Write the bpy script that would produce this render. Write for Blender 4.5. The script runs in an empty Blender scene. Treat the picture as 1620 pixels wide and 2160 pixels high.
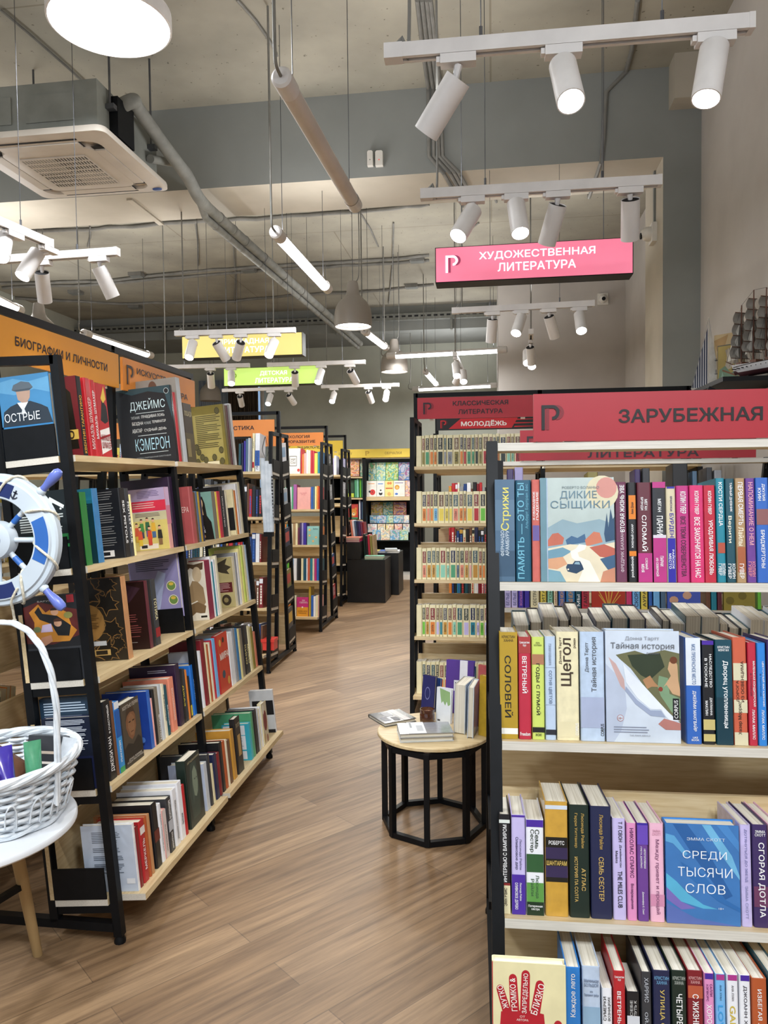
import bpy, math, random
from mathutils import Vector, Matrix
C = bpy.context.scene.collection
SC = bpy.context.scene
# ------------------------------------------------------------------ camera
F, H = 1600.0, 1.265
TH, PT, RO = math.atan(230 / 1600), math.atan(62 / 1600), .011
cd = bpy.data.cameras.new('camera'); cam = bpy.data.objects.new('camera', cd); C.objects.link(cam)
CR = Matrix.Rotation(TH, 3, 'Z') @ Matrix.Rotation(math.pi / 2 - PT, 3, 'X') @ Matrix.Rotation(-RO, 3, 'Z')
cam.matrix_world = Matrix.Translation((0, 0, H)) @ CR.to_4x4()
cd.sensor_fit = 'VERTICAL'; cd.sensor_height = 24; cd.lens = 24 * F / 2160; cd.clip_start = .02
SC.camera = cam
# ------------------------------------------------------------------ world, exposure
w = bpy.data.worlds.new('world'); SC.world = w; w.use_nodes = True
w.node_tree.nodes['Background'].inputs[0].default_value = (.80, .90, 1, 1)
w.node_tree.nodes['Background'].inputs[1].default_value = .75
SC.view_settings.view_transform = 'Standard'; SC.view_settings.look = 'None'
SC.view_settings.exposure = -0.06; SC.view_settings.gamma = 1
SC.cycles.use_denoising = True
SC.cycles.max_bounces = 6; SC.cycles.diffuse_bounces = 3; SC.cycles.glossy_bounces = 3
SC.cycles.transmission_bounces = 4; SC.cycles.transparent_max_bounces = 6
SC.cycles.caustics_reflective = SC.cycles.caustics_refractive = False
SC.cycles.sample_clamp_indirect = 4
# ------------------------------------------------------------------ lamps
SPOT_W, TUBE_W, BELL_W, DISC_W = 24.0, 10.0, 16.0, 40.0
def area(name, loc, sx, sy, watt, col=(1, 1, 1), rot=(0, 0, 0), shape='RECTANGLE'):
    d = bpy.data.lights.new(name, 'AREA'); d.shape = shape; d.size = sx; d.size_y = sy; d.energy = watt; d.color = col
    o = bpy.data.objects.new(name, d); o.location = loc; o.rotation_euler = rot; C.objects.link(o); return o
def spot(name, loc, aim, watt, angle=56, col=(1, .965, .91), blend=.6, r=.03):
    d = bpy.data.lights.new(name, 'SPOT'); d.energy = watt; d.spot_size = math.radians(angle); d.spot_blend = blend
    d.shadow_soft_size = r; d.color = col
    o = bpy.data.objects.new(name, d); o.location = loc
    o.rotation_euler = (Vector(aim) - Vector(loc)).to_track_quat('-Z', 'Y').to_euler(); C.objects.link(o); return o
# lamps without fixtures, added to raise the light in the room
area('added_ceiling_fill', (.75, -.5, 3.1), .5, .5, 60, (.90, .95, 1), shape='DISK')
area('added_ceiling_fill', (-1.6, -.9, 3.1), .5, .5, 60, (.90, .95, 1), shape='DISK')
area('added_ceiling_fill', (-3.6, 2.2, 3.1), .5, .5, 60, (.93, .96, 1), shape='DISK')
area('added_ceiling_fill', (-4.2, 6.5, 3.1), .5, .5, 60, (1, .96, .9), shape='DISK')
spot('added_spot', (.2, -.4, 2.36), (.55, 1.6, .7), 68, 75, (.92, .96, 1))  # unseen spots added to light the near bookcases
spot('added_spot', (.95, -.3, 2.36), (.75, 1.6, .5), 46, 75, (.92, .96, 1))
spot('added_spot', (-.5, .6, 2.36), (-1.15, 2.3, .6), 60, 62, (1, .97, .92))
spot('added_spot', (-.3, 1.2, 2.36), (-1.1, 3.0, .5), 60, 60, (1, .95, .88))
spot('added_spot', (-1.5, .4, 2.36), (-1.25, 1.8, .6), 60, 60, (.88, .95, 1))
# upward lamps with no fixture, added to brighten the ceiling
for x, y, l in ((.7, 1.2, 1.2), (-.75, .4, 1.2), (-2.4, 1.0, 1.2), (-3.6, 2.6, 1.2), (-4.9, 4.5, 1.2), (-2.4, 6.2, 1.2), (.4, 6.2, 1.2), (-4.9, 8, 1.2), (-.2, 3.4, 1.2)):
    area('added_uplight', (x, y, 2.66), .07, l, 12, (.97, .98, 1), (math.pi, 0, 0))
# ------------------------------------------------------------------ pixel helpers: a ray of the photograph met with a plane
def ray(px, py): return CR @ Vector(((px - 810) / F, -(py - 1080) / F, -1))
CO = Vector((0, 0, H))
def at_d(px, py, d): return CO + ray(px, py) * d
def at_z(px, py, z): r = ray(px, py); return CO + r * ((z - H) / r.z)
def at_y(px, py, y): r = ray(px, py); return CO + r * (y / r.y)
def at_x(px, py, x): r = ray(px, py); return CO + r * (x / r.x)
def at_plane(px, py, p, n):
    r = ray(px, py); return CO + r * ((p - CO).dot(n) / r.dot(n))
# ------------------------------------------------------------------ colours
def lin(h):
    h = h.lstrip('#'); v = [int(h[i:i + 2], 16) / 255 for i in (0, 2, 4)]
    return tuple(c / 12.92 if c <= .04045 else ((c + .055) / 1.055) ** 2.4 for c in v) + (1,)
PAL = dict([p.split(':') for p in (
 'slate blue:4d6a85,deep teal:12506a,coral:c9655a,plum:6b3550,black:15161b,maroon:5d2230,navy:1c2347,beige:cfc3a4,magenta:b52d78,'
 'hot pink:d0356f,crimson:b8283f,teal:1f7f93,dark teal:164a58,tan:a98a63,purple:6a3f8f,royal blue:2f62b5,mustard:b5942a,red:b3232b,'
 'lime:c9d96a,pale blue:b9cbe2,cream:e6dcb4,white:e8eaf0,terracotta:c55e42,lavender:c3b9e6,pink:dd8fc0,pale pink:eab6cd,violet:3a2a9c,'
 'dark green:12261f,gold:c79a3c,rust:b0552c,light blue:74b4e8,dark violet:3c2c5e,dark red:7c1b25,silver:bfc5cc,grey:8f9196,charcoal:33353a,'
 'aubergine:2a1735,dusty red:ad5355,brown:6a4631,steel blue:2f77ad,bright green:3fae4c,yellow:e6cf56,copper:b98458,bronze:3a3023,'
 'lilac:9d96c4,olive:8f8240,ivory:e3dcc3,azure blue:2a7fd0,taupe:7d7467,salmon:e08a70,bright blue:2672cf,amber:c48f38,turquoise:38b4c8,'
 'green:4f9b72,orange:dd8136,pale yellow:ece2a0,blush:e3a6a0,mint:8fcfb5,sky blue:6fb0d8,olive gold:7d7230,leaf green:6cbf3c,deep blue:1b3f7c').split(',')])
# ------------------------------------------------------------------ materials
MATS = {}
def nodes(name):
    m = bpy.data.materials.new(name); m.use_nodes = True; nt = m.node_tree
    return m, nt, nt.nodes['Principled BSDF']
def noise_col(nt, bs, c1, c2, scale, detail=4, lo=.35, hi=.65, vec='Object', stretch=None):
    tc = nt.nodes.new('ShaderNodeTexCoord'); n = nt.nodes.new('ShaderNodeTexNoise'); r = nt.nodes.new('ShaderNodeValToRGB')
    n.inputs['Scale'].default_value = scale; n.inputs['Detail'].default_value = detail
    src = tc.outputs[vec]
    if stretch:
        mp = nt.nodes.new('ShaderNodeMapping'); mp.inputs['Scale'].default_value = stretch
        nt.links.new(src, mp.inputs[0]); src = mp.outputs[0]
    nt.links.new(src, n.inputs[0]); nt.links.new(n.outputs[0], r.inputs[0])
    r.color_ramp.elements[0].position = lo; r.color_ramp.elements[1].position = hi
    r.color_ramp.elements[0].color = c1; r.color_ramp.elements[1].color = c2
    nt.links.new(r.outputs[0], bs.inputs['Base Color']); return r, n
def mat(name, c1, c2=None, rough=.5, scale=6, metal=0, emit=0, bump=0, stretch=None, detail=4, coat=0):
    if name in MATS: return MATS[name]
    m, nt, bs = nodes(name); bs.inputs['Roughness'].default_value = rough; bs.inputs['Metallic'].default_value = metal
    a = lin(c1); b = lin(c2) if c2 else tuple(x * .9 for x in a[:3]) + (1,)
    r, n = noise_col(nt, bs, a, b, scale, detail, stretch=stretch)
    if coat: bs.inputs['Coat Weight'].default_value = coat
    if emit:
        nt.links.new(r.outputs[0], bs.inputs['Emission Color']); bs.inputs['Emission Strength'].default_value = emit
    if bump:
        bp = nt.nodes.new('ShaderNodeBump'); bp.inputs['Strength'].default_value = bump; bp.inputs['Distance'].default_value = .01
        nt.links.new(n.outputs[0], bp.inputs['Height']); nt.links.new(bp.outputs[0], bs.inputs['Normal'])
    MATS[name] = m; return m
def colour_mat(name, rough, coat=0, var=.12, scale=30):
    """base colour from the object's own colour, slightly mottled"""
    m, nt, bs = nodes(name); bs.inputs['Roughness'].default_value = rough; bs.inputs['Coat Weight'].default_value = coat
    bs.inputs['Coat Roughness'].default_value = .12
    oi = nt.nodes.new('ShaderNodeObjectInfo'); tc = nt.nodes.new('ShaderNodeTexCoord'); n = nt.nodes.new('ShaderNodeTexNoise')
    n.inputs['Scale'].default_value = scale; mx = nt.nodes.new('ShaderNodeMix'); mx.data_type = 'RGBA'; mx.blend_type = 'MULTIPLY'
    mr = nt.nodes.new('ShaderNodeMapRange'); mr.inputs[3].default_value = 1 - var; mr.inputs[4].default_value = 1 + var
    nt.links.new(tc.outputs['Object'], n.inputs[0]); nt.links.new(n.outputs[0], mr.inputs[0])
    mx.inputs[0].default_value = 1
    nt.links.new(oi.outputs['Color'], mx.inputs[6]); nt.links.new(mr.outputs[0], mx.inputs[7]); nt.links.new(mx.outputs[2], bs.inputs['Base Color'])
    MATS[name] = m; return m
COVER = colour_mat('book_cloth', .42, .15); WRAP = colour_mat('shrink_wrapped_cover', .22, .8, .2, 55); INK = colour_mat('printed_ink', .5, 0, .05)
def art_mat():
    """printed picture: blotches of shifted hue around the object's colour"""
    m, nt, bs = nodes('printed_picture'); bs.inputs['Roughness'].default_value = .35
    oi = nt.nodes.new('ShaderNodeObjectInfo'); tc = nt.nodes.new('ShaderNodeTexCoord'); n = nt.nodes.new('ShaderNodeTexNoise')
    n.inputs['Scale'].default_value = 16; n.inputs['Detail'].default_value = 1.5; n.noise_dimensions = '4D'
    ml = nt.nodes.new('ShaderNodeMath'); ml.operation = 'MULTIPLY'; ml.inputs[1].default_value = 60
    nt.links.new(oi.outputs['Random'], ml.inputs[0]); nt.links.new(ml.outputs[0], n.inputs['W'])
    nt.links.new(tc.outputs['Object'], n.inputs['Vector'])
    r = nt.nodes.new('ShaderNodeValToRGB'); r.color_ramp.interpolation = 'CONSTANT'; e = r.color_ramp.elements
    for p, c in ((0, 'e8e4da'), (.40, '4a86b8'), (.47, 'e8c85a'), (.52, 'e8e4da'), (.57, 'c8483a'), (.62, '5a9a52')):
        x = e[0] if p == 0 else e.new(p); x.color = lin(c)
    e.remove(e[-1]) if len(e) > 6 else None
    mx = nt.nodes.new('ShaderNodeMix'); mx.data_type = 'RGBA'; mx.inputs[0].default_value = .5
    nt.links.new(n.outputs[0], r.inputs[0]); nt.links.new(r.outputs[0], mx.inputs[6]); nt.links.new(oi.outputs['Color'], mx.inputs[7])
    nt.links.new(mx.outputs[2], bs.inputs['Base Color']); return m
ART = art_mat()
PAGE = mat('page_edges', 'e9e4d6', 'c9c2b0', .8, 3, stretch=(160, 2, 1))
BLACK = mat('black_powder_coat', '05070a', '090b0f', .5, 40); BLACK.node_tree.nodes['Principled BSDF'].inputs['Specular IOR Level'].default_value = .25
DARKBLUE = BLACK
WOOD = mat('maple_laminate', 'd9c49b', 'c9b084', .45, 9, stretch=(1.2, 14, 14))
EDGE = mat('pale_lit_edge_band', 'd4cfc4', 'c4bfb4', .5, 12, stretch=(1, 30, 30))
WHITE = mat('white_lamp_enamel', 'e6e2e0', 'dad6d4', .4, 10)
WHITEP = mat('white_plastic', 'e2ddd4', 'd6d1c8', .45, 8)
DARKIN = mat('dark_recess', '0b0c0e', '141518', .7, 10)
GREYP = mat('grey_paint', '7a7c78', '70726e', .7, 5)
PIPE = mat('grey_pipe_insulation', '8f8f88', '7c7c76', .75, 12)
CABLE = mat('grey_cable', '85837d', '74726c', .7, 10)
STEELW = mat('steel_wire', '55565a', '6a6b6e', .4, 10, .6)
LIT = mat('lit_diffuser', 'ffffff', 'fffdf8', .4, 3, emit=9)
LITS = mat('lit_spot_lens', 'ffffff', 'fdfdff', .3, 3, emit=22)
LENS = mat('unlit_lens', 'b9bcc0', 'a2a5aa', .25, 6)
TUBEOFF = mat('unlit_tube_diffuser', 'd8d0c8', 'ccc4bc', .5, 4)
# ------------------------------------------------------------------ mesh builder
class MB:
    def __init__(s): s.v = []; s.f = []; s.m = []
    def add(s, vs, fs, mi=0):
        o = len(s.v); s.v += [tuple(x) for x in vs]; s.f += [[o + i for i in f] for f in fs]; s.m += [mi] * len(fs); return s
    def box(s, a, b, M=None, mi=0):
        (x0, y0, z0), (x1, y1, z1) = a, b
        vs = [Vector(p) for p in ((x0, y0, z0), (x1, y0, z0), (x1, y1, z0), (x0, y1, z0), (x0, y0, z1), (x1, y0, z1), (x1, y1, z1), (x0, y1, z1))]
        if M: vs = [M @ v for v in vs]
        return s.add(vs, [(0, 3, 2, 1), (4, 5, 6, 7), (0, 1, 5, 4), (1, 2, 6, 5), (2, 3, 7, 6), (3, 0, 4, 7)], mi)
    def bar(s, p, q, w, h=None, up=(0, 0, 1), mi=0):
        p, q = Vector(p), Vector(q); h = h or w; d = (q - p).normalized(); u = Vector(up)
        if abs(d.dot(u)) > .99: u = Vector((0, 1, 0))
        x = d.cross(u).normalized(); y = x.cross(d)
        vs = [c + x * (sx * w / 2) + y * (sy * h / 2) for c in (p, q) for sx, sy in ((-1, -1), (1, -1), (1, 1), (-1, 1))]
        return s.add(vs, [(0, 1, 2, 3), (7, 6, 5, 4), (0, 4, 5, 1), (1, 5, 6, 2), (2, 6, 7, 3), (3, 7, 4, 0)], mi)
    def tube(s, pts, r, n=8, closed=False, mi=0, cap=True):
        pts = [Vector(p) for p in pts]; N = len(pts); rr = r if isinstance(r, (list, tuple)) else [r] * N
        base = len(s.v); prev = None
        for i, p in enumerate(pts):
            a = pts[(i - 1) % N] if (closed or i) else p; b = pts[(i + 1) % N] if (closed or i < N - 1) else p
            t = (b - a).normalized()
            if prev is None:
                u = Vector((0, 0, 1)) if abs(t.z) < .9 else Vector((1, 0, 0)); x = t.cross(u).normalized()
            else: x = (prev - t * prev.dot(t)).normalized()
            prev = x; y = t.cross(x)
            for k in range(n):
                an = 2 * math.pi * k / n; s.v.append(tuple(p + (x * math.cos(an) + y * math.sin(an)) * rr[i]))
        for i in range(N if closed else N - 1):
            for k in range(n):
                a, b = base + i * n + k, base + i * n + (k + 1) % n; j = (i + 1) % N
                c, d = base + j * n + (k + 1) % n, base + j * n + k; s.f.append([a, b, c, d]); s.m.append(mi)
        if cap and not closed:
            s.f.append([base + k for k in range(n)][::-1]); s.m.append(mi); s.f.append([base + (N - 1) * n + k for k in range(n)]); s.m.append(mi)
        return s
    def lathe(s, prof, n=24, M=None, mi=0, cap=False):
        base = len(s.v); M = M or Matrix.Identity(4)
        for r, z in prof:
            for k in range(n):
                a = 2 * math.pi * k / n; s.v.append(tuple(M @ Vector((r * math.cos(a), r * math.sin(a), z))))
        for i in range(len(prof) - 1):
            for k in range(n):
                s.f.append([base + i * n + k, base + i * n + (k + 1) % n, base + (i + 1) * n + (k + 1) % n, base + (i + 1) * n + k]); s.m.append(mi)
        if cap:
            s.f.append([base + k for k in range(n)][::-1]); s.f.append([base + (len(prof) - 1) * n + k for k in range(n)]); s.m += [mi, mi]
        return s
    def prism(s, poly, d0, d1, M=None, mi=0):
        """polygon in x/z, extruded along y"""
        M = M or Matrix.Identity(4); n = len(poly)
        vs = [M @ Vector((x, d0, z)) for x, z in poly] + [M @ Vector((x, d1, z)) for x, z in poly]
        return s.add(vs, [list(range(n)), list(range(n, 2 * n))[::-1]] + [(i, i + n, (i + 1) % n + n, (i + 1) % n) for i in range(n)], mi)
    def build(s, name, m, parent=None, M=None, col=None, smooth=True):
        me = bpy.data.meshes.new(name); me.from_pydata(s.v, [], s.f)
        for x in (m if isinstance(m, (list, tuple)) else [m]): me.materials.append(x)
        me.polygons.foreach_set('material_index', s.m)
        if smooth: me.shade_smooth(); me.set_sharp_from_angle(angle=.65)
        return link(name, me, parent, M, col)
def link(name, me, parent=None, M=None, col=None):
    o = bpy.data.objects.new(name, me); C.objects.link(o)
    if parent: o.parent = parent
    if M is not None: o.matrix_basis = M
    if col: o.color = lin(PAL.get(col, col))
    return o
LABELS = {}
def tag(o, label, cat, group=None):
    if label in LABELS and not group: print('DUP LABEL', label)
    if not 4 <= len(label.split()) <= 16: print('LABEL LENGTH', len(label.split()), label)
    LABELS[label] = 1; o['label'] = label; o['category'] = cat
    if group: o['group'] = group
    return o
def root(name, label, cat, loc=(0, 0, 0), group=None, M=None):
    o = link(name, None, None, M if M is not None else Matrix.Translation(loc)); o.empty_display_size = .05
    return tag(o, label, cat, group)
def struct(o): o['kind'] = 'structure'; return o
def T(x, y, z): return Matrix.Translation((x, y, z))
def frame(o, x, y, z):
    m = Matrix.Identity(4)
    for i, a in enumerate((x, y, z)):
        for k in range(3): m[k][i] = a[k]
    for k in range(3): m[k][3] = o[k]
    return m
ORD = 'zeroth first second third fourth fifth sixth seventh eighth ninth tenth eleventh twelfth thirteenth fourteenth fifteenth sixteenth seventeenth eighteenth nineteenth'.split()
def ordinal(n):
    if n < 20: return ORD[n]
    t = {2: 'twent', 3: 'thirt', 4: 'fort', 5: 'fift'}[n // 10]
    return t + 'ieth' if n % 10 == 0 else t + 'y-' + ORD[n % 10]
# ------------------------------------------------------------------ lettering: collected, then made in one go
TEXTS = []
def text(parent, s, M, w, h, col, bold=.0, name='lettering', maxstretch=2.2, m=None):
    """M: origin at the centre of the lettering, x along the line, z up, -y towards the reader; w x h is the area to fill"""
    TEXTS.append((parent, s, M, w, h, col, bold, name, maxstretch, m))
def loops_of(me):
    nb = {}
    for e in me.edges: a, b = e.vertices; nb.setdefault(a, []).append(b); nb.setdefault(b, []).append(a)
    seen, loops = set(), []
    for v in range(len(me.vertices)):
        if v in seen or v not in nb: continue
        lp, prev, cur = [v], v, (v + 1 if v + 1 in nb[v] else nb[v][0]); seen.add(v)
        while cur != v and cur not in seen:
            seen.add(cur); lp.append(cur); q = [x for x in nb[cur] if x != prev]
            if not q: break
            prev, cur = cur, q[0]
        pts = [me.vertices[k].co.to_2d() for k in lp]; pts = [p for k, p in enumerate(pts) if (p - pts[k - 1]).length > 1e-5]
        if len(pts) > 2: loops.append(pts)
    return loops
def fill_glyph(loops, bold):
    """union of a letter's overlapping outlines: triangulate, keep what they wind around"""
    from mathutils.geometry import delaunay_2d_cdt
    if not loops: return [], []
    area = lambda P: sum(P[k - 1].x * P[k].y - P[k].x * P[k - 1].y for k in range(len(P))) / 2
    sg = 1 if max((area(P) for P in loops), key=abs) > 0 else -1
    if bold:
        L2 = []
        for P in loops:
            out = []
            for k in range(len(P)):
                d1 = (P[k] - P[k - 1]).normalized(); d2 = (P[(k + 1) % len(P)] - P[k]).normalized(); t = d1 + d2
                if t.length < .2: out.append(P[k]); continue
                t.normalize(); out.append(P[k] + Vector((t.y, -t.x)) * sg * bold / max(.5, abs(t.dot(d1))))
            L2.append(out)
        loops = L2
    vs, es = [], []
    for P in loops: n = len(vs); vs += P; es += [(n + k, n + (k + 1) % len(P)) for k in range(len(P))]
    ov, oe, of, *_ = delaunay_2d_cdt(vs, es, [], 0, 1e-6)
    fs = []
    for f in of:
        q = sum((ov[k] for k in f), Vector((0, 0))) / len(f); wn = 0
        for P in loops:
            for k in range(len(P)):
                a, b = P[k - 1], P[k]
                if (a.y > q.y) != (b.y > q.y) and q.x < (b.x - a.x) * (q.y - a.y) / (b.y - a.y) + a.x: wn += 1 if b.y > a.y else -1
        if wn: fs.append(tuple(f))
    return [(v.x, v.y) for v in ov], fs
def finish_text():
    chars = sorted({c for t in TEXTS for c in t[1] if c not in ' \n'}); obs = {}
    def font(k, body):
        cu = bpy.data.curves.new('t', 'FONT'); cu.body = body; cu.resolution_u = 3; cu.fill_mode = 'NONE'
        o = bpy.data.objects.new('t', cu); C.objects.link(o); obs[k] = o
    for c in chars: font(c, c); font('|' + c, '|' + c + '|')
    font('| ', '| |'); font('||', '||')
    bpy.context.view_layer.update(); dg = bpy.context.evaluated_depsgraph_get(); LP, X1 = {}, {}
    for k, o in obs.items():
        me = bpy.data.meshes.new_from_object(o.evaluated_get(dg))
        if len(k) == 1: LP[k] = loops_of(me)
        else: X1[k[1]] = max(v.co.x for v in me.vertices)
        bpy.data.meshes.remove(me)
    for o in obs.values(): cu = o.data; bpy.data.objects.remove(o); bpy.data.curves.remove(cu)
    base = X1.pop('|'); glyph, mesh = {}, {}
    for s, b in dict.fromkeys((t[1], t[6]) for t in TEXTS):
        vs, fs = [], []; lines = s.split('\n'); wid = [sum(X1[c] - base for c in ln) for ln in lines]
        for r, ln in enumerate(lines):
            x = -wid[r] / 2
            for c in ln:
                if c != ' ':
                    if (c, b) not in glyph: glyph[c, b] = fill_glyph(LP[c], b)
                    gv, gf = glyph[c, b]; n = len(vs); vs += [(x + p, q - r * .95, 0) for p, q in gv]; fs += [tuple(n + k for k in f) for f in gf]
                x += X1[c] - base
        me = bpy.data.meshes.new('lettering'); me.from_pydata(vs, [], fs); used = {k for f in fs for k in f} or {0}
        xs = [vs[k][0] for k in used]; ys = [vs[k][1] for k in used]; me.materials.append(INK)
        mesh[s, b] = (me, (min(xs) + max(xs)) / 2, (min(ys) + max(ys)) / 2, max(max(xs) - min(xs), 1e-3), max(max(ys) - min(ys), 1e-3))
    for p, s, M, w, h, col, b, nm, ms, m in TEXTS:
        me, cx, cy, dx, dy = mesh[(s, b)]; sx, sy = w / dx, h / dy
        if sx > sy * ms: sx = sy * ms
        if sy > sx * ms: sy = sx * ms
        L = M @ Matrix.Rotation(math.pi / 2, 4, 'X') @ Matrix.Diagonal((sx, sy, 1, 1)) @ T(-cx, -cy, 0)
        o = link(nm, me, p, L, col)
        if m: o.material_slots[0].link = 'OBJECT'; o.material_slots[0].material = m
# ------------------------------------------------------------------ the room
YB = 4.9
ZC = at_y(810, 192, YB).z; ZB = at_y(760, 375, YB).z; YB2 = at_z(500, 456, ZB).y
XR = at_y(1478, 600, YB).x; XP = at_y(1398, 600, YB).x
YF = 11.9; XL = -6.2; Y0 = -2.4
YK = 8.45; XK = at_y(1051, 700, YK).x; XR2 = at_y(1319, 700, YK).x
def floor_mat():
    m, nt, bs = nodes('oak_planks'); bs.inputs['Roughness'].default_value = .45
    tc = nt.nodes.new('ShaderNodeTexCoord'); mp = nt.nodes.new('ShaderNodeMapping'); mp.inputs['Rotation'].default_value = (0, 0, math.radians(-49))
    br = nt.nodes.new('ShaderNodeTexBrick'); br.inputs['Scale'].default_value = 1
    br.inputs['Brick Width'].default_value = 1.05; br.inputs['Row Height'].default_value = .12; br.inputs['Mortar Size'].default_value = .0012
    br.offset = .37
    br.inputs['Color1'].default_value = lin('a28667'); br.inputs['Color2'].default_value = lin('866b4f'); br.inputs['Mortar'].default_value = lin('75604a')
    nt.links.new(tc.outputs['Object'], mp.inputs[0]); nt.links.new(mp.outputs[0], br.inputs[0])
    m2 = nt.nodes.new('ShaderNodeMapping'); m2.inputs['Scale'].default_value = (1.6, 26, 1); nt.links.new(mp.outputs[0], m2.inputs[0])
    n = nt.nodes.new('ShaderNodeTexNoise'); n.inputs['Scale'].default_value = 1.6; n.inputs['Detail'].default_value = 7; n.inputs['Roughness'].default_value = .62
    nt.links.new(m2.outputs[0], n.inputs[0])
    r = nt.nodes.new('ShaderNodeValToRGB'); r.color_ramp.elements[0].position = .33; r.color_ramp.elements[1].position = .68
    r.color_ramp.elements[0].color = (.40, .36, .34, 1); r.color_ramp.elements[1].color = (1.12, 1.1, 1.06, 1)
    nt.links.new(n.outputs[0], r.inputs[0])
    mx = nt.nodes.new('ShaderNodeMix'); mx.data_type = 'RGBA'; mx.blend_type = 'MULTIPLY'; mx.inputs[0].default_value = .85
    nt.links.new(br.outputs[0], mx.inputs[6]); nt.links.new(r.outputs[0], mx.inputs[7]); nt.links.new(mx.outputs[2], bs.inputs['Base Color'])
    bp = nt.nodes.new('ShaderNodeBump'); bp.inputs['Strength'].default_value = .12; bp.inputs['Distance'].default_value = .004
    nt.links.new(n.outputs[0], bp.inputs['Height']); nt.links.new(bp.outputs[0], bs.inputs['Normal'])
    return m
def concrete_mat():
    m, nt, bs = nodes('painted_concrete'); bs.inputs['Roughness'].default_value = .9
    r, n = noise_col(nt, bs, lin('8f8a7d'), lin('a9a393'), 2.2, 8, .3, .7)
    tc = nt.nodes.new('ShaderNodeTexCoord'); v = nt.nodes.new('ShaderNodeTexNoise'); v.inputs['Scale'].default_value = 34; v.inputs['Detail'].default_value = 2
    nt.links.new(tc.outputs['Object'], v.inputs[0])
    r2 = nt.nodes.new('ShaderNodeValToRGB'); r2.color_ramp.elements[0].position = .27; r2.color_ramp.elements[1].position = .31
    r2.color_ramp.elements[0].color = (.45, .44, .42, 1); r2.color_ramp.elements[1].color = (1, 1, 1, 1)
    br = nt.nodes.new('ShaderNodeTexBrick'); br.inputs['Scale'].default_value = 1; br.inputs['Brick Width'].default_value = 3.1; br.inputs['Row Height'].default_value = 1.25
    br.inputs['Mortar Size'].default_value = .006; br.inputs['Color1'].default_value = br.inputs['Color2'].default_value = (1, 1, 1, 1); br.inputs['Mortar'].default_value = (.72, .7, .66, 1)
    nt.links.new(tc.outputs['Object'], br.inputs[0])
    src = r.outputs[0]
    nt.links.new(v.outputs[0], r2.inputs[0])
    for o in (r2.outputs[0], br.outputs[0]):
        mx = nt.nodes.new('ShaderNodeMix'); mx.data_type = 'RGBA'; mx.blend_type = 'MULTIPLY'; mx.inputs[0].default_value = 1
        nt.links.new(src, mx.inputs[6]); nt.links.new(o, mx.inputs[7]); src = mx.outputs[2]
    nt.links.new(src, bs.inputs['Base Color'])
    bp = nt.nodes.new('ShaderNodeBump'); bp.inputs['Strength'].default_value = .25; bp.inputs['Distance'].default_value = .01
    nt.links.new(n.outputs[0], bp.inputs['Height']); nt.links.new(bp.outputs[0], bs.inputs['Normal'])
    return m
WALLB = mat('warm_grey_wall_paint', 'beb7b0', 'b5aea7', .8, 3)
WALLG = mat('grey_wall_paint', '8f918d', '888a86', .8, 3)
WALLF = mat('greenish_grey_wall_paint', 'bdbfb2', 'b3b5a8', .8, 3)
BEIGE = mat('beige_soffit_paint', 'b9b0a0', 'aea595', .85, 3)
struct(MB().box((XL - .1, Y0, -.1), (XR + 1, YF + .1, 0)).build('floor', floor_mat()))
struct(MB().box((XL - .1, Y0, ZC), (XR + 1, YF + .1, ZC + .1)).build('ceiling', concrete_mat()))
struct(MB().box((XR, Y0, 0), (XR + .1, YB, ZC)).build('wall_right', WALLB))
struct(MB().box((XL - .1, Y0, 0), (XL, YF, ZC)).build('wall_left', WALLF))
struct(MB().box((XL, YF, 0), (XK, YF + .1, ZC)).build('wall_back', WALLF))
struct(MB().box((XK, YK, 0), (XR2 + .1, YF + .1, ZC)).build('wall_back_room', WALLB))
struct(MB().box((XR2, YB2, 0), (XR2 + .1, YK, ZC)).build('wall_right_rear', WALLB))
# beam across the shop with its pillar: grey faces, beige underside
b = MB(); b.box((XL, YB, ZB), (XR2 + .1, YB2, ZC)); b.box((XP, YB, 0), (XR2 + .1, YB2, ZB))
o = b.build('trim_beam', [WALLG, BEIGE], smooth=False)
for p in o.data.polygons:
    if p.normal.z < -.5 or p.normal.x < -.5: p.material_index = 1
struct(o)
struct(MB().box((XL, YF - 1.1, at_y(700, 703, YF - 1.1).z), (XK, YF, ZC)).build('trim_rear_beam', WALLG))
c = at_y(1440, 176, YB - .12)
struct(MB().box((at_y(1423, 176, YB - .15).x, YB - .15, at_y(1423, 207, YB - .15).z), (XR, YB, ZC)).build('trim_bracket', BEIGE))
# window with a drawn curtain in the far wall
wz0, wz1 = .9, at_y(500, 812, YF).z; wx0, wx1 = at_y(440, 840, YF - .05).x, at_y(553, 840, YF - .05).x
wn = struct(MB().box((wx0, YF - .03, wz0), (wx1, YF - .005, wz1)).build('window_1', mat('daylit_glass', '9fc4ee', 'b8d4f4', .2, 2, emit=.75)))
fr = MB()
for x in (wx0, (wx0 + wx1) / 2, wx1): fr.box((x - .03, YF - .06, wz0), (x + .03, YF - .03, wz1))
for z in (wz0, wz1): fr.box((wx0 - .03, YF - .06, z - .03), (wx1 + .03, YF - .03, z + .03))
fr.build('window_frame', WHITEP, wn)
def curtain(name, x0, x1, m, label, dy, amp):
    b = MB(); n = 80; vs = []
    for i in range(n + 1):
        x = x0 + (x1 - x0) * i / n; y = YF - dy + amp * math.sin(i * 1.25) + amp * .4 * math.sin(i * .53)
        vs += [(x, y, .15), (x, y, wz1 + .07)]
    b.add(vs, [(2 * i, 2 * i + 2, 2 * i + 3, 2 * i + 1) for i in range(n)])
    o = b.build(name, m); md = o.modifiers.new('s', 'SOLIDIFY'); md.thickness = .006
    return tag(o, label, 'curtain')
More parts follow.
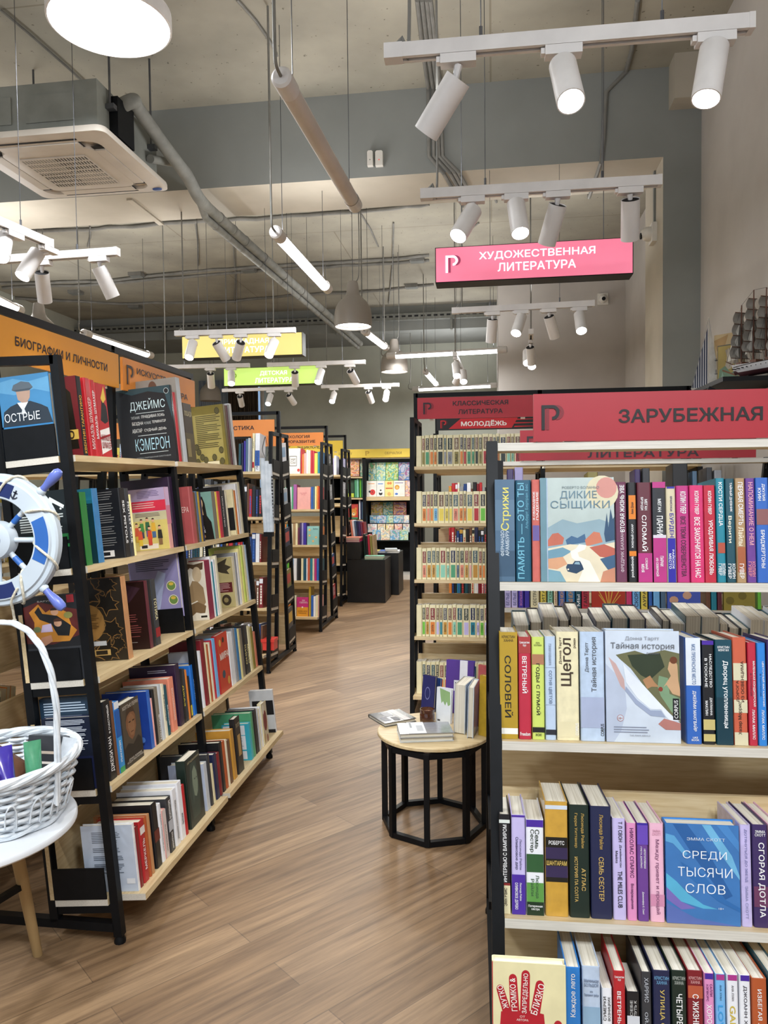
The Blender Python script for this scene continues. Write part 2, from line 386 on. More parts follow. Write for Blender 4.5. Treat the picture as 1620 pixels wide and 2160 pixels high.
curtain('drape_curtain', at_y(482, 840, YF - .2).x, at_y(545, 840, YF - .2).x, mat('brown_curtain', '6d5c4b', '5b4c3e', .9, 4), 'brown pleated curtain drawn beside the far window', .2, .035)
curtain('sheer_curtain', at_y(420, 840, YF - .12).x, at_y(484, 840, YF - .12).x, mat('white_voile', 'c3cbd6', 'a8b4c4', .9, 40, stretch=(9, 1, .1)), 'pale sheer curtain covering the far window', .12, .02)
# ------------------------------------------------------------------ ceiling services
def wire(b, x, y, z0, z1=None, r=.0016): b.tube([(x, y, z0), (x, y, z1 or ZC)], r, 5)
def wob(pts, n, amp, seed):
    rnd = random.Random(seed); out = []
    for i in range(len(pts) - 1):
        for k in range(n):
            p = Vector(pts[i]).lerp(Vector(pts[i + 1]), k / n)
            out.append(p + Vector((rnd.uniform(-amp, amp), rnd.uniform(-amp, amp), rnd.uniform(-amp, 0) * .6)))
    return out + [Vector(pts[-1])]
zc = ZC - .012
def cable(name, label, pts, r, seed=0, amp=0, m=CABLE):
    return tag(MB().tube(wob(pts, 6, amp, seed) if amp else pts, r, 8).build(name, m), label, 'cable' if 'cable' in name else 'pipe')
# cable bundle down the beam: along the ceiling, down the beam face, under it
for k, (xa, xb, xc, xd) in enumerate(((880, 903, 905, 935), (890, 913, 915, 948), (900, 921, 926, 958), (908, 929, 934, 967))):
    A = at_z(xa, 0, zc); Bp = at_y(xb, 172, YB - .015); D = at_y(xc, 330, YB - .015); E = at_y(xd, 372, YB - .015)
    Bp.z = min(Bp.z, zc); E.z = ZB - .012
    G = Vector((E.x + .1, YB2 + .05, ZB - .012)); K = Vector((G.x + .15, YB2 + 1.2 + k * .1, zc))
    A2 = at_z(xa + 10, 90, zc)
    cable('ceiling_cable', f'grey flexible conduit running over the beam, {ordinal(k + 1)} of the bundle of four', [A, A2, Vector((Bp.x, Bp.y, zc)), Bp - Vector((0, 0, .05)), D, E, G, Vector((G.x + .02, G.y, zc - .2)), K], .012)
A = [at_z(1345, 0, zc), at_z(1338, 60, zc), at_z(1334, 100, zc)]
Bp = at_y(1278, 195, YB - .015); D = at_y(1272, 300, YB - .015); E = at_y(1268, 352, YB - .015)
cable('ceiling_cable', 'pale conduit bending down the grey beam beside the pillar', A + [Vector((Bp.x + .12, YB - .015, zc)), Bp, D, Vector((E.x, E.y, ZB - .012)), Vector((E.x, YB2 + .03, ZB - .012)), Vector((E.x, YB2 + .03, zc - .1)), Vector((E.x - .1, YB2 + 1, zc))], .013)
cable('ceiling_cable', 'dark thin cable slanting across the concrete ceiling above the unlit tube', [at_z(500, 0, zc), at_z(540, 45, zc), at_z(568, 85, zc), at_z(585, 118, zc)], .007)
cable('ceiling_cable', 'thin cable crossing the concrete ceiling above the air conditioner', [at_z(0, 20, zc), at_z(60, 70, zc), at_z(140, 140, zc), at_z(215, 210, zc)], .007)
for k, (ys, nm) in enumerate(((((0, 487), (180, 482), (330, 472), (540, 459), (760, 445), (905, 430)), 'nearest behind the beam'),
        (((0, 596), (200, 593), (400, 572), (560, 560), (760, 549), (905, 538)), 'second row behind the beam'),
        (((0, 605), (180, 600), (420, 580), (600, 566), (790, 556), (905, 549)), 'third row behind the beam'),
        (((0, 625), (250, 640), (470, 636), (620, 622), (800, 612), (915, 600)), 'last row before the far wall'))):
    cable('ceiling_cable', f'sagging grey cable pinned across the ceiling, {nm}', [at_z(x, y, zc) for x, y in ys], .018, k, .02)
for k, (a, b_) in enumerate((((190, 478), (185, 520)), ((412, 468), (418, 560)), ((492, 512), (495, 640)), ((760, 450), (798, 520)), ((830, 470), (820, 640)), ((965, 500), (1010, 470)))):
    cable('ceiling_cable', f'short thin cable dropping along the rear ceiling, {ordinal(k + 1)} from the air conditioner', [at_z(*a, zc), at_z((a[0] + b_[0]) / 2 + 3, (a[1] + b_[1]) / 2, zc), at_z(*b_, zc)], .008)
for k, (x, y) in enumerate(((288, 583), (160, 620), (285, 650), (525, 573), (880, 552), (868, 607))):
    p = at_z(x, y, ZC - .04)
    jb = root('junction_box', f'small grey junction box on the rear ceiling, {ordinal(k + 1)} counted from the air conditioner', 'junction box', p)
    MB().box((-.08, -.06, 0), (.08, .06, .04)).build('box_body', CABLE, jb); MB().box((-.07, -.05, -.006), (.07, .05, .0)).build('cover_plate', GREYP, jb)
# perforated cable tray along the far beam
ty = YF - 1.2
for nm, xa, xb, ya, yb in (('long', 128, 700, 695, 680), ('short', 712, 1046, 678, 655)):
    A, Bq = at_y(xa, ya, ty), at_y(xb, yb, ty); b = MB(); L = Bq.x - A.x
    b.box((0, -.003, -.045), (L, .003, .045)); b.box((0, 0, -.045), (L, .08, -.04)); n = int(L / .09)
    for i in range(n): b.box((.02 + i * .09, -.0045, -.008), (.075 + i * .09, -.0032, .016), mi=1)
    tr = b.build('cable_tray', [mat('galvanised_steel', '84857f', '74756f', .55, 20, .3), DARKIN], None, T(A.x, ty, (A.z + Bq.z) / 2))
    tag(tr, f'{nm} perforated steel cable tray fixed under the far beam', 'cable tray')
    b = MB()
    for i in range(int(L / 1.3) + 1): b.box((.3 + i * 1.3, 0.004, -.2), (.33 + i * 1.3, .09, -.046))
    b.build('wall_bracket', MATS['galvanised_steel'], tr)
# insulated refrigerant pipes from the air conditioner to the far wall
zp = ZB - .09
P1 = [at_z(x, y, zp) for x, y in ((440, 440), (520, 512), (640, 618), (760, 725))]
def pipe(name, label, pts, r):
    o = tag(MB().tube(pts, r, 14).build(name, PIPE), label, 'pipe')
    for i in range(1, len(pts)):
        for t in (.25, .6, .95):
            p = Vector(pts[i - 1]).lerp(Vector(pts[i]), t); d = (Vector(pts[i]) - Vector(pts[i - 1])).normalized()
            if (Vector(pts[i]) - Vector(pts[i - 1])).length > .5: MB().tube([p - d * .012, p + d * .012], r * 1.1, 14).build('cable_tie', CABLE, o)
    return o
acy0 = None
# ------------------------------------------------------------------ air conditioner
za = 3.05
RF, RN, LF = at_z(359, 406, za), at_z(208, 279, za), at_z(92, 421, za)
ax0, ax1, ay0, ay1 = LF.x, RF.x, RN.y, RF.y; acx, acy = (ax0 + ax1) / 2, (ay0 + ay1) / 2; sa = (ax1 - ax0) / 2; sb = (ay1 - ay0) / 2
ac = root('air_conditioner', 'square white ceiling cassette air conditioner hanging beside the big round lamp', 'air conditioner', (acx, acy, za))
b = MB()
def rrect(hx, hy, r, n=6):
    out = []
    for cx, cy, a0 in ((hx - r, hy - r, 0), (-hx + r, hy - r, 90), (-hx + r, -hy + r, 180), (hx - r, -hy + r, 270)):
        for k in range(n + 1):
            a = math.radians(a0 + 90 * k / n); out.append((cx + r * math.cos(a), cy + r * math.sin(a)))
    return out
def ring(b, layers, mi=0, cap=True):
    n = len(layers[0][0]); base = len(b.v)
    for poly, z in layers: b.v += [(x, y, z) for x, y in poly]
    for i in range(len(layers) - 1):
        for k in range(n): b.f.append([base + i * n + k, base + (i + 1) * n + k, base + (i + 1) * n + (k + 1) % n, base + i * n + (k + 1) % n]); b.m.append(mi)
    if cap: b.f.append([base + (len(layers) - 1) * n + k for k in range(n)][::-1]); b.m.append(mi)
    return b
ring(b, [(rrect(sa * .99, sb * .99, .05), .045), (rrect(sa, sb, .05), .03), (rrect(sa, sb, .05), .012), (rrect(sa * .8, sb * .8, .07), 0)], cap=False)
ring(b, [(rrect(sa * .8, sb * .8, .07), 0), (rrect(sa * .79, sb * .79, .07), .02), (rrect(sa * .66, sb * .66, .06), .02), (rrect(sa * .65, sb * .65, .06), -.004), (rrect(sa * .55, sb * .55, .05), -.008)])
b.build('panel', mat('air_conditioner_white', 'd9d0c4', 'cfc6ba', .45, 5), ac)
def acbar(name, x0, x1, y0, y1, z0, z1, m):
    MB().box((x0, y0, z0), (x1, y1, z1)).build(name, m, ac)
for sx, sy in ((1, 0), (-1, 0), (0, 1), (0, -1)):
    if sx: fl = ((sx * sa * .725 - .028, sx * sa * .725 + .028), (-sb * .55, sb * .55))
    else: fl = ((-sa * .55, sa * .55), (sy * sb * .725 - .028, sy * sb * .725 + .028))
    acbar('outlet_slot', fl[0][0] - .008, fl[0][1] + .008, fl[1][0] - .03, fl[1][1] + .03, .002, .004, DARKIN)
    acbar('air_flap', *fl[0], *fl[1], -.006, .002, MATS['air_conditioner_white'])
g = MB(); g2 = MB(); n = 22
q = sa * .46
g.box((-q, -q, -.0085), (q, q, -.0075))
g.build('intake_recess', DARKIN, ac)
for i in range(n + 1):
    t = -q + 2 * q * i / n; g2.box((t - .0026, -q, -.014), (t + .0026, q, -.009)) if True else 0
for i in range(8):
    t = -q + 2 * q * i / 7; g2.box((-q, t - .006, -.0145), (q, t + .006, -.0085))
for sx, sy in ((1, 1), (-1, -1)): g2.box((min(0, sx * q), min(0, sy * q), -.013), (max(0, sx * q), max(0, sy * q), -.0095), mi=1)
g2.build('intake_grille', [MATS['air_conditioner_white'], mat('air_filter_mesh', 'a8a59e', '8f8c86', .8, 90)], ac)
MB().lathe([(.0, -.006), (.028, -.005), (.03, 0)], 20, T(sa * .86, sb * .86, .004) @ Matrix.Diagonal((1, .6, 1, 1))).build('badge', mat('badge_blue', '2c4f96', '27488a', .3), ac)
bd = MB(); bd.box((-sa * .86, -sb * .86, .045), (sa * .86, sb * .86, .30)); bd.box((-sa * .8, -sb * .875, .1), (-sa * .3, -sb * .86, .24)); bd.box((-sa * .1, -sb * .875, .1), (sa * .55, -sb * .86, .24))
bd.build('fan_housing', mat('galvanised_housing', '8b8d86', '7b7d76', .6, 6), ac)
MB().box((sa * .86, -sb * .55, .06), (sa * .98, -sb * .1, .27)).build('drain_box', BLACK, ac)
for sx in (-1, 1):
    for sy in (-1, 1): MB().tube([(sx * sa * .9, sy * sb * .6, .2), (sx * sa * .9, sy * sb * .6, ZC - za)], .006, 6).box((sx * sa * .9 - .03, sy * sb * .6 - .02, .19), (sx * sa * .9 + .03, sy * sb * .6 + .02, .215)).build('hanging_rod', STEELW, ac)
s0 = Vector((ax1 - .06, acy - sb * .3, za + .26))
pts = [s0, s0 + Vector((.09, 0, .03)), at_d(290, 228, 4.2), at_d(350, 312, 4.45), at_d(395, 372, 4.65), at_d(418, 415, 4.8), P1[0]]
def smooth(pts, n=5):
    out = []
    for i in range(len(pts) - 1):
        p0, p1, p2, p3 = [Vector(pts[max(0, min(len(pts) - 1, j))]) for j in (i - 1, i, i + 1, i + 2)]
        for k in range(n):
            t = k / n; out.append(.5 * ((2 * p1) + (p2 - p0) * t + (2 * p0 - 5 * p1 + 4 * p2 - p3) * t * t + (3 * p1 - p0 - 3 * p2 + p3) * t ** 3))
    return out + [Vector(pts[-1])]
pipe('refrigerant_pipe', 'thick lagged grey pipe curving from the air conditioner to the far wall', smooth(pts) + P1[1:], .038)
s1 = Vector((ax1 - .03, acy + sb * .5, za + .12))
pipe('drain_pipe', 'thinner grey pipe running just under the thick lagged pipe', smooth([s1, at_d(345, 340, 4.6), at_d(388, 352, 4.7), at_d(412, 400, 4.82), P1[0] + Vector((-.03, .02, -.055))]) + [p + Vector((-.03, 0, -.055)) for p in P1[1:]], .024)
tag(MB().box((-.02, 0, -.012), (.02, at_z(340, 472, ZB).y - at_z(268, 419, ZB).y, 0)).build('cable_duct', BEIGE, None, T(at_z(300, 440, ZB).x, at_z(268, 419, ZB).y, ZB)), 'narrow beige cable duct under the beam beside the air conditioner', 'cable duct')
# ------------------------------------------------------------------ big round lamp
zd = at_d(232, 52, 3.17); zdz = zd.z
dl = root('disc_pendant_lamp', 'large glowing white disc lamp hanging above the air conditioner', 'pendant lamp', zd)
MB().lathe([(.0, .07), (.235, .07), (.25, .06), (.25, .0), (.242, -.003)], 48).build('lamp_housing', WHITE, dl)
MB().lathe([(.242, 0), (.2, -.006), (.0, -.008)], 48).build('diffuser', LIT, dl)
for a in (90, 210, 330): MB().tube([(.2 * math.cos(math.radians(a)), .2 * math.sin(math.radians(a)), .07), (.05 * math.cos(math.radians(a)), .05 * math.sin(math.radians(a)), ZC - zdz)], .0015, 5).build('suspension_wire', STEELW, dl)
area('disc_light', (zd.x, zd.y, zd.z - .02), .46, .46, DISC_W, (.92, .96, 1), shape='DISK')
# ------------------------------------------------------------------ linear tubes
ZT = 2.61
def tube_light(label, a, b_, lit, cord=None):
    A, Bq = at_z(*a, ZT), at_z(*b_, ZT); d = (Bq - A); L = d.length; ang = math.atan2(d.y, d.x)
    t = root('tube_light', label, 'tube light', None, 'suspended tube lights', T(*A) @ Matrix.Rotation(ang, 4, 'Z'))
    R = Matrix.Rotation(math.pi / 2, 4, 'Y')
    n = 16; r = .034
    prof = [(.0, .0), (r * .8, .0), (r * 1.05, .008), (r * 1.05, .1)]
    MB().lathe(prof, n, R).build('end_cap', WHITE, t)
    MB().lathe([(r * 1.05, L - .1), (r * 1.05, L - .008), (r * .8, L), (.0, L)], n, R).build('end_cap', WHITE, t)
    bt = MB(); up = []; lo = []
    for i in range(n // 2 + 1):
        a = math.pi * i / (n // 2); up.append((r * math.cos(a), r * math.sin(a) * .8)); lo.append((r * math.cos(a), -r * math.sin(a)))
    for nm, pr, m in (('tube_body', up, WHITE), ('diffuser', lo, LIT if lit else TUBEOFF)):
        q = MB(); vs = [(x, y, z) for x in (.1, L - .1) for y, z in pr]; k = len(pr)
        q.add(vs, [(i, i + 1, i + 1 + k, i + k) for i in range(k - 1)]); q.build(nm, m, t)
    if lit: area('tube_light_down', (A + Bq) / 2 - Vector((0, 0, .06)), L * .9, .06, 13, (.98, .99, 1), (0, 0, ang))
    if lit: area('added_uplight', (A + Bq) / 2 + Vector((0, 0, .05)), L * .9, .06, TUBE_W, (.97, .98, 1), (math.pi, 0, ang))  # upward lamp added above the tube to brighten the ceiling
    for x in (.14, L - .14): MB().tube([(x, 0, r * .7), (x, 0, ZC - ZT)], .002, 5).build('suspension_wire', STEELW, t)
    MB().tube(smooth([(0, 0, 0), (-.05, 0, .01), (-.06, .0, .06), (-.03, .01, .2), (-.03, .01, ZC - ZT)]), .006, 6).build('power_cord', CABLE, t)
    return t
tube_light('unlit tube light, the one hanging in front of the grey beam', (592, 160), (750, 435), False)
tube_light('lit tube light slanting above the bell lamp beyond the beam', (580, 488), (692, 610), True)
tube_light('lit tube light partly hidden behind the bell lamp', (768, 697), (815, 733), True)
tube_light('lit tube light at the frame edge above the orange signs', (-95, 585), (44, 655), True)
tube_light('lit tube light behind the black rail of the orange signs', (175, 702), (320, 750), True)
tube_light('long lit tube light hanging crosswise by the far pale wall', (816, 751), (1070, 737), True)
tube_light('lowest crosswise tube light, just over the classics bookcase', (870, 821), (1050, 812), True)
tube_light('short lit tube light seen end-on above the classics bookcase', (897, 783), (921, 811), True)
# ------------------------------------------------------------------ track lights
ZR = 2.36
FW = CR @ Vector((0, 0, -1))
def dep(p): return (p - CO).dot(FW)
def track(label, a, b_, spots, phrase, z=ZR):
    A, Bq = at_z(*a, z), at_z(*b_, z); d = Bq - A; L = d.length; ang = math.atan2(d.y, d.x)
    t = root('track_rail', label, 'track rail', None, 'suspended lighting rails', T(*A) @ Matrix.Rotation(ang, 4, 'Z'))
    bb = MB(); bb.box((0, -.017, -.006), (L, .017, .02)); bb.box((0, -.017, -.016), (L, -.006, -.006)); bb.box((0, .006, -.016), (L, .017, -.006))
    bb.build('rail_profile', WHITE, t); MB().box((.01, -.006, -.009), (L - .01, .006, -.0055)).build('contact_slot', DARKIN, t)
    MB().box((-.045, -.018, -.017), (.002, .018, .021)).build('feed_cap', WHITE, t); MB().box((L - .002, -.018, -.017), (L + .012, .018, .021)).build('end_cap', WHITE, t)
    for x in (min(.2, L * .3), L - min(.2, L * .3)): MB().tube([(x, 0, .02), (x, 0, ZC - z)], .0016, 5).tube([(x, 0, .02), (x, 0, .05)], .005, 6).build('suspension_wire', STEELW, t)
    MB().tube(smooth([(-.02, 0, .02), (-.0, 0, .04), (.02, 0, .1), (.02, 0, ZC - z)]), .005, 6).build('power_cord', CABLE, t)
    for k, (xt, yt, xb, yb, fl) in enumerate(spots):
        # where along the rail: nearest point to the sight line of the lamp's top
        def off(q): v = CR.transposed() @ (q - CO); return abs(810 + F * v.x / -v.z - xt) if abs(d.x) > abs(d.y) * .3 else abs(1080 - F * v.y / -v.z + 18 - yt)
        best = min((off(A + d * (i / 200)), i / 200) for i in range(201))[1]
        Q = A + d * best; dd = dep(Q); P = at_d(xt, yt, dd); V = at_d(xb, yb, dd) - P
        LEN = .148; s = math.sqrt(max(.0004, LEN * LEN - V.length_squared)) * (1 if fl == 'a' else -1)
        ax = (V + (P - CO).normalized() * s).normalized(); E = P + ax * LEN
        on = ' lit' if fl == 'n' else ''
        sp = root('track_spotlight', f'white cylinder spotlight, {ordinal(k + 1)} along {phrase}', 'spotlight', P, 'track spotlights')
        Z = ax.to_track_quat('Z', 'Y').to_matrix().to_4x4(); R = .034
        MB().lathe([(R - .004, .004), (R, 0), (R, LEN), (R - .003, LEN), (R - .003, LEN - .02)], 24, Z).build('lamp_body', WHITE, sp)
        MB().lathe([(.0, LEN - .006), (R - .003, LEN - .006)], 24, Z).build('lens', LITS if fl in 'n' else LENS, sp)
        MB().lathe([(.0, .003), (R - .003, .003)], 24, Z).build('back_cap', DARKIN if fl == 'a' else WHITE, sp)
        u = Vector((math.cos(ang), math.sin(ang), 0)); q = Q - P
        ab = MB(); Ra = T(*q) @ Matrix.Rotation(ang, 4, 'Z'); ab.box((-.045, -.017, -.04), (.045, .017, -.017), Ra); ab.box((-.055, -.01, -.034), (-.045, .01, -.02), Ra)
        ab.build('adapter', WHITE, sp)
        top = q + Vector((0, 0, -.04)); jn = ax * .02 
        MB().tube([top, top.lerp(jn, .55), jn], [.011, .008, .007], 8).build('arm', WHITE, sp)
        spot('spot_light', E + ax * .012, E + ax, SPOT_W * (1.6 if Q.y > 3 else 1), 50, (1, .96, .90) if Q.y > 3 else (.95, .97, 1))
    return t
a, n = 'a', 'n'
track('first white lighting rail hanging nearest above the large red sign', (848, 113), (1578, 52), [(967, 166, 910, 262, a), (1187, 138, 1207, 226, n), (1507, 100, 1487, 222, n)], 'the rail nearest above the red sign')
track('second white lighting rail hanging in front of the pillar and pink sign', (912, 411), (1388, 383), [(998, 444, 962, 505, 'n'), (1088, 430, 1099, 500, n), (1177, 431, 1157, 501, a), (1330, 420, 1329, 492, a)], 'the rail above the pink sign')
track('third white lighting rail hanging below the pink sign', (968, 656), (1250, 641), [(1039, 673, 1036, 717, a), (1100, 668, 1087, 707, n), (1158, 667, 1170, 709, a), (1222, 663, 1227, 701, n)], 'the rail below the pink sign')
track('short rail seen end-on below the third rail', (1120, 702), (1119, 728), [(1112, 742, 1112, 768, n), (1118, 732, 1121, 765, a), (1122, 748, 1122, 776, n)], 'the end-on rail below the third rail')
track('short rail seen end-on beside the crosswise tube light', (960, 749), (975, 782), [(961, 768, 964, 795, n), (973, 785, 962, 806, a), (977, 784, 978, 807, n)], 'the end-on rail by the crosswise tube')
track('rail slanting in from the frame edge under the air conditioner', (-120, 418), (103, 514), [(10, 500, 2, 545, n), (79, 533, 47, 583, n)], 'the slanting rail under the air conditioner')
track('rail hanging crosswise under the air conditioner', (-140, 559), (245, 532), [(88, 574, 94, 627, a), (208, 563, 234, 618, a)], 'the crosswise rail under the air conditioner')
track('rail hanging right in front of the yellow sign', (382, 704), (620, 697), [(407, 722, 398, 756, n), (456, 723, 475, 754, a), (508, 722, 499, 754, a), (579, 720, 566, 751, n)], 'the rail over the yellow sign')
track('rail hanging beside the green sign on its window side', (345, 775), (524, 771), [(444, 788, 446, 814, a), (488, 786, 488, 811, n)], "the rail at the green sign's window side")
track('rail hanging across the upper edge of the green sign', (574, 770), (768, 764), [(622, 785, 623, 811, a), (678, 782, 670, 808, n), (739, 782, 751, 805, 'a')], 'the rail across the green sign')
track('rail hanging low in front of the brown curtain', (477, 824), (624, 819), [(506, 836, 510, 854, a), (571, 834, 565, 853, n), (609, 833, 620, 850, a)], 'the rail by the brown curtain')
track('rail hanging low in front of the bare far wall', (686, 816), (840, 812), [(705, 830, 700, 848, n), (777, 827, 784, 847, a), (816, 827, 813, 844, n)], 'the rail by the bare far wall')
# ------------------------------------------------------------------ bell lamps
def bell(label, px, py, d, lit):
    P = at_d(px, py, d); o = root('bell_pendant_lamp', label, 'pendant lamp', P, 'grey bell pendant lamps')
    prof = [(.146, 0), (.15, .03), (.147, .1), (.138, .15), (.115, .19), (.085, .22), (.06, .245), (.05, .275), (.045, .33), (.038, .355), (.0, .362)]
    inner = [(.142, .003), (.143, .05), (.12, .17), (.05, .24), (.0, .25)]
    MB().lathe(prof, 36).lathe(inner, 36).build('shade', mat('grey_shade_enamel', '9d958c', '948c83', .5, 4), o)
    MB().lathe([(.0, .028), (.138, .028)], 32).build('diffuser', LIT if lit else mat('frosted_glass', 'b5aea4', 'aaa399', .5), o)
    MB().tube([(0, 0, .36), (0, 0, ZC - P.z)], .0025, 5).build('suspension_wire', STEELW, o)
    MB().tube(smooth([(.03, 0, .355), (.05, 0, .42), (.055, 0, .7), (.05, 0, ZC - P.z)]), .004, 5).build('power_cord', CABLE, o)
    if lit: area('bell_light', P - Vector((0, 0, .01)), .26, .26, BELL_W, (1, .97, .92), shape='DISK')
bell('lit grey bell lamp, the largest one, above the lit aisle', 745, 690, 6.0, True)
bell('lit grey bell lamp behind the crosswise tube light', 832, 785, 8.3, True)
bell('grey bell lamp half hidden by the orange sign rail', 84, 728, 6.5, True)
bell('unlit grey bell lamp hanging before the far window', 444, 846, 10.8, False)
# ------------------------------------------------------------------ hanging light-box signs
def logo(parent, M, h, c1, c2, m=None):
    """the shop's doubled letter mark: a bold outline P with a fainter one behind it"""
    def P(dx, dz, col, y):
        s = h; b = MB(); t = .13 * s
        b.box((0, 0, 0), (t, .0004, s)); out = []; inn = []
        for k in range(13):
            an = math.pi / 2 - math.pi * k / 12; out.append((.42 * s + .3 * s * math.cos(an), .7 * s + .3 * s * math.sin(an))); inn.append((.42 * s + (.3 * s - t) * math.cos(an), .7 * s + (.3 * s - t) * math.sin(an)))
        top = [(t, s), (t, s - t)] 
        b.add([(x, 0, z) for x, z in (top[0], out[0], inn[0], top[1])], [(0, 3, 2, 1)])
        b.add([(x, 0, z) for pr in zip(out, inn) for x, z in pr], [(2 * i, 2 * i + 1, 2 * i + 3, 2 * i + 2) for i in range(12)])
        b.build('logo', (m if m and y < -.0015 else INK), parent, M @ T(dx, y, dz), col)
    P(.17 * h, -.0, c2, -.001); P(0, 0, c1, -.0018)
def light_box(label, tl, tr, bl, d, m, lines, logo_px, lc, lc2, group='hanging category light boxes'):
    y = at_d((tl[0] + tr[0]) / 2, (tl[1] + bl[1]) / 2, d).y
    A, Bq, D = at_y(*tl, y), at_y(*tr, y), at_y(*bl, y); W = Bq.x - A.x; hh = A.z - D.z
    o = root('hanging_sign', label, 'sign', D, group)
    MB().box((0, 0, 0), (W, .004, hh)).build('lit_face', m, o)
    MB().box((-.004, .004, -.004), (W + .004, .11, hh + .004)).build('sign_case', BLACK, o)
    for x in (.12, W - .12): MB().tube([(x, .055, hh), (x, .055, ZC - D.z)], .002, 5).build('suspension_wire', STEELW, o)
    sc = W / (tr[0] - tl[0])
    for s, cx, cy, w, h in lines:
        yl = tl[1] + (tr[1] - tl[1]) * (cx - tl[0]) / (tr[0] - tl[0])
        text(o, s, T((cx - tl[0]) * sc, -.0012, hh - (cy - yl) * sc), w * sc, h * sc, 'ffffff', .012, m=LITTXT)
    x, yb, h = logo_px; yl = tl[1] + (tr[1] - tl[1]) * (x - tl[0]) / (tr[0] - tl[0])
    logo(o, T((x - tl[0]) * sc, -.001, hh - (yb - yl) * sc), h * sc, lc, lc2, LITTXT)
    return o
LITTXT = mat('lit_white_lettering', 'ffffff', 'f6f6ff', .5, 4, emit=1.1)
light_box('glowing pink sign with white lettering hanging in front of the pillar', (919, 524), (1334, 498), (920, 595), 3.5, mat('lit_pink', 'ee7f9b', 'ea7894', .5, 3, emit=.75),
          [('ХУДОЖЕСТВЕННАЯ', 1135, 533, 245, 19), ('ЛИТЕРАТУРА', 1135, 558, 165, 18)], (940, 577, 37), 'ffffff', 'd8568a')
light_box('glowing yellow sign with white lettering behind four spotlights', (383, 711), (635, 701), (385, 756), 5.9, mat('lit_yellow', 'e4d584', 'e0d07c', .5, 3, emit=.7),
          [('ПРИКЛАДНАЯ', 514, 720, 106, 12), ('ЛИТЕРАТУРА', 515, 736, 106, 12)], (397, 742, 22), 'f6ecc0', 'd8b848')
light_box('glowing lime green sign with white lettering, lowest and farthest', (471, 778), (673, 770), (473, 814), 7.1, mat('lit_lime', 'c4e67a', 'c0e274', .5, 3, emit=.75),
          [('ДЕТСКАЯ', 576, 786, 57, 10), ('ЛИТЕРАТУРА', 577, 800, 80, 10)], (482, 805, 18), 'eaf6c0', 'a4cc3a')
# ------------------------------------------------------------------ cameras and sensors
def cctv(label, px, py, y, rot):
    P = at_y(px, py, y) if y else None
    o = root('security_camera', label, 'security camera', None, None, T(*P) @ Matrix.Rotation(rot, 4, 'Z'))
    MB().box((-.055, -.03, -.06), (.055, 0, .06)).build('mounting_box', WHITEP, o)
    MB().lathe([(.045, .03), (.045, .05), (.04, .07), (.02, .088), (0, .09)], 20, Matrix.Rotation(math.pi / 2, 4, 'X')).build('dome', WHITEP, o)
    MB().lathe([(.02, .086), (.02, .094), (0, .096)], 16, T(.0, 0, -.01) @ Matrix.Rotation(math.pi / 2, 4, 'X')).build('camera_lens', BLACK, o)
    return o
cctv('white dome camera on the pale rear wall below the pink sign', 1271, 632, YK, 0)
P = at_x(1368, 515, XP); o = cctv('white dome camera on the inner side of the pillar', 1360, 515, YB + .22, -math.pi / 2); o.location = (XP, YB + .22, P.z)
tag(MB().box((-.012, -.015, 0), (0, .015, .75)).build('cable_duct', GREYP, None, T(XP, YB + .22, P.z + .06)), 'grey cable duct running up the pillar above a dome camera', 'cable duct')
for k, (x, w_, lb) in enumerate(((782, .036, 'plain white alarm box on the grey beam'), (801, .048, 'white motion sensor with red light on the grey beam'))):
    P = at_y(x, 338, YB); o = root('motion_sensor', lb, 'sensor', P)
    MB().prism([(-w_ / 2, -.045), (w_ / 2, -.045), (w_ / 2, .04), (w_ / 2 - .008, .048), (-w_ / 2 + .008, .048), (-w_ / 2, .04)], -.035, 0).build('sensor_housing', WHITEP, o)
    MB().lathe([(.004, 0), (0, .003)], 10, T(0, -.035, -.01) @ Matrix.Rotation(math.pi / 2, 4, 'X')).build('indicator_light', mat('red_indicator', 'd02818', 'c02010', .3, emit=1) if k else GREYP, o)
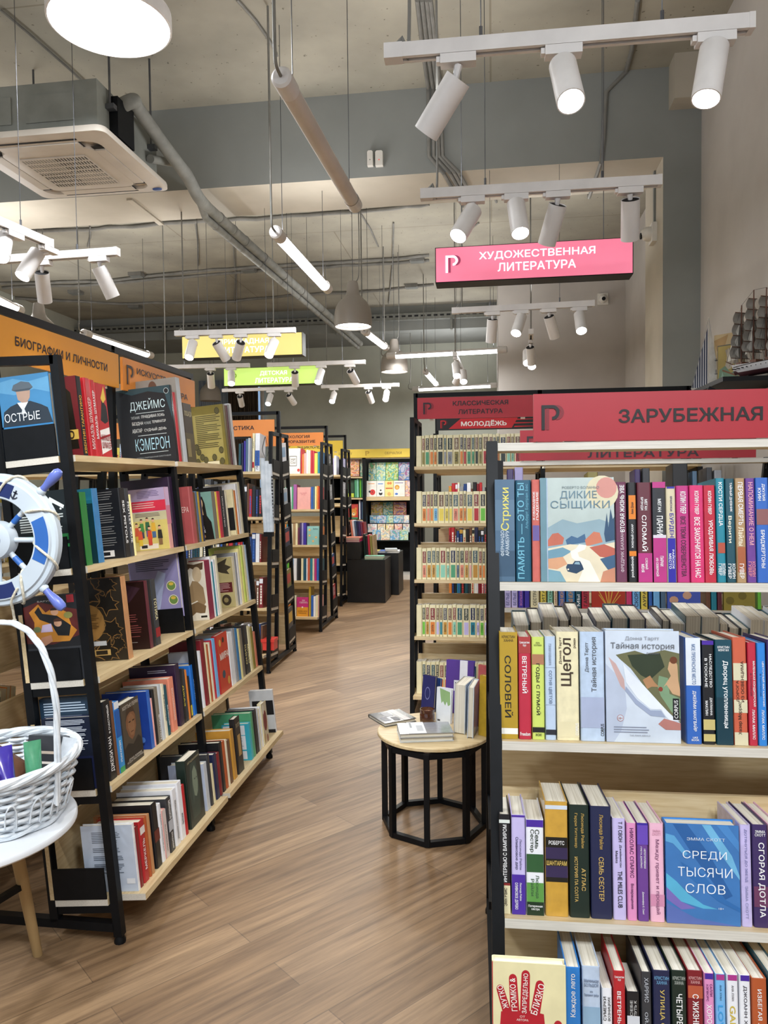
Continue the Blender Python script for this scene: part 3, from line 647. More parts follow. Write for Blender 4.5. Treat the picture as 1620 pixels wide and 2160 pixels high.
# ------------------------------------------------------------------ bookcases
TAU = math.atan(.09)
ZS = [.128, .433, .738, 1.043, 1.35]          # board tops, lowest first
class Case:
    def __init__(g, label, O, rot, L, bays, c=.36, top=1.62, ladder=.2, zs=None, panels=(0, 1, 2), low=False, pockets=(0, 1, 2, 3, 4), rear=True, both=False, sign=True, stick=.065, depth=.2, tall=(0,), edge=False):
        g.L, g.c, g.zs, g.low, g.bays, g.top = L, c, zs or ZS, low, bays, top; g.u0 = -9; g.u1 = 99; g.hard = 'hardcover_book'
        g.M = T(O[0], O[1], 0) @ Matrix.Rotation(rot, 4, 'Z'); g.n = {}
        g.o = root('bookcase', label, 'bookcase', None, None, g.M)
        ed = [0]
        for b in bays: ed.append(ed[-1] + b)
        g.ed = ed; g.depth = depth; W = .024
        for k, u in enumerate(ed):
            end = k in (0, len(ed) - 1); top = g.top if (low or k in tall) else g.zs[-1] - .02
            for s in (0, 1):
                fl = (lambda v: 2 * c - v) if s else (lambda v: v)
                b = MB(); b.bar((u, fl(W / 2), .02), (u, fl(W / 2 + L * top), top), W, W, (0, 1, 0)); b.build('upright', BLACK, g.o)
                b = MB()
                if not low:
                    b.bar((u, fl(ladder), .05), (u, fl(min(ladder + L * top, c - .014)), top), W, W, (0, 1, 0))
                    b.bar((u, fl(L * top + W / 2), top - W / 2), (u, fl(min(ladder + L * top, c - .014)), top - W / 2), W)
                    b.build('inner_upright', BLACK, g.o)
                if end or low:
                    for z in g.zs:
                        z = z - .03; v1 = min(ladder + L * z, c - .01); MB().bar((u, fl(L * z + W / 2), z), (u, fl(v1), z - .09 * (v1 - L * z)), .018, .022).build('cross_rail', BLACK, g.o)
                MB().tube([(u, fl(W / 2), 0), (u, fl(W / 2), .008), (u, fl(W / 2), .03)], [.016, .016, .006], 10).build('levelling_foot', BLACK, g.o)
            MB().bar((u, W, .045), (u, 2 * c - W, .045), W).build('base_rail', BLACK, g.o)
            if not low: MB().bar((u, c, 1.2), (u, c, 1.775), .024).build('sign_post', BLACK, g.o)
        g.maxw = [(min(depth, g.room(i)) - .03) if i in panels else 9 for i in range(5)]; g.maxw[0] += stick - .012
        for s in ((0, 1) if rear else (0,)):
            for i, z in enumerate(g.zs):
                for k in range(len(bays)):
                    u0, u1 = ed[k] + .0125, ed[k + 1] - .0125; b = MB()
                    S = g.S(i, s); f0 = -.006 - (stick if i == 0 else 0)
                    b.box((u0, f0, -.018), (u1, min(depth, g.room(i) - .002), 0))
                    if not low:
                        if k == 0: b.box((u0 - .025, .028, -.018), (u0, .185, 0))
                        if k == len(bays) - 1: b.box((u1, .028, -.018), (u1 + .025, .185, 0))
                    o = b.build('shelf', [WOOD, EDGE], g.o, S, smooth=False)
                    for p in o.data.polygons:
                        if abs(p.normal.x) > .5 or (edge and p.normal.y < -.5): p.material_index = 1  # edge: front faces coloured pale, the way the light makes them look
                    if i in panels:
                        d = min(depth, g.room(i) - .002) - .013; e0 = u0 - (.025 if k == 0 and not low else 0); pb = MB().box((e0, d, 0.0005), (u1, d + .012, .19))
                        pb.build('back_panel', [WOOD], o, Matrix.Identity(4), smooth=False)
                    if not low and i in pockets:
                        for uu, cnd in ((0, k == 0), (ed[-1], k == len(bays) - 1)):
                            if cnd:
                                sg = -1 if uu == 0 else 1
                                MB().box((uu + sg * .012 - .002, .03, .0005), (uu + sg * .012 + .002, .183, .088)).build('end_pocket', BLACK, o, Matrix.Identity(4))
        if not low:
            MB().bar((0, c, 1.763), (ed[-1], c, 1.763), .024).build('top_rail', BLACK, g.o)
    def room(g, i): return (g.c - g.L * g.zs[i]) / math.cos(TAU) - .004 if g.low else 1
    def S(g, i, s=0):
        m = T(0, g.L * g.zs[i], g.zs[i]) @ Matrix.Rotation(-TAU, 4, 'X')
        if s: m = T(0, 2 * g.c, 0) @ Matrix.Diagonal((1, -1, 1, 1)) @ m
        return m
    def W(g, i): return g.M @ g.S(i)
    def sign(g, u0, u1, z0, z1, col, lines, lg, tcol='2a1a1c', v=None):
        v = g.c - .035 if v is None else v; m = mat('sign_' + col, col, None, .45, 4)
        o = MB().box((u0, v - .005, z0), (u1, v + .005, z1)).build('header_sign', [m], g.o); 
        hh = z1 - z0; w = u1 - u0
        for s, cx, cz, fw, fh in lines: text(o, s, T(u0 + cx * w, v - .0066, z0 + cz * hh), fw * w, fh * hh, tcol, .018)
        for x in (u0 + .08, u1 - .08): MB().box((x - .012, v + .005, z0 - .01), (x + .012, g.c - .012, z0 + .03)).build('sign_clip', WHITEP, o)
        if lg: logo(o, T(u0 + lg[0] * w, v - .0055, z0 + lg[1] * hh), lg[2] * hh, tcol, lg[3])
        return o
def px_of(P): q = CR.transposed() @ (P - CO); return 810 + F * q.x / -q.z, 1080 - F * q.y / -q.z
# ------------------------------------------------------------------ books
INKS = {}
def inkc(h):
    h = PAL.get(h, h)
    if h not in INKS: INKS[h] = mat('ink_' + h, h, None, .4, 20)
    return INKS[h]
def picture(parent, M, W, Hh, items, name='cover_picture', y=-.0007):
    """flat print: items (colour, [(x, z) in 0..1]); later ones printed over earlier ones"""
    b = MB(); ms = []
    for k, (c, poly) in enumerate(items):
        ms.append(inkc(c)); vs = [(x * W, y - k * .00006, z * Hh) for x, z in poly]
        ar = sum(vs[i - 1][0] * vs[i][2] - vs[i][0] * vs[i - 1][2] for i in range(len(vs)))
        f = list(range(len(vs))); b.add(vs, [f if ar > 0 else f[::-1]], k)
    return b.build(name, ms, parent, M, smooth=False)
def disc(cx, cy, r, asp=1, n=18, a0=0, a1=360): return [(cx + r * math.cos(math.radians(a0 + (a1 - a0) * k / n)), cy + r * asp * math.sin(math.radians(a0 + (a1 - a0) * k / n))) for k in range(n + (a1 - a0 < 360))]
def rect(x0, z0, x1, z1): return [(x0, z0), (x1, z0), (x1, z1), (x0, z1)]
def lines_block(x0, x1, z1, n, dz, seed, th=.4):
    r = random.Random(seed); return [rect(x0, z1 - k * dz - dz * th, x0 + (x1 - x0) * (r.uniform(.8, 1) if k % 5 != 4 else r.uniform(.3, .6)), z1 - k * dz) for k in range(n)]
COVERMESH = {}
def book(name, label, M, t, w, h, col, group, wrap=False, pages='page', soft=False, m=None):
    """spine on the -y side; x across the thickness, z up"""
    b = MB(); k = .0012 if soft else .0022; r = min(.004, t * .3)
    out = [(0, w), (0, r), (r * .3, r * .3), (r, 0), (t - r, 0), (t - r * .3, r * .3), (t, r), (t, w)]
    inn = [(t - k, w), (t - k, k * 1.5), (k, k * 1.5), (k, w)]
    poly = out + inn; n = len(poly); z0, z1 = 0, h
    vs = [(x, y, z0) for x, y in poly] + [(x, y, z1) for x, y in poly]
    side = [(i, (i + 1) % n, (i + 1) % n + n, i + n) for i in range(n)]
    caps = [(0, 1, 10, 11), (1, 2, 10), (2, 3, 10), (3, 4, 9, 10), (4, 5, 9), (5, 6, 9), (6, 7, 8, 9)]
    b.add(vs, [f[::-1] for f in side] + [c for c in caps][:0] + [tuple(c) for c in caps] + [tuple(i + n for i in c[::-1]) for c in caps])
    o = b.build(name, m or (WRAP if wrap else COVER), None, M, col, smooth=False)
    tag(o, label, 'book', group); g = .0005 if soft else .003
    MB().box((k, k * 1.5, g), (t - k, w - g - .001, h - g)).build('pages', PAGE, o, smooth=False)
    o['dims'] = (t, w, h); return o
def spine_print(o, texts, bands):
    t, w, h = o['dims']
    if bands:
        it = [(c, rect(.02 if t > .02 else .1, 1 - b_, .98 if t > .02 else .9, 1 - a)) for a, b_, c in bands]
        picture(o, T(0, 0, 0), t, h, it, 'spine_print', -.0005)
    for s in texts:
        p = s.split(';'); s = p[0]; a, b_, c, d = [float(x) for x in (p[1:5] if len(p) > 4 else (.15, .85, .2, .8))]
        col = p[5] if len(p) > 5 else 'f0f0f0'; di = p[6] if len(p) > 6 else 'd'
        cx, cz, hh, ww = (c + d) / 2 * t, h * (1 - (a + b_) / 2), (b_ - a) * h, (d - c) * t; M = T(cx, -.0011, cz)
        if di == 'd': M = M @ Matrix.Rotation(math.pi / 2, 4, 'Y'); text(o, s, M, hh, ww, col, .012, 'title')
        elif di == 'u': M = M @ Matrix.Rotation(-math.pi / 2, 4, 'Y'); text(o, s, M, hh, ww, col, .012, 'title')
        else: text(o, s, M, ww, hh, col, .012, 'title')
def cover_frame(o):
    """front-cover frame on the x=0 board (seen from the near end): x from the fore edge to the spine"""
    t, w, h = o['dims']; return frame((0, w, 0), (0, -1, 0), (1, 0, 0), (0, 0, 1)), w, h
def face_book(name, label, M, W, t, h, col, group, wrap=False, spine_right=False):
    """cover turned to the viewer (-y); origin at the lower corner"""
    o = book(name, label, M @ (frame((W, 0, 0), (0, 1, 0), (-1, 0, 0), (0, 0, 1)) if spine_right else frame((0, t, 0), (0, -1, 0), (1, 0, 0), (0, 0, 1))), t, W, h, col, group, wrap)
    return o
def face_frame(o, spine_right=False):
    t, w, h = o['dims']
    # in the book's own frame the viewer-side cover is x = t (spine at the viewer's left) or x = 0
    return (frame((0, w, 0), (0, -1, 0), (1, 0, 0), (0, 0, 1)) if spine_right else frame((t, 0, 0), (0, 1, 0), (-1, 0, 0), (0, 0, 1))), w, h
TCOL = {'hardcover': 'hardcover_book', 'paperback': 'paperback_book'}
def row(g, i, entries, where, end, group, ins=.012, guess=110, d0=.145):
    """entries: (x0, x1, ytop, colour, options); x at mid height on the spine plane; placed on board i"""
    S = g.W(i); Si = S.inverted(); nrm = S.to_3x3() @ Vector((0, 1, 0)); p0 = S @ Vector((0, ins, 0)); prev = g.u0; out = []
    def uw(x, y): return Si @ at_plane(x, y, p0, nrm)
    pre = []
    for x0, x1, yt, col, op in entries:
        u = uw((x0 + x1) / 2, yt + guess).x; yb = px_of(S @ Vector((u, ins, 0)))[1]; ym = (yt + yb) / 2
        pre.append([uw(x0, ym).x, uw(x1, ym).x, uw((x0 + x1) / 2, yt).z])
    um = max(q[1] for q in pre); ua = g.u1 - .5
    if um > g.u1 - .004:
        for q in pre:
            for j in (0, 1):
                if q[j] > ua: q[j] = ua + (q[j] - ua) * (g.u1 - .004 - ua) / (um - ua)
    for (x0, x1, yt, col, op), (u0, u1, h) in zip(entries, pre):
        g.n[i] = k = g.n.get(i, 0) + 1
        kind = op.get('k', 'hardcover'); nm = op.get('name', kind + '_book' if kind == 'paperback' else g.hard)
        lb = op.get('l') or f"{col} {kind}, {ordinal(k)} from {end}, {where}"
        dy = op.get('dy', 0)
        if op.get('F'):
            t = op.get('t', .03); u0 = max(u0, prev + .0008)
            o = face_book(nm, lb, S @ T(u0, ins + dy, .0005), u1 - u0, t, h, col, group, op.get('wrap')); o['face'] = 1; prev = u1
            if op.get('deco'): op['deco'](o, *face_frame(o))
        else:
            u0 = max(u0, prev + .0006) if not dy else u0; t = max(u1 - u0 - .0006, .006); u0 = min(u0, g.u1 - t)
            o = book(nm, lb, S @ T(u0, ins + dy, .0005), t, min(op.get('w', d0), g.maxw[i]), h, col, group, op.get('wrap'), soft=kind == 'paperback')
            if not dy: prev = u0 + t
            spine_print(o, op.get('tx', ()), op.get('b', ()))
            if op.get('cov'): op['cov'](o, *cover_frame(o))
        out.append(o)
    return out
def D(**k): return k
# fillers: runs of books whose titles cannot be read in the photograph
def filler(g, i, u0, u1, pal, seed, where, end, group, hs=(.17, .21), ts=(.012, .03), w=.14, ins=.012, soft=.5, flip=False, s=0, kinds=None, gap=.0):
    r = random.Random(seed); u = u0; S = g.M @ g.S(i, s) if not s else g.M @ T(g.ed[-1], 2 * g.c, 0) @ Matrix.Rotation(math.pi, 4, 'Z') @ T(0, g.L * g.zs[i], g.zs[i]) @ Matrix.Rotation(-TAU, 4, 'X'); made = []
    while True:
        t = r.uniform(*ts); h = r.uniform(*hs)
        if u + t > u1: break
        if gap and r.random() < gap: u += r.uniform(.01, .05); continue
        c = r.choice(pal); key = ('f', i, s); g.n[key] = k = g.n.get(key, 0) + 1; soft_ = r.random() < soft
        kind = 'paperback' if soft_ else 'hardcover'
        n_here = g.n[i] = g.n.get(i, 0) + 1
        lb = f"{c} {kind}, {ordinal(n_here)} from {end}, {where}"
        if flip: o = book(kind + '_book', lb, S @ T(u + t, ins + w, .0005) @ Matrix.Rotation(math.pi, 4, 'Z'), t, w, h, c, group, soft=soft_)
        else:
            o = book('novel_book', lb, S @ T(u, ins, .0005), t, w, h, c, group, soft=soft_)
            q = r.random(); c2 = r.choice(('f0ece0', '20242c', 'd8b24a', 'c23a3a', '2f62b5', 'f0ece0'))
            if q < .75:
                b = []; z = .12
                while z < .7: e = z + r.uniform(.03, .09); b.append((c2, rect(.3, z, .7, e))); z = e + .02
                if r.random() < .4: b.append((r.choice(('e8eaf0', '15161b', 'c79a3c')), rect(.05, .8, .95, .95)))
                picture(o, T(0, 0, 0), t, h, b, 'spine_print', -.0005)
        made.append(o); u += t + .0008
    return made
MIXED = ['slate blue', 'cream', 'red', 'white', 'navy', 'mustard', 'teal', 'pink', 'lavender', 'black', 'orange', 'green', 'light blue', 'ivory', 'grey', 'violet', 'mint', 'blush', 'yellow', 'charcoal', 'white', 'pale blue']
DARK = ['black', 'navy', 'dark red', 'charcoal', 'white', 'red', 'deep blue', 'brown', 'cream', 'dark teal', 'black', 'grey']
# ================================================================== bookcase under the large red sign (nearest, aisle side)
Pp = at_y(1036, 945, 1.723)
LR = .304
zr = [.205, .411 + .018, .722 + .018, 1.032 + .018, 1.332 + .018]
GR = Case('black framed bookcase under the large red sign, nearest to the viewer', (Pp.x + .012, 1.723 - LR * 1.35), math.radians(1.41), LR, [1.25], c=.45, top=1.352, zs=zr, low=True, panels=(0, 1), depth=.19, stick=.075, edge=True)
RW = 'large red-sign bookcase'
def dikie(o, M, W, h):
    it = [('b9c6c2', rect(.1, 0, 1, 1)), ('d9cfae', disc(.84, .86, .22, .72)), ('cf8f84', disc(.9, .9, .14, .72)),
          ('8fa9b4', [(.1, .52), (.3, .6), (.5, .56), (.8, .6), (1, .55), (1, .3), (.1, .3)]), ('c06a55', [(.1, .4), (.16, .46), (.24, .47), (.32, .42), (.3, .36), (.1, .34)]),
          ('41668a', [(.34, .4), (.42, .44), (.5, .42), (.6, .46), (.62, .38), (.36, .35)]), ('c9785c', [(.6, .4), (.72, .48), (.8, .47), (.84, .38), (.62, .34)]),
          ('2f4f6e', [(.86, .46), (.9, .66), (.92, .52), (.95, .7), (.98, .6), (1, .62), (1, .4), (.88, .38)]),
          ('e4d8bc', [(.1, .32), (.4, .36), (.72, .34), (1, .38), (1, .0), (.1, 0)]), ('6f9aae', [(.1, .3), (.3, .33), (.42, .29), (.3, .24), (.1, .22)]),
          ('b85f4e', [(.66, .33), (.86, .36), (1, .32), (1, .22), (.8, .24)]), ('d9a27c', [(.1, .22), (.3, .24), (.36, .17), (.22, .12), (.1, .13)]),
          ('f4efe2', [(.52, .36), (.62, .35), (.6, .31), (.5, .28), (.52, .24), (.66, .2), (.72, .12), (.8, .0), (.5, 0), (.56, .1), (.52, .17), (.42, .23), (.4, .29), (.48, .32)]),
          ('3d5f80', [(.8, .22), (1, .26), (1, .08), (.9, .12)]), ('c98a6e', [(.84, .1), (1, .14), (1, .0), (.8, 0)]), ('7aa4b4', [(.1, .12), (.26, .1), (.34, .0), (.1, 0)]),
          ('23405c', [(.34, .14), (.36, .17), (.43, .17), (.46, .2), (.53, .2), (.56, .16), (.58, .12), (.48, .08), (.36, .1)]), ('8fb0c0', [(.45, .17), (.47, .19), (.52, .19), (.53, .165)]), ('e8dfc8', disc(.37, .12, .012, .7)), ('6a8f9c', rect(0, 0, .085, 1))]
    picture(o, M, W, h, it)
    text(o, 'РОБЕРТО БОЛАНЬО', M @ T(.55 * W, -.0025, .905 * h), .5 * W, .025 * h, '6d7f86', 0, 'author')
    text(o, 'ДИКИЕ', M @ T(.52 * W, -.0025, .83 * h), .5 * W, .085 * h, '5f7f90', -.004, 'title'); text(o, 'СЫЩИКИ', M @ T(.54 * W, -.0025, .735 * h), .8 * W, .085 * h, '5f7f90', -.004, 'title')
G = 'books on the large red-sign bookcase'
def up(s, a=.12, b=.88, c=.2, d=.8, col='f0f0f0'): return f'{s};{a};{b};{c};{d};{col};u'
def dn(s, a=.12, b=.88, c=.2, d=.8, col='f0f0f0'): return f'{s};{a};{b};{c};{d};{col};d'
def hz(s, a, b, c=.1, d=.9, col='f0f0f0'): return f'{s};{a};{b};{c};{d};{col};h'
row(GR, 3, [
 (1044, 1087, 1012, 'slate blue', D(wrap=1, tx=[up('Стрижи', .08, .5, .3, .8, 'd8cf6a'), up('ФЕРНАНДО', .5, .75, .28, .48, 'c8d4dc'), up('АРАМБУРУ', .5, .75, .52, .7, 'c8d4dc')], b=[(0, 1, '4d6a85'), (.2, .5, '5b7891'), (.7, .95, '3b566f')])),
 (1088, 1121, 1013, 'deep teal', D(tx=[up('ПАМЯТЬ — ЭТО ТЫ', .03, .97, .12, .55, '6fb4cc'), up('Альберт Бертран Бас', .04, .48, .62, .85, '5fa0b8')])),
 (1122, 1140, 1012, 'coral', D(k='paperback', wrap=1, tx=[up('Я СВОБОДНОЕ', .12, .4, .15, .45), up('ПАДЕНИЕ', .12, .4, .55, .85)], b=[(.45, .6, '6a5a9a')])),
 (1140, 1296, 1008, 'pale blue', D(F=1, wrap=1, deco=dikie, t=.034, l='face-out pale hardcover with a desert road picture, second shelf under large red sign')),
 (1299, 1323, 1017, 'plum', D(wrap=1, tx=[up('ВТОРАЯ ЖИЗНЬ УВЕ', .03, .5, .4, .8), up('ФРЕДРИК БАКМАН', .5, .9, .4, .75, 'c8b0bc')])),
 (1325, 1344, 1018, 'black', D(k='paperback', tx=[up('Авни Доши', .2, .32, .35, .7, '1a1a1a'), up('ЖЖЕНЫЙ САХАР', .42, .66, .3, .6), up('pocketbook', .74, .95, .25, .65)], b=[(.13, .37, 'dd7f22'), (.69, .74, 'dd7f22')])),
 (1345, 1376, 1018, 'maroon', D(k='paperback', tx=[dn('СЛОМАЙ', .33, .69, .3, .7), dn('МЕГАН', .17, .28, .5, .7), dn('БРЭНДИ', .15, .28, .22, .42), dn('СЛОМАЙ', .76, .87, .5, .7), dn('МЕНЯ', .82, .9, .22, .42)], b=[(.71, 1, 'b5327f')])),
 (1377, 1406, 1017, 'charcoal', D(k='paperback', wrap=1, tx=[dn('ПАРНИ', .34, .53, .3, .75), dn('МЕГАН', .17, .3, .4, .65), dn('ПАРНИ', .74, .84, .5, .75), dn('ИЗ СЕВЕРНОЙ', .76, .94, .2, .42)], b=[(0, .06, 'b5327f'), (.55, 1, 'b5327f'), (.53, .56, 'd8d0dc')])),
 (1406, 1427, 1027, 'beige', D(k='paperback', tx=[dn('БУРДЕН', .28, .53, .25, .75, '3a2a9c'), dn('ФРАНСУАЗА', .1, .26, .4, .65, '3a2a6c'), dn('РАЙСКОЕ', .66, .86, .55, .8), dn('МЕСТО', .7, .86, .2, .45)], b=[(0, .02, '2a2a9c'), (.54, 1, '2a229c')])),
 (1428, 1455, 1025, 'magenta', D(tx=[dn('КОЛИН ГУВЕР', .06, .29, .3, .75), dn('ВСЕ ТВОИ СОВЕРШЕНСТВА', .32, .94, .3, .7, '4a1a3a')])),
 (1456, 1486, 1024, 'hot pink', D(wrap=1, tx=[dn('КОЛИН ГУВЕР', .06, .3, .35, .65), dn('ВСЕ ЗАКОНЧИТСЯ НА НАС', .33, .95, .3, .7)])),
 (1486, 1511, 1024, 'crimson', D(wrap=1, tx=[dn('КОЛИН ГУВЕР', .06, .3, .35, .65), dn('УРОДЛИВАЯ ЛЮБОВЬ', .36, .92, .3, .72)])),
 (1512, 1531, 1009, 'teal', D(tx=[dn('КОСТИ СЕРДЦА', .04, .46, .2, .7), dn('КОЛИН', .82, .93, .55, .9), dn('ГУВЕР', .82, .93, .1, .5)], b=[(.62, .72, 'b0503c')])),
 (1532, 1552, 1010, 'dark teal', D(tx=[dn('Верити', .36, .62, .15, .6, 'e8e4d0'), dn('ТАЙНЫЙ ДНЕВНИК', .04, .32, .4, .75), dn('КОЛИН', .82, .96, .55, .9), dn('ГУВЕР', .82, .96, .1, .45)])),
 (1553, 1574, 1009, 'tan', D(tx=[dn('ПЕРВАЯ СМЕРТЬ', .04, .45, .25, .75), dn('Лайлы', .47, .65, .2, .75, 'f4e8d0'), dn('ГУВЕР', .82, .96, .25, .7)], b=[(.66, .9, 'a65f3c')])),
 (1575, 1595, 1009, 'purple', D(wrap=1, tx=[dn('НАПОМИНАНИЕ О НЕМ', .04, .64, .25, .75, 'e0a0b0'), dn('КОЛИН', .8, .94, .5, .85, 'e08a90'), dn('ГУВЕР', .8, .94, .1, .45, 'e08a90')])),
 (1596, 1624, 1008, 'royal blue', D(tx=[dn('ДЖУЛИЯ', .06, .22, .45, .7), dn('КУИН', .1, .22, .15, .4), dn('БРИДЖЕРТОНЫ', .5, .86, .25, .6)], b=[(.3, .45, '8a5a5a')])),
 (1625, 1652, 1012, 'plum', D()),
], 'second shelf under large red sign', 'the aisle', G, d0=.13)
def taina(o, M, W, h):
    it = [('cdd8e6', rect(0, 0, 1, 1)), ('b9c4d8', [(.0, .7), (.12, .62), (.26, .5), (.28, .3), (.2, .1), (.1, .0), (0, 0)]), ('c9a8a4', [(.04, .76), (.14, .7), (.25, .56), (.26, .46), (.2, .5), (.1, .66)]),
          ('6a6a4a', [(.14, .78), (.4, .82), (.55, .79), (.8, .83), (1, .8), (1, .18), (.9, .24), (.7, .36), (.5, .52), (.34, .66), (.2, .74)]),
          ('2f3a28', [(.3, .78), (.5, .79), (.74, .8), (.8, .68), (.6, .56), (.48, .6), (.36, .68)]), ('7c9a78', [(.72, .6), (.84, .58), (.86, .44), (1, .4), (1, .22), (.88, .28), (.74, .42), (.7, .5)]),
          ('c9a27c', [(.86, .72), (.92, .76), (.97, .7), (.98, .56), (1, .48), (1, .42), (.9, .44), (.82, .52), (.78, .5), (.88, .6), (.84, .66)]), ('6b3a22', disc(.92, .74, .05, .65)),
          ('b0835c', [(.5, .56), (.6, .6), (.66, .54), (.72, .5), (.62, .5), (.56, .48)]), ('8a3a2a', disc(.74, .48, .03, .7)),
          ('e4ebf4', [(.24, .7), (.34, .62), (.5, .52), (.72, .36), (.92, .22), (1, .2), (.86, .2), (.8, .24), (.74, .3), (.6, .3), (.42, .4), (.27, .54)]),
          ('9aa6c0', [(.27, .5), (.42, .38), (.6, .29), (.74, .29), (.8, .23), (.6, .24), (.4, .34), (.26, .46)]), ('b47a72', [(.78, .22), (.9, .2), (1, .18), (1, .12), (.8, .12), (.7, .17)]),
          ('1a1c20', rect(.9, .21, .985, .4)), ('b06a62', disc(.19, .215, .045, .66)), ('cdd8e6', disc(.19, .215, .039, .66))] + [('8b93a6', p) for p in lines_block(.1, .62, .14, 3, .022, 3)]
    picture(o, M, W, h, it)
    text(o, 'Донна Тартт', M @ T(.5 * W, -.003, .93 * h), .46 * W, .04 * h, '8a8f98', 0, 'author'); text(o, 'Тайная история', M @ T(.5 * W, -.003, .86 * h), .86 * W, .07 * h, '5d6168', 0, 'title')
    text(o, 'роман', M @ T(.64 * W, -.003, .795 * h), .16 * W, .025 * h, '5d6168'); text(o, 'CORPUS', M @ T(.94 * W, -.003, .305 * h) @ Matrix.Rotation(-math.pi / 2, 4, 'Y'), .16 * h, .05 * W, 'ffffff')
    text(o, '18+', M @ T(.19 * W, -.003, .215 * h), .06 * W, .02 * h, 'b06a62'); text(o, 'THE MIAMI HERALD', M @ T(.45 * W, -.003, .065 * h), .28 * W, .012 * h, '7b8090')
row(GR, 2, [
 (1054, 1093, 1334, 'mustard', D(tx=[dn('СОЛОВЕЙ', .22, .8, .28, .72, '1c1a14'), hz('КРИСТИН\nХАННА', .03, .09, .14, .86, '4a3a14')], b=[(0, 1, 'b5942a'), (.9, .955, 'f4f2ea')])),
 (1094, 1121, 1344, 'crimson', D(tx=[dn('ВЕТРЕНЫЙ', .19, .55, .3, .75), hz('Сумасшествие\nКоул', .04, .1, .1, .9), hz('Freedom', .93, .965, .1, .9)], b=[(.0, .16, 'a83c3a')])),
 (1122, 1149, 1344, 'lime', D(k='paperback', tx=[dn('ГОДЫ С ПУМОЙ', .26, .76, .3, .7, '1c1c1a'), hz('ЛОРА\nКОУЛМАН', .05, .09, .2, .8, '5a6030'), hz('ЭКСМО', .94, .965, .25, .75, '222222')], b=[(.17, .27, 'b07a5a'), (.88, .93, '1c1c1a')])),
 (1150, 1173, 1343, 'pale blue', D(k='paperback', tx=[dn('СОТНЯ ЦВЕТОВ', .33, .65, .3, .65, '6a7a94'), dn('ГЭНКИ КАВАМУРА', .07, .28, .35, .6, '8a96aa')], b=[(.3, .303, '8a96aa'), (.66, .663, '8a96aa'), (.9, .95, '2a2c34')])),
 (1174, 1222, 1333, 'cream', D(wrap=1, tx=[up('Щегол', .06, .5, .2, .75, '3a2a1c'), up('Донна Тартт', .05, .3, .12, .26, '4a3a2c'), up('роман', .06, .15, .78, .9, '4a3a2c'), up('CORPUS', .84, .95, .82, .95)], b=[(.83, .97, 'e6dcb4')])),
 (1224, 1276, 1333, 'pale blue', D(wrap=1, tx=[up('Тайная история', .05, .55, .45, .72, '5a6068'), up('Донна Тартт', .1, .37, .2, .38, '5a6068'), up('CORPUS', .84, .95, .82, .95, '2a2c30')], b=[(.6, .88, 'a9b4d0')])),
 (1278, 1434, 1331, 'pale blue', D(F=1, wrap=1, deco=taina, t=.045, l='face-out pale hardcover with a torn-paper picture, third shelf under large red sign')),
 (1447, 1480, 1346, 'royal blue', D(tx=[dn('ДЖЕЙМИ МАКГВАЙР', .5, .88, .4, .7), dn('МОЕ ПРЕКРАСНОЕ МЕСТО', .06, .44, .4, .65, '4a6a9a'), hz('LIKE\nBOOK', .93, .97, .3, .8)], b=[(0, .45, 'dfe6ee')])),
 (1482, 1508, 1352, 'black', D(tx=[dn('НАСЛЕДСТВО', .13, .45, .55, .8), dn('В ТОСКАНЕ', .17, .45, .2, .42), dn('ДЖУЛИАННА', .55, .72, .55, .78), dn('МАКЛИН', .58, .72, .2, .42)], b=[(0, .04, '4a2a9c'), (.76, .86, 'c8b878'), (.9, .97, 'c8b878')])),
 (1510, 1546, 1350, 'dark teal', D(wrap=1, tx=[dn('Дворец утопленницы', .2, .84, .4, .75), hz('КРИСТИН\nМЭНГАН', .06, .11, .15, .85)], b=[(.0, .55, '154656'), (.55, 1, '0f3846')])),
 (1547, 1577, 1345, 'terracotta', D(tx=[up('ДОРОГА', .4, .6, .2, .42, '4a2a20'), up('ИЗ ОСВЕНЦИМА', .22, .6, .55, .8, '4a2a20'), up('Хезер Моррис', .6, .9, .3, .6, '3a2a20')], b=[(.24, .4, 'd8d0b0'), (.58, .7, 'd8d0b0'), (.88, 1, 'd8d0b0')])),
 (1579, 1598, 1356, 'crimson', D(tx=[dn('МАЛЕНЬКАЯ КОНДИТЕРСКАЯ', .18, .62, .5, .78), dn('В ТАНТЕВУДЕ', .3, .52, .2, .4, '5a2a3a'), dn('ЛИЛАК МИЛЛС', .65, .94, .35, .65)])),
 (1599, 1618, 1357, 'azure blue', D(tx=[dn('ЦВЕТОЧНЫЙ МАГАЗИНЧИК', .18, .62, .5, .78), dn('В ТАНТЕВУДЕ', .3, .52, .2, .4, '1a4a8a'), dn('ЛИЛАК МИЛЛС', .65, .94, .35, .65)])),
 (1620, 1650, 1350, 'dark violet', D()),
], 'third shelf under large red sign', 'the aisle', G, d0=.135)
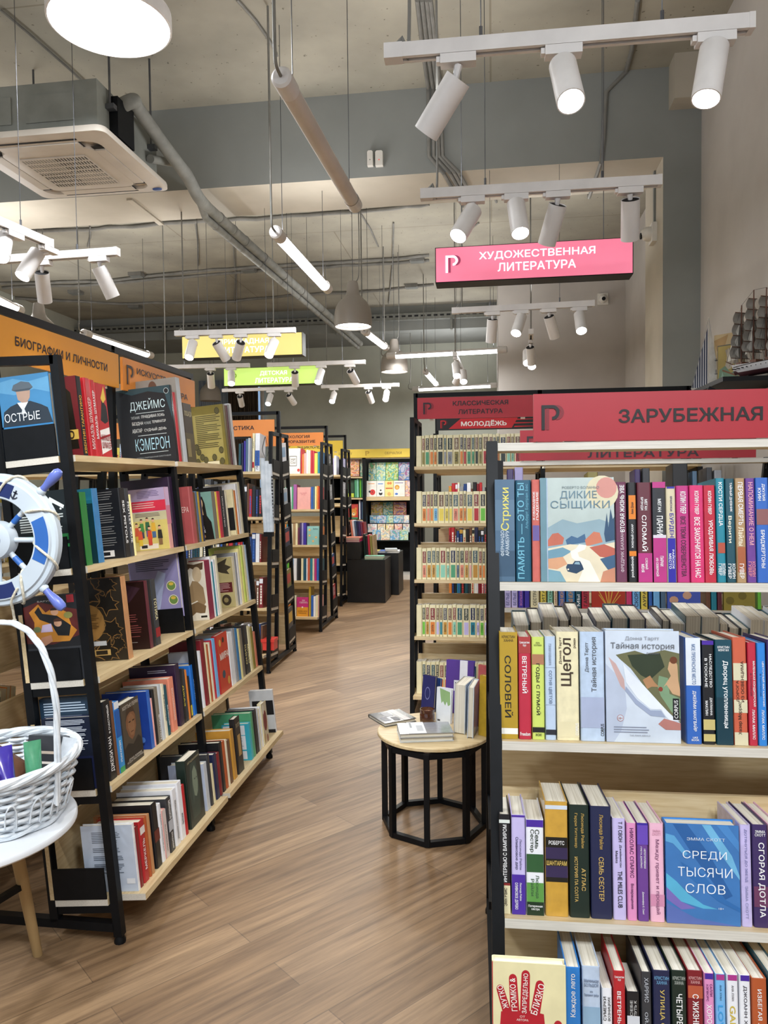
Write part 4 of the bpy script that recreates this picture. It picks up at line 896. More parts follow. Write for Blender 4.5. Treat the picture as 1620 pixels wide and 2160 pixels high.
def sredi(o, M, W, h):
    it = [('3f78b8', rect(0, 0, 1, 1)), ('5a6fb4', [(0, .2), (.4, .06), (1, .0), (0, 0)]), ('2a5f9e', [(.1, 1), (.3, 1), (.6, .7), (.9, .3), (.8, .26), (.4, .66)]),
          ('58b0d4', [(.0, .5), (.14, .42), (.3, .3), (.5, .2), (.7, .16), (.5, .16), (.2, .22), (0, .36)]), ('7a6cb8', [(.0, .36), (.2, .22), (.4, .16), (.2, .14), (0, .24)]),
          ('6fb4dc', [(.5, 1), (.62, 1), (.9, .7), (1, .5), (1, .46), (.8, .66)]), ('4a88c8', [(.7, 1), (.85, 1), (1, .84), (1, .74)]), ('2f6cae', [(.2, .62), (.5, .5), (.8, .26), (1, .18), (1, .14), (.7, .24), (.3, .48)]),
          ('5fa6d6', [(0, .9), (.12, .88), (.3, .7), (.26, .68), (.1, .8), (0, .82)])]
    picture(o, M, W, h, it)
    text(o, 'ЭММА СКОТТ', M @ T(.55 * W, -.002, .855 * h), .52 * W, .03 * h, 'd8e4f0', 0, 'author')
    for s, z, ww in (('СРЕДИ', .69, .6), ('ТЫСЯЧИ', .525, .74), ('СЛОВ', .36, .54)): text(o, s, M @ T(.53 * W, -.002, z * h), ww * W, .095 * h, 'e8f0f8', -.006, 'title')
    text(o, '18+', M @ T(.74 * W, -.002, .17 * h), .07 * W, .02 * h, 'd8e4f0')
row(GR, 1, [
 (1053, 1077, 1719, 'black', D(w=.12, tx=[up('ИНТЕРВЬЮ С ВАМПИРОМ', .1, .68, .35, .7), up('Энн Райс', .74, .92, .35, .7, '3a2a20')], b=[(.05, .085, 'dfe6e0'), (.71, 1, 'e6dcb4'), (.69, .715, '8a2a2a')])),
 (1079, 1109, 1720, 'lavender', D(w=.13, tx=[dn('Оливковое дер', .22, .55, .25, .5, '4a4a6a'), dn('Люсинда Райли', .24, .55, .55, .75, '6a6a8a'), dn('ОЛИВКОВОЕ ДЕРЕВО', .68, .95, .2, .45), dn('Люсинда Райли', .68, .86, .55, .72)], b=[(0, .02, '4a2a9c'), (.6, 1, '4a2a9c')])),
 (1110, 1148, 1730, 'white', D(w=.135, tx=[dn('Семь', .1, .3, .5, .75, '2a3a2a'), dn('Сестер', .1, .34, .2, .46, '2a3a2a'), dn('Люсинда', .58, .82, .5, .72, '3a5a3a'), dn('Райли', .62, .8, .25, .45, '3a5a3a'), hz('Потерянная\nсестра', .89, .95, .1, .9)], b=[(0, .075, '4a2a9c'), (.36, .55, '2f5a34'), (.66, .86, '5f9a4a'), (.86, 1, '16301c')])),
 (1150, 1199, 1692, 'gold', D(w=.135, wrap=1, tx=[hz('ШАНТАРАМ', .515, .555, .06, .94, 'd8b860'), hz('РОБЕРТС', .34, .375, .16, .84)], b=[(.03, .065, 'cfd8e4'), (.31, .7, '1a1712'), (.31, .34, '1a1712'), (.4, .5, '33284e'), (.56, .66, '33284e')])),
 (1201, 1244, 1699, 'dark green', D(w=.15, tx=[dn('АТЛАС', .56, .76, .6, .8, 'c8a860'), dn('ИСТОРИЯ ПА СОЛТА', .46, .86, .25, .42, 'c8a860'), dn('Люсинда Райли', .07, .38, .58, .76, 'b89850'), dn('Гарри Уиттакер', .07, .38, .25, .42, 'b89850')])),
 (1246, 1291, 1702, 'navy', D(w=.15, tx=[dn('СЕМЬ СЕСТЕР', .45, .84, .38, .62, 'c8a860'), dn('Люсинда Райли', .07, .38, .4, .62, 'b89850')])),
 (1293, 1321, 1727, 'lavender', D(k='paperback', w=.13, tx=[dn('THE MILES CLUB', .52, .88, .35, .7, '23222c'), dn('Т Л СВОН', .03, .23, .45, .75, '23222c'), dn('Джеймисон', .26, .48, .5, .7, '3a3a4a'), dn('Майлз', .32, .44, .2, .4, '3a3a4a')])),
 (1323, 1344, 1737, 'pink', D(k='paperback', w=.13, tx=[dn('НИКОЛАС СПАРКС', .05, .56, .3, .7, '5a2a5a'), dn('Возвращение', .62, .88, .3, .65, '5a2a5a')])),
 (1345, 1369, 1737, 'purple', D(k='paperback', w=.13, tx=[dn('НЕПОТОПЛЯЕМАЯ', .26, .46, .58, .75), dn('ГРЕТА ДЖЕЙМС', .24, .46, .25, .45), dn('Дженнифер Е. Смит', .7, .93, .35, .55)], b=[(0, .02, '3a2a9c'), (.02, .22, '6a4ab8')])),
 (1371, 1402, 1738, 'pale pink', D(w=.135, tx=[dn('Между привет и прощай', .16, .92, .35, .68, '8a5a7a'), hz('ЭММА\nСКОТТ', .06, .12, .2, .8, 'c890a8')], b=[(.72, .84, 'd490b0')])),
 (1405, 1560, 1740, 'azure blue', D(F=1, wrap=1, t=.035, deco=sredi, l='face-out blue streaked hardcover with white title, fourth shelf under large red sign')),
 (1563, 1587, 1741, 'lavender', D(w=.135, wrap=1, tx=[dn('ДОТЯНУТЬСЯ ДО ЗВЕЗД', .04, .56, .35, .6, '8080b0'), dn('ЭММА СКОТТ', .6, .92, .35, .6, '9090b8')])),
 (1589, 1622, 1741, 'dark violet', D(w=.135, tx=[dn('СГОРАЯ ДОТЛА', .17, .9, .3, .75), hz('ЭММА\nСКОТТ', .05, .11, .15, .85)], b=[(.6, .8, '6a3a5c')])),
 (1624, 1650, 1741, 'pale pink', D(w=.135)),
], 'fourth shelf under large red sign', 'the aisle', G)
def hand(o, M, W, h):
    cr = 'b51f2e'
    def fing(x0, y0, x1, y1, w0, w1):
        d = math.hypot(x1 - x0, (y1 - y0) * 1.45); ux, uy = (x1 - x0) / d, (y1 - y0) * 1.45 / d; px, py = -uy, ux
        a = math.degrees(math.atan2(uy, ux)); tip = [(x1 + w1 * math.cos(math.radians(a - 90 + 180 * k / 8)), y1 + w1 * math.sin(math.radians(a - 90 + 180 * k / 8)) / 1.45) for k in range(9)]
        return [(x0 + px * w0, y0 + py * w0 / 1.45), (x0 - px * w0, y0 - py * w0 / 1.45)] + tip
    it = [('e8dfb0', rect(.0, 0, 1, 1)), (cr, rect(0, 0, .012, 1)), (cr, fing(.22, .56, .11, .78, .06, .05)), (cr, fing(.31, .58, .285, .87, .062, .055)), (cr, fing(.44, .58, .46, .905, .064, .058)), (cr, fing(.57, .56, .65, .83, .066, .058)),
          (cr, [(.12, .6), (.3, .615), (.5, .62), (.7, .6), (.72, .46), (.73, .3), (.68, .1), (.62, .0), (.2, .0), (.12, .2), (.1, .45)]), (cr, fing(.68, .2, .89, .52, .1, .055))]
    picture(o, M, W, h, it); R = lambda a: Matrix.Rotation(math.radians(-a), 4, 'Y')
    for s, x, z, a, l, f in (('ЖУТКО', .145, .72, 106, .2, .075), ('ГРОМКО &', .29, .745, 94, .28, .08), ('ЗАПРЕДЕЛЬНО', .453, .76, 87, .34, .075), ('БЛИЗКО', .62, .72, 74, .27, .09), ('РОМАН', .83, .42, 62, .22, .06)):
        text(o, s, M @ T(x * W, -.0022, z * h) @ R(a), l * h * .95, f * W, 'f4e8e0', .012, 'title', 3)
    for s, z, w_, hh in (('ОТ', .572, .07, .018), ('АВТОРА', .545, .16, .018), ('ПОЛНОЙ ИЛЛЮМИНАЦИИ', .49, .58, .035), ('ДЖОНАТАНА', .41, .58, .065), ('САФРАНА', .31, .5, .06), ('ФОЕРА', .21, .5, .06)): text(o, s, M @ T(.41 * W, -.0022, z * h), w_ * W, hh * h, 'f0d0c8', .01)
CAP = lambda c: [(0, .055, c)]
row(GR, 0, [
 (1194, 1226, 2042, 'azure blue', D(w=.14, tx=[up('Каждое лето', .06, .5, .3, .7)])),
 (1229, 1268, 2040, 'pale blue', D(w=.15, wrap=1, tx=[hz('Маленькая\nБОЛЬШОЙ', .12, .2, .1, .9, '6a7a94'), hz('или\nПарламент фейри', .22, .32, .1, .9, '6a7a94')], b=[(.4, .6, '8fb0cc')])),
 (1271, 1293, 2086, 'white', D(k='paperback', w=.13, tx=[up('СУМЕРКИ', .1, .4, .1, .4, '2a2a30'), up('ВОЗНИЦКИХ', .1, .4, .55, .85, '2a2a30')])),
 (1295, 1321, 2050, 'red', D(w=.135, tx=[dn('ВЕТРЕНЫЙ', .2, .6, .3, .7), hz('Сумасшествие\nКоул', .04, .1, .1, .9)])),
 (1323, 1351, 2094, 'black', D(w=.11, tx=[up('ПУТЬ К', .1, .3, .55, .75, 'c8c8c8'), up('СЕБЕ', .1, .3, .25, .45, 'c8c8c8')], b=[(.3, .42, 'd0d4dc')])),
 (1354, 1376, 2052, 'charcoal', D(w=.14, tx=[dn('ХАРРИС', .05, .3, .3, .7, 'b0b4bc'), dn('ОЙЛЯ', .4, .6, .3, .7, 'b0b4bc')])),
 (1379, 1416, 2049, 'navy', D(w=.145, tx=[dn('УЛИЦА СВ', .18, .62, .35, .65, 'c8b060'), hz('КРИСТИН\nХАННА', .05, .13, .08, .92, '6aa0c8')])),
 (1418, 1450, 2049, 'dark green', D(w=.145, tx=[dn('ЧЕТЫРЕ ВЕТРА', .22, .8, .3, .7), hz('КРИСТИН\nХАННА', .05, .13, .08, .92, 'a8b0a8')])),
 (1452, 1485, 2049, 'dark red', D(w=.145, tx=[dn('С ЖИЗНЬЮ', .22, .6, .3, .7), hz('КРИСТИН\nХАННА', .05, .12, .08, .92, 'd8a0a0')], b=[(.14, .26, 'b8583c')])),
 (1487, 1509, 2054, 'pink', D(k='paperback', w=.13, tx=[dn('ХОРОШО', .3, .6, .2, .7), dn('САЛЛИ', .1, .22, .55, .8, '6a2a6a'), dn('ХЭПВОРС', .1, .27, .2, .42, '6a2a6a')], b=CAP('4a2a9c'))),
 (1511, 1533, 2056, 'light blue', D(k='paperback', w=.13, tx=[dn('LOVE', .3, .6, .2, .7, '3a9ad8'), dn('АНА ХУАН', .1, .25, .4, .6, '3a6a8a')], b=CAP('b03a8c'))),
 (1535, 1560, 2057, 'white', D(k='paperback', w=.13, tx=[dn('GAME', .3, .6, .2, .7, 'c8b040'), dn('АНА ХУАН', .1, .25, .4, .6, '6a6a70')], b=CAP('b03a8c'))),
 (1562, 1586, 2058, 'white', D(k='paperback', w=.13, l='white paperback with a violet top band, by the frame edge, bottom shelf', tx=[dn('ДЖОАНН ХАРРИС', .1, .7, .3, .65, '4a4a54')], b=CAP('4a2a9c'))),
 (1588, 1621, 2066, 'rust', D(w=.145, tx=[dn('ИЗБЕГАЯ ЛЮДЕЙ', .1, .7, .3, .7)])),
 (1624, 1655, 2056, 'dark teal', D(w=.145)),
], 'bottom shelf under large red sign', 'the aisle', G, ins=-.012, guess=90)
yh = 1.335
Ph, Pw = at_y(1038, 2140, yh), at_y(1192, 2140, yh); zt_ = at_y(1110, 2024, yh).z
q = GR.M.inverted() @ Ph
o = face_book('hardcover_book', 'cream book with a red hand print standing in front of the bottom shelf', GR.M @ T(q.x, q.y - .03, .2055) @ Matrix.Rotation(-TAU, 4, 'X'), Pw.x - Ph.x, .022, zt_ - .205, 'cream', G)
hand(o, *face_frame(o))
# rear side of the same bookcase: fore edges of the books turned the other way
GRR = ['silver', 'black', 'dark teal', 'maroon', 'navy', 'white', 'charcoal']
for i, sd, hs in ((3, 1, (.10, .13)), (2, 2, (.19, .225)), (1, 3, (.19, .22))):
    if i == 3: continue
    filler(GR, i, .03, 1.2, GRR, 40 + sd, f"far side of red-sign bookcase, {['bottom', 'fourth', 'third'][i]} shelf", 'its far end', 'books on the far side of the red-sign bookcase', hs=hs, ts=(.018, .04), w=.135, s=1, soft=.2, gap=.12)
zt = 1.35
ys_ = 1.313 + .405
def su(px): return (GR.M.inverted() @ at_y(px, 878, ys_)).x
a_, b_ = su(1125), 1.2
sg = GR.sign(a_, b_, zt + .002, at_y(1300, 827, ys_).z, 'a3222e', [('ЗАРУБЕЖНАЯ', ((su(1305) + su(1612)) / 2 - a_) / (b_ - a_), .5, (su(1612) - su(1305)) / (b_ - a_), .285)], ((su(1142) - a_) / (b_ - a_), .24, .52, '7a1622'), '0c0608', v=.405)
# ================================================================== bookcase under the orange signs (beside the wheel and the basket)
GL = Case('long black framed bookcase under orange signs, beside the ship wheel', (-1.018, 1.93), math.pi / 2, .09, [.685, .735]); GL.u0, GL.u1, GL.hard = .026, 1.408, 'biography_book'
GB = 'books on the orange-sign bookcase'; NE = 'the near end'
def sh(n): return n + ' of orange-sign bookcase'
def back_text(c, x0=.12, x1=.85, z=.9, n=14, dz=.035, seed=1, extra=()):
    def f(o, M, W, h): picture(o, M, W, h, [(c, p) for p in lines_block(x0, x1, z, n, dz, seed)] + list(extra))
    return f
# ---- top shelf
def red_gold(o, M, W, h):
    picture(o, M, W, h, [('6d1f2a', rect(.0, 0, 1, 1)), ('15120f', [(.3, .1), (.36, .6), (.5, .9), (.72, .96), (.9, .8), (.95, .1)]), ('c8a040', [(.4, .5), (.5, .8), (.6, .86), (.62, .5)]), ('d8b85a', rect(.1, .22, .96, .34))])
    text(o, 'ТАРАНТИНО', M @ T(.5 * W, -.003, .28 * h), .8 * W, .1 * h, '2a1a10', .02)
def cameron(o, M, W, h):
    it = [('181b20', rect(0, 0, 1, 1)), ('2b4650', [(0, 1), (1, 1), (1, .55), (.9, .9), (.6, .95), (.3, .92)]), ('c8d4d8', rect(.34, .675, .86, .681)), ('c8d4d8', rect(.34, .385, .86, .391)), ('c8d4d8', rect(.34, .155, .86, .161)), ('c8d4d8', disc(.93, .93, .045, .85)), ('181b20', disc(.93, .93, .038, .85))]
    picture(o, M, W, h, it)
    for s, x, z, w_, hh, c in (('ДЖЕЙМС', .57, .78, .64, .16, 'c4dde6'), ('КЭМЕРОН', .59, .27, .62, .17, '9cc4d6'), ('ТИТАНИК', .33, .625, .16, .035, 'a8b0b4'), ('ПРАВДИВАЯ ЛОЖЬ', .65, .625, .42, .045, 'd8dcdc'), ('БЕЗДНА', .36, .545, .2, .05, 'd8dcdc'), ('ЧУЖИЕ', .54, .545, .13, .035, 'a8b0b4'), ('ТЕРМИНАТОР', .75, .55, .25, .035, 'd8dcdc'), ('АВАТАР', .34, .455, .18, .05, 'd8dcdc'), ('СУДНЫЙ ДЕНЬ', .67, .455, .4, .05, 'd8dcdc'), ('ИЛЛЮСТРИРОВАННАЯ БИОГРАФИЯ', .59, .1, .62, .02, '9aa0a4')):
        text(o, s, M @ T(x * W, -.003, z * h), w_ * W, hh * h, c, .0)
def coins(o, M, W, h):
    r = random.Random(4); it = [('7d7230', rect(0, 0, 1, 1)), ('a59a5a', rect(.08, .1, .92, .86))] + [('4a4424', p) for p in lines_block(.16, .9, .84, 18, .03, 8)] + [('e2dcc0', rect(.2, .02, .75, .09)), ('22201a', rect(.26, .035, .36, .075))]
    for x, z in ((.12, .34), (.17, .26), (.26, .17), (.36, .12), (.12, .1), (.62, .15), (.84, .08), (.84, .26), (.82, .9)): it += [('3c3820', disc(x, z, .07, .8)), ('57522f', disc(x, z, .055, .8))]
    picture(o, M, W, h, it)
def schum(o, M, W, h):
    picture(o, M, W, h, [('b0262c', rect(0, 0, 1, 1)), ('15161b', [(.2, .5), (.5, .8), (.9, .7), (.95, .5), (.6, .46)]), ('d8b84a', [(.4, .8), (.8, .98), (.9, .8), (.6, .74)]), ('e8e4e0', [(.02, .04), (.98, .12), (.98, .3), (.02, .24)]), ('e8e4e0', [(.02, .27), (.98, .33), (.98, .42), (.02, .36)])])
    text(o, 'МИХАЭЛЬ\nШУМАХЕР', M @ T(.5 * W, -.003, .22 * h), .9 * W, .3 * h, '8a1a20', .02)
row(GL, 4, [
 (131, 138, 786, 'cream', D(w=.2, b=[(.1, .7, 'b3232b')], cov=red_gold)),
 (168, 179, 796, 'black', D(w=.2, tx=[up('КВЕНТИН ТАРАНТИНО', .24, .96, .25, .7, 'e0a83c')], cov=red_gold)),
 (186, 197, 800, 'red', D(w=.19, wrap=1, tx=[up('МИХАЭЛЬ ШУМАХЕР', .25, .9, .2, .8, 'e8c8c8')])),
 (198, 207, 804, 'red', D(w=.19, tx=[up('МИХАЭЛЬ ШУМАХЕР', .14, .76, .2, .75)])),
 (208, 229, 812, 'red', D(F=1, deco=schum, t=.02, l='face-out red cover turned to the aisle, top shelf of orange-sign bookcase')),
 (366, 371, 815, 'black', D(w=.215, wrap=1, cov=cameron, l='big black square book with pale blue capitals, top shelf of orange-sign bookcase')),
 (373, 378, 830, 'red', D(w=.19)), (379, 388, 800, 'silver', D(w=.245, cov=lambda o, M, W, h: picture(o, M, W, h, [('9a968f', rect(0, 0, 1, 1)), ('6a4a3a', disc(.62, .9, .07, 1.2))]))),
 (389, 409, 853, 'bronze', D(F=1, t=.02, l='face-out dark olive cover turned to the aisle, top shelf of orange-sign bookcase', deco=lambda o, M, W, h: (picture(o, M, W, h, [('544a2c', rect(0, 0, 1, .5)), ('8a7c50', rect(.1, .1, .5, .4))]), text(o, 'ЛОШАДИ', M @ T(.5 * W, -.002, .82 * h), .85 * W, .1 * h, 'c8bc90', .01)))),
 (490, 496, 859, 'olive gold', D(w=.155, cov=coins)), (496, 499, 862, 'brown', D(w=.15)), (500, 503, 862, 'maroon', D(w=.15)), (503, 507, 860, 'grey', D(w=.15)), (507, 512, 859, 'white', D(w=.16)),
], sh('top shelf'), NE, GB, guess=75)
# ---- second shelf
def people(o, M, W, h):
    it = [('b9a9d0', rect(0, .6, 1, 1)), ('d8c878', rect(0, 0, 1, .6)), ('c9c4a0', rect(0, .48, 1, .62)), ('d8324e', rect(0, .63, 1, .8)), ('ece4d8', rect(.2, .02, .7, .1)), ('24242a', rect(.24, .035, .4, .085))]
    it += [('7a6a9a', p) for p in lines_block(.25, .9, .96, 5, .025, 3)] + [('eab8b8', p) for p in lines_block(.1, .8, .77, 3, .035, 4)] + [('7a6a6a', p) for p in lines_block(.15, .85, .6, 3, .022, 5)]
    for x, z, c1, c2 in ((.16, .22, 'c8583c', 'd8b040'), (.3, .28, '4a8a4a', '4a4a5a'), (.46, .3, '3a6a4a', '5a5a9a'), (.62, .28, 'e0b040', '4a6a9a'), (.24, .16, 'd85a3c', 'e0c040'), (.5, .16, 'd8502c', 'c84a3a'), (.78, .16, '2a2a2a', '8a6a4a')):
        it += [(c2, rect(x - .05, z - .08, x + .05, z + .06)), (c1, [(x - .065, z + .02), (x + .065, z + .02), (x + .05, z + .16), (x - .05, z + .16)]), ('e0b090', disc(x, z + .2, .035, .8)), ('2a1a14', disc(x, z + .215, .036, .6, 10, 0, 180))]
    picture(o, M, W, h, it)
def lady(o, M, W, h):
    it = [('7fa9a0', rect(0, 0, 1, 1)), ('1c1614', [(.2, 0), (.2, .3), (.34, .5), (.36, .7), (.4, .86), (.5, .93), (.62, .9), (.7, .76), (.74, .5), (.9, .36), (.96, 0)]), ('d8b48c', disc(.52, .76, .1, 1.1)), ('c8a078', [(.46, .68), (.58, .68), (.62, .52), (.44, .52)]), ('2a1c18', disc(.52, .87, .1, .4, 12, 0, 180)), ('b8885c', [(.3, .06), (.6, .1), (.62, .05), (.32, .02)])]
    picture(o, M, W, h, it); text(o, 'МИФЫ И\nФАКТЫ ОБ\nИСКУССТВЕ', M @ T(.36 * W, -.003, .26 * h), .55 * W, .22 * h, 'f0f0f0', .02)
def black_back(o, M, W, h): picture(o, M, W, h, [('8a8a8a', p) for p in lines_block(.2, .85, .96, 24, .033, 6, .3)] + [('e8e8e8', rect(.22, .03, .75, .12)), ('15161b', rect(.45, .05, .65, .1))])
row(GL, 3, [
 (162, 170, 1040, 'black', D(w=.17, tx=[dn('ЛЕГЕНДЫ', .1, .5, .3, .6)])),
 (175, 188, 1038, 'bright green', D(w=.18, b=[(0, 1, '2f7a3c')], cov=lambda o, M, W, h: picture(o, M, W, h, [('1a2a22', rect(0, 0, 1, 1))]))),
 (200, 214, 1030, 'steel blue', D(w=.15, wrap=1, cov=lambda o, M, W, h: picture(o, M, W, h, [('103440', rect(0, 0, 1, 1)), ('1f6a84', rect(0, .8, 1, 1))] + [('4a7a8a', p) for p in lines_block(.3, .9, .78, 8, .03, 2, .3)]))),
 (258, 270, 1029, 'black', D(w=.14, tx=[dn('SEX PISTOLS', .18, .8, .3, .65)], cov=black_back)),
 (270, 278, 1030, 'charcoal', D(w=.14, tx=[dn('MOTLEY CRUE', .2, .8, .25, .7)])), (278, 283, 1043, 'pale yellow', D(w=.13)),
 (352, 361, 1027, 'blush', D(w=.137, cov=people, b=[(0, .3, 'd8b8d8'), (.3, .6, 'd88aa0')])),
 (363, 370, 1006, 'aubergine', D(w=.185)),
 (404, 412, 1026, 'dusty red', D(w=.085, cov=lambda o, M, W, h: text(o, 'КАРЬЕРА', M @ T(.5 * W, -.002, .6 * h), .8 * W, .1 * h, 'e8c8c0', .01))),
 (412, 417, 1038, 'brown', D(w=.08)), (417, 421, 1036, 'slate blue', D(w=.08)), (421, 425, 1037, 'mustard', D(w=.08)), (425, 429, 1037, 'navy', D(w=.08)),
 (452, 461, 1036, 'taupe', D(w=.105, cov=lady)), (461, 465, 1037, 'yellow', D(w=.1)), (466, 472, 1036, 'crimson', D(w=.1)), (472, 478, 1026, 'black', D(w=.19, tx=[dn('ИСКУССТВО', .2, .8, .3, .7)])), (478, 483, 1034, 'charcoal', D(w=.12)), (483, 487, 1036, 'ivory', D(w=.12)),
 (499, 503, 1032, 'cream', D(w=.1, cov=lambda o, M, W, h: picture(o, M, W, h, [('15161b', rect(0, .1, 1, .6)), ('b0803c', rect(.2, .15, .7, .25))]))), (503, 507, 1034, 'orange', D(w=.1)), (507, 512, 1020, 'white', D(w=.15)), (512, 517, 1017, 'ivory', D(w=.15)),
], sh('second shelf'), NE, GB, guess=65)
# ---- third shelf
def bats(o, M, W, h):
    it = [('2c261e', rect(0, 0, 1, 1)), ('9a7440', disc(.32, .47, .3, .75)), ('9a7440', disc(.2, .58, .2, .7))]
    r = random.Random(5)
    for cx, cz, s in ((.3, .84, .3), (.7, .7, .22), (.75, .38, .2), (.2, .2, .25), (.6, .12, .25), (.72, .92, .2), (.85, .2, .15)):
        pts = []
        for k in range(22):
            a = 2 * math.pi * k / 22; rr = s * (1 if k % 4 == 0 else .55 + .15 * r.random()); pts.append((min(.99, max(.01, cx + rr * math.cos(a))), min(.99, max(.01, cz + rr * .7 * math.sin(a)))))
        it += [('8a683c', [(min(.99, max(.01, cx + (x - cx) * 1.12)), min(.99, max(.01, cz + (z - cz) * 1.12))) for x, z in pts]), ('1d1a16', pts)]
    it += [('6a4c28', p) for p in lines_block(.1, .55, .57, 9, .02, 7, .4)] + [('c9a868', rect(.06, .07, .68, .14)), ('2a241c', rect(.4, .08, .62, .13)), ('c4cad2', rect(.34, .19, .62, .245))]
    picture(o, M, W, h, it)
def brownman(o, M, W, h): picture(o, M, W, h, [('e6dfce', rect(0, 0, 1, 1)), ('5a4630', [(.05, .98), (.5, .95), (.95, .98), (.9, .86), (.6, .84), (.3, .9), (.1, .84)]), ('c8b494', disc(.6, .78, .22, .6)), ('9a8260', [(.2, .3), (.15, .55), (.35, .68), (.6, .66), (.85, .55), (.9, .3), (.7, .2), (.5, .34)]), ('7a6244', [(.1, .06), (.2, .28), (.5, .32), (.9, .24), (.8, .1), (.4, .14)]), ('f0ece0', rect(.55, .03, .95, .12)), ('2a2620', rect(.6, .045, .9, .08))])
def dragon(o, M, W, h): picture(o, M, W, h, [('b4a878', rect(0, 0, 1, 1)), ('3a3428', [(.15, .78), (.4, .9), (.8, .98), (.7, .86), (.95, .8), (.75, .74), (.85, .66), (.5, .7)]), ('5a1a20', rect(.08, .3, .92, .5)), ('3a3024', disc(.62, .15, .2, .55)), ('8a7c54', disc(.6, .15, .1, .5))] + [('c8a0a0', p) for p in lines_block(.14, .88, .48, 6, .028, 3, .35)])
row(GL, 2, [
 (262, 274, 1213, 'copper', D(w=.185, wrap=1, cov=bats)),
 (310, 318, 1223, 'maroon', D(w=.14, cov=lambda o, M, W, h: picture(o, M, W, h, [('24100f', rect(0, 0, 1, 1)), ('3a2430', [(.1, .9), (.5, .98), (.9, .9), (.6, .7), (.3, .7)]), ('c8c8c8', rect(.2, .105, .7, .11))] + [('8a4a48', p) for p in lines_block(.1, .85, .52, 11, .032, 4, .3)]))),
 (318, 324, 1222, 'black', D(w=.14)), (324, 334, 1220, 'charcoal', D(w=.14, tx=[dn('ГОТИКА', .3, .62, .2, .75, 'e8e0b0')], b=[(.74, .88, '9a2028')])),
 (436, 448, 1180, 'crimson', D(w=.085, cov=brownman, b=[(0, 1, '8f2348')])),
 (448, 452, 1172, 'white', D(w=.13)), (452, 456, 1183, 'teal', D(w=.1)), (456, 461, 1178, 'white', D(w=.1)), (461, 466, 1170, 'ivory', D(w=.1)),
 (498, 504, 1171, 'ivory', D(w=.105, cov=dragon)), (504, 508, 1163, 'grey', D(w=.1)), (508, 513, 1162, 'white', D(w=.11)), (513, 518, 1154, 'pale yellow', D(w=.11)), (519, 524, 1148, 'lime', D(w=.15)), (524, 528, 1146, 'cream', D(w=.14)), (528, 532, 1146, 'pale blue', D(w=.13)),
], sh('third shelf'), NE, GB, guess=75)
S = GL.W(2); Si = S.inverted()
pa, pb = Si @ at_y(288, 1290, 2.606), Si @ at_y(393, 1290, 2.606)
def circles(o, M, W, h): picture(o, M, W, h, [('8f8ab8', rect(0, 0, 1, 1)), ('a9b4d8', [(.2, .1), (.55, .1), (.75, .7), (.6, .75)])] + [('3c3c5c', p) for p in lines_block(.15, .85, .92, 6, .03, 2, .4)] + [x for cx, cz in ((.84, .5), (.86, .28), (.9, .06), (.6, .06)) for x in (('e8e0c8', disc(cx, cz, .1, .8)), ('6a8a4a', disc(cx, cz, .085, .8)), ('d8b84a', disc(cx, cz + .03, .05, .5)))])
S2 = GL.M @ T(0.67, 0, 0) @ GL.S(2)
o = face_book('hardcover_book', 'lilac book with round vignettes facing the near end, third orange-sign shelf', GL.M @ GL.S(2) @ frame((.668, .2, .0555), (0, -1, 0), (1, 0, 0), (0, 0, 1)) @ T(-.0, -.024, 0), .185, .02, .23, 'lilac', GB)
circles(o, *face_frame(o))
MB().box((.642, .012, .0005), (.646, .19, .088)).build('divider_pocket', BLACK, GL.o, GL.S(2))
# ---- fourth shelf
def portrait(o, M, W, h):
    it = [('4c4338', rect(0, 0, 1, 1)), ('2a2622', [(0, 0), (0, .3), (.25, .36), (.5, .3), (.8, .4), (1, .3), (1, 0)]), ('7a5238', [(.3, .46), (.2, .6), (.22, .76), (.36, .86), (.6, .86), (.74, .74), (.74, .56), (.6, .42), (.46, .38)]), ('8a6244', [(.4, .46), (.3, .6), (.34, .74), (.5, .8), (.66, .72), (.66, .56), (.55, .44)]), ('3f2e22', [(.2, .7), (.26, .86), (.45, .92), (.66, .88), (.76, .74), (.66, .8), (.46, .82), (.3, .78)]), ('2a1c14', rect(.36, .66, .46, .68)), ('2a1c14', rect(.56, .66, .66, .68)), ('5a3624', rect(.42, .5, .58, .515))]
    picture(o, M, W, h, it); text(o, 'МЭТТЬЮ ПЕРРИ', M @ T(.5 * W, -.003, .93 * h), .86 * W, .06 * h, 'c8beb0', .0); text(o, 'ДРУЗЬЯ, ЛЮБИМЫЕ\nИ ОДНА УЖАСНАЯ ВЕЩЬ', M @ T(.5 * W, -.003, .09 * h), .9 * W, .07 * h, 'd8d0c4', 0)
def nebula(o, M, W, h):
    r = random.Random(9); picture(o, M, W, h, [('1d3f96', rect(0, 0, 1, 1))] + [(c, disc(r.random() * .8 + .1, r.random() * .8 + .1, r.uniform(.03, .09), .8, 8)) for c in ('8ab0e0', '12245c', '4a78c8', 'c8d8f0', '12245c', '6a98d8', '12245c', 'a8c8f0')])
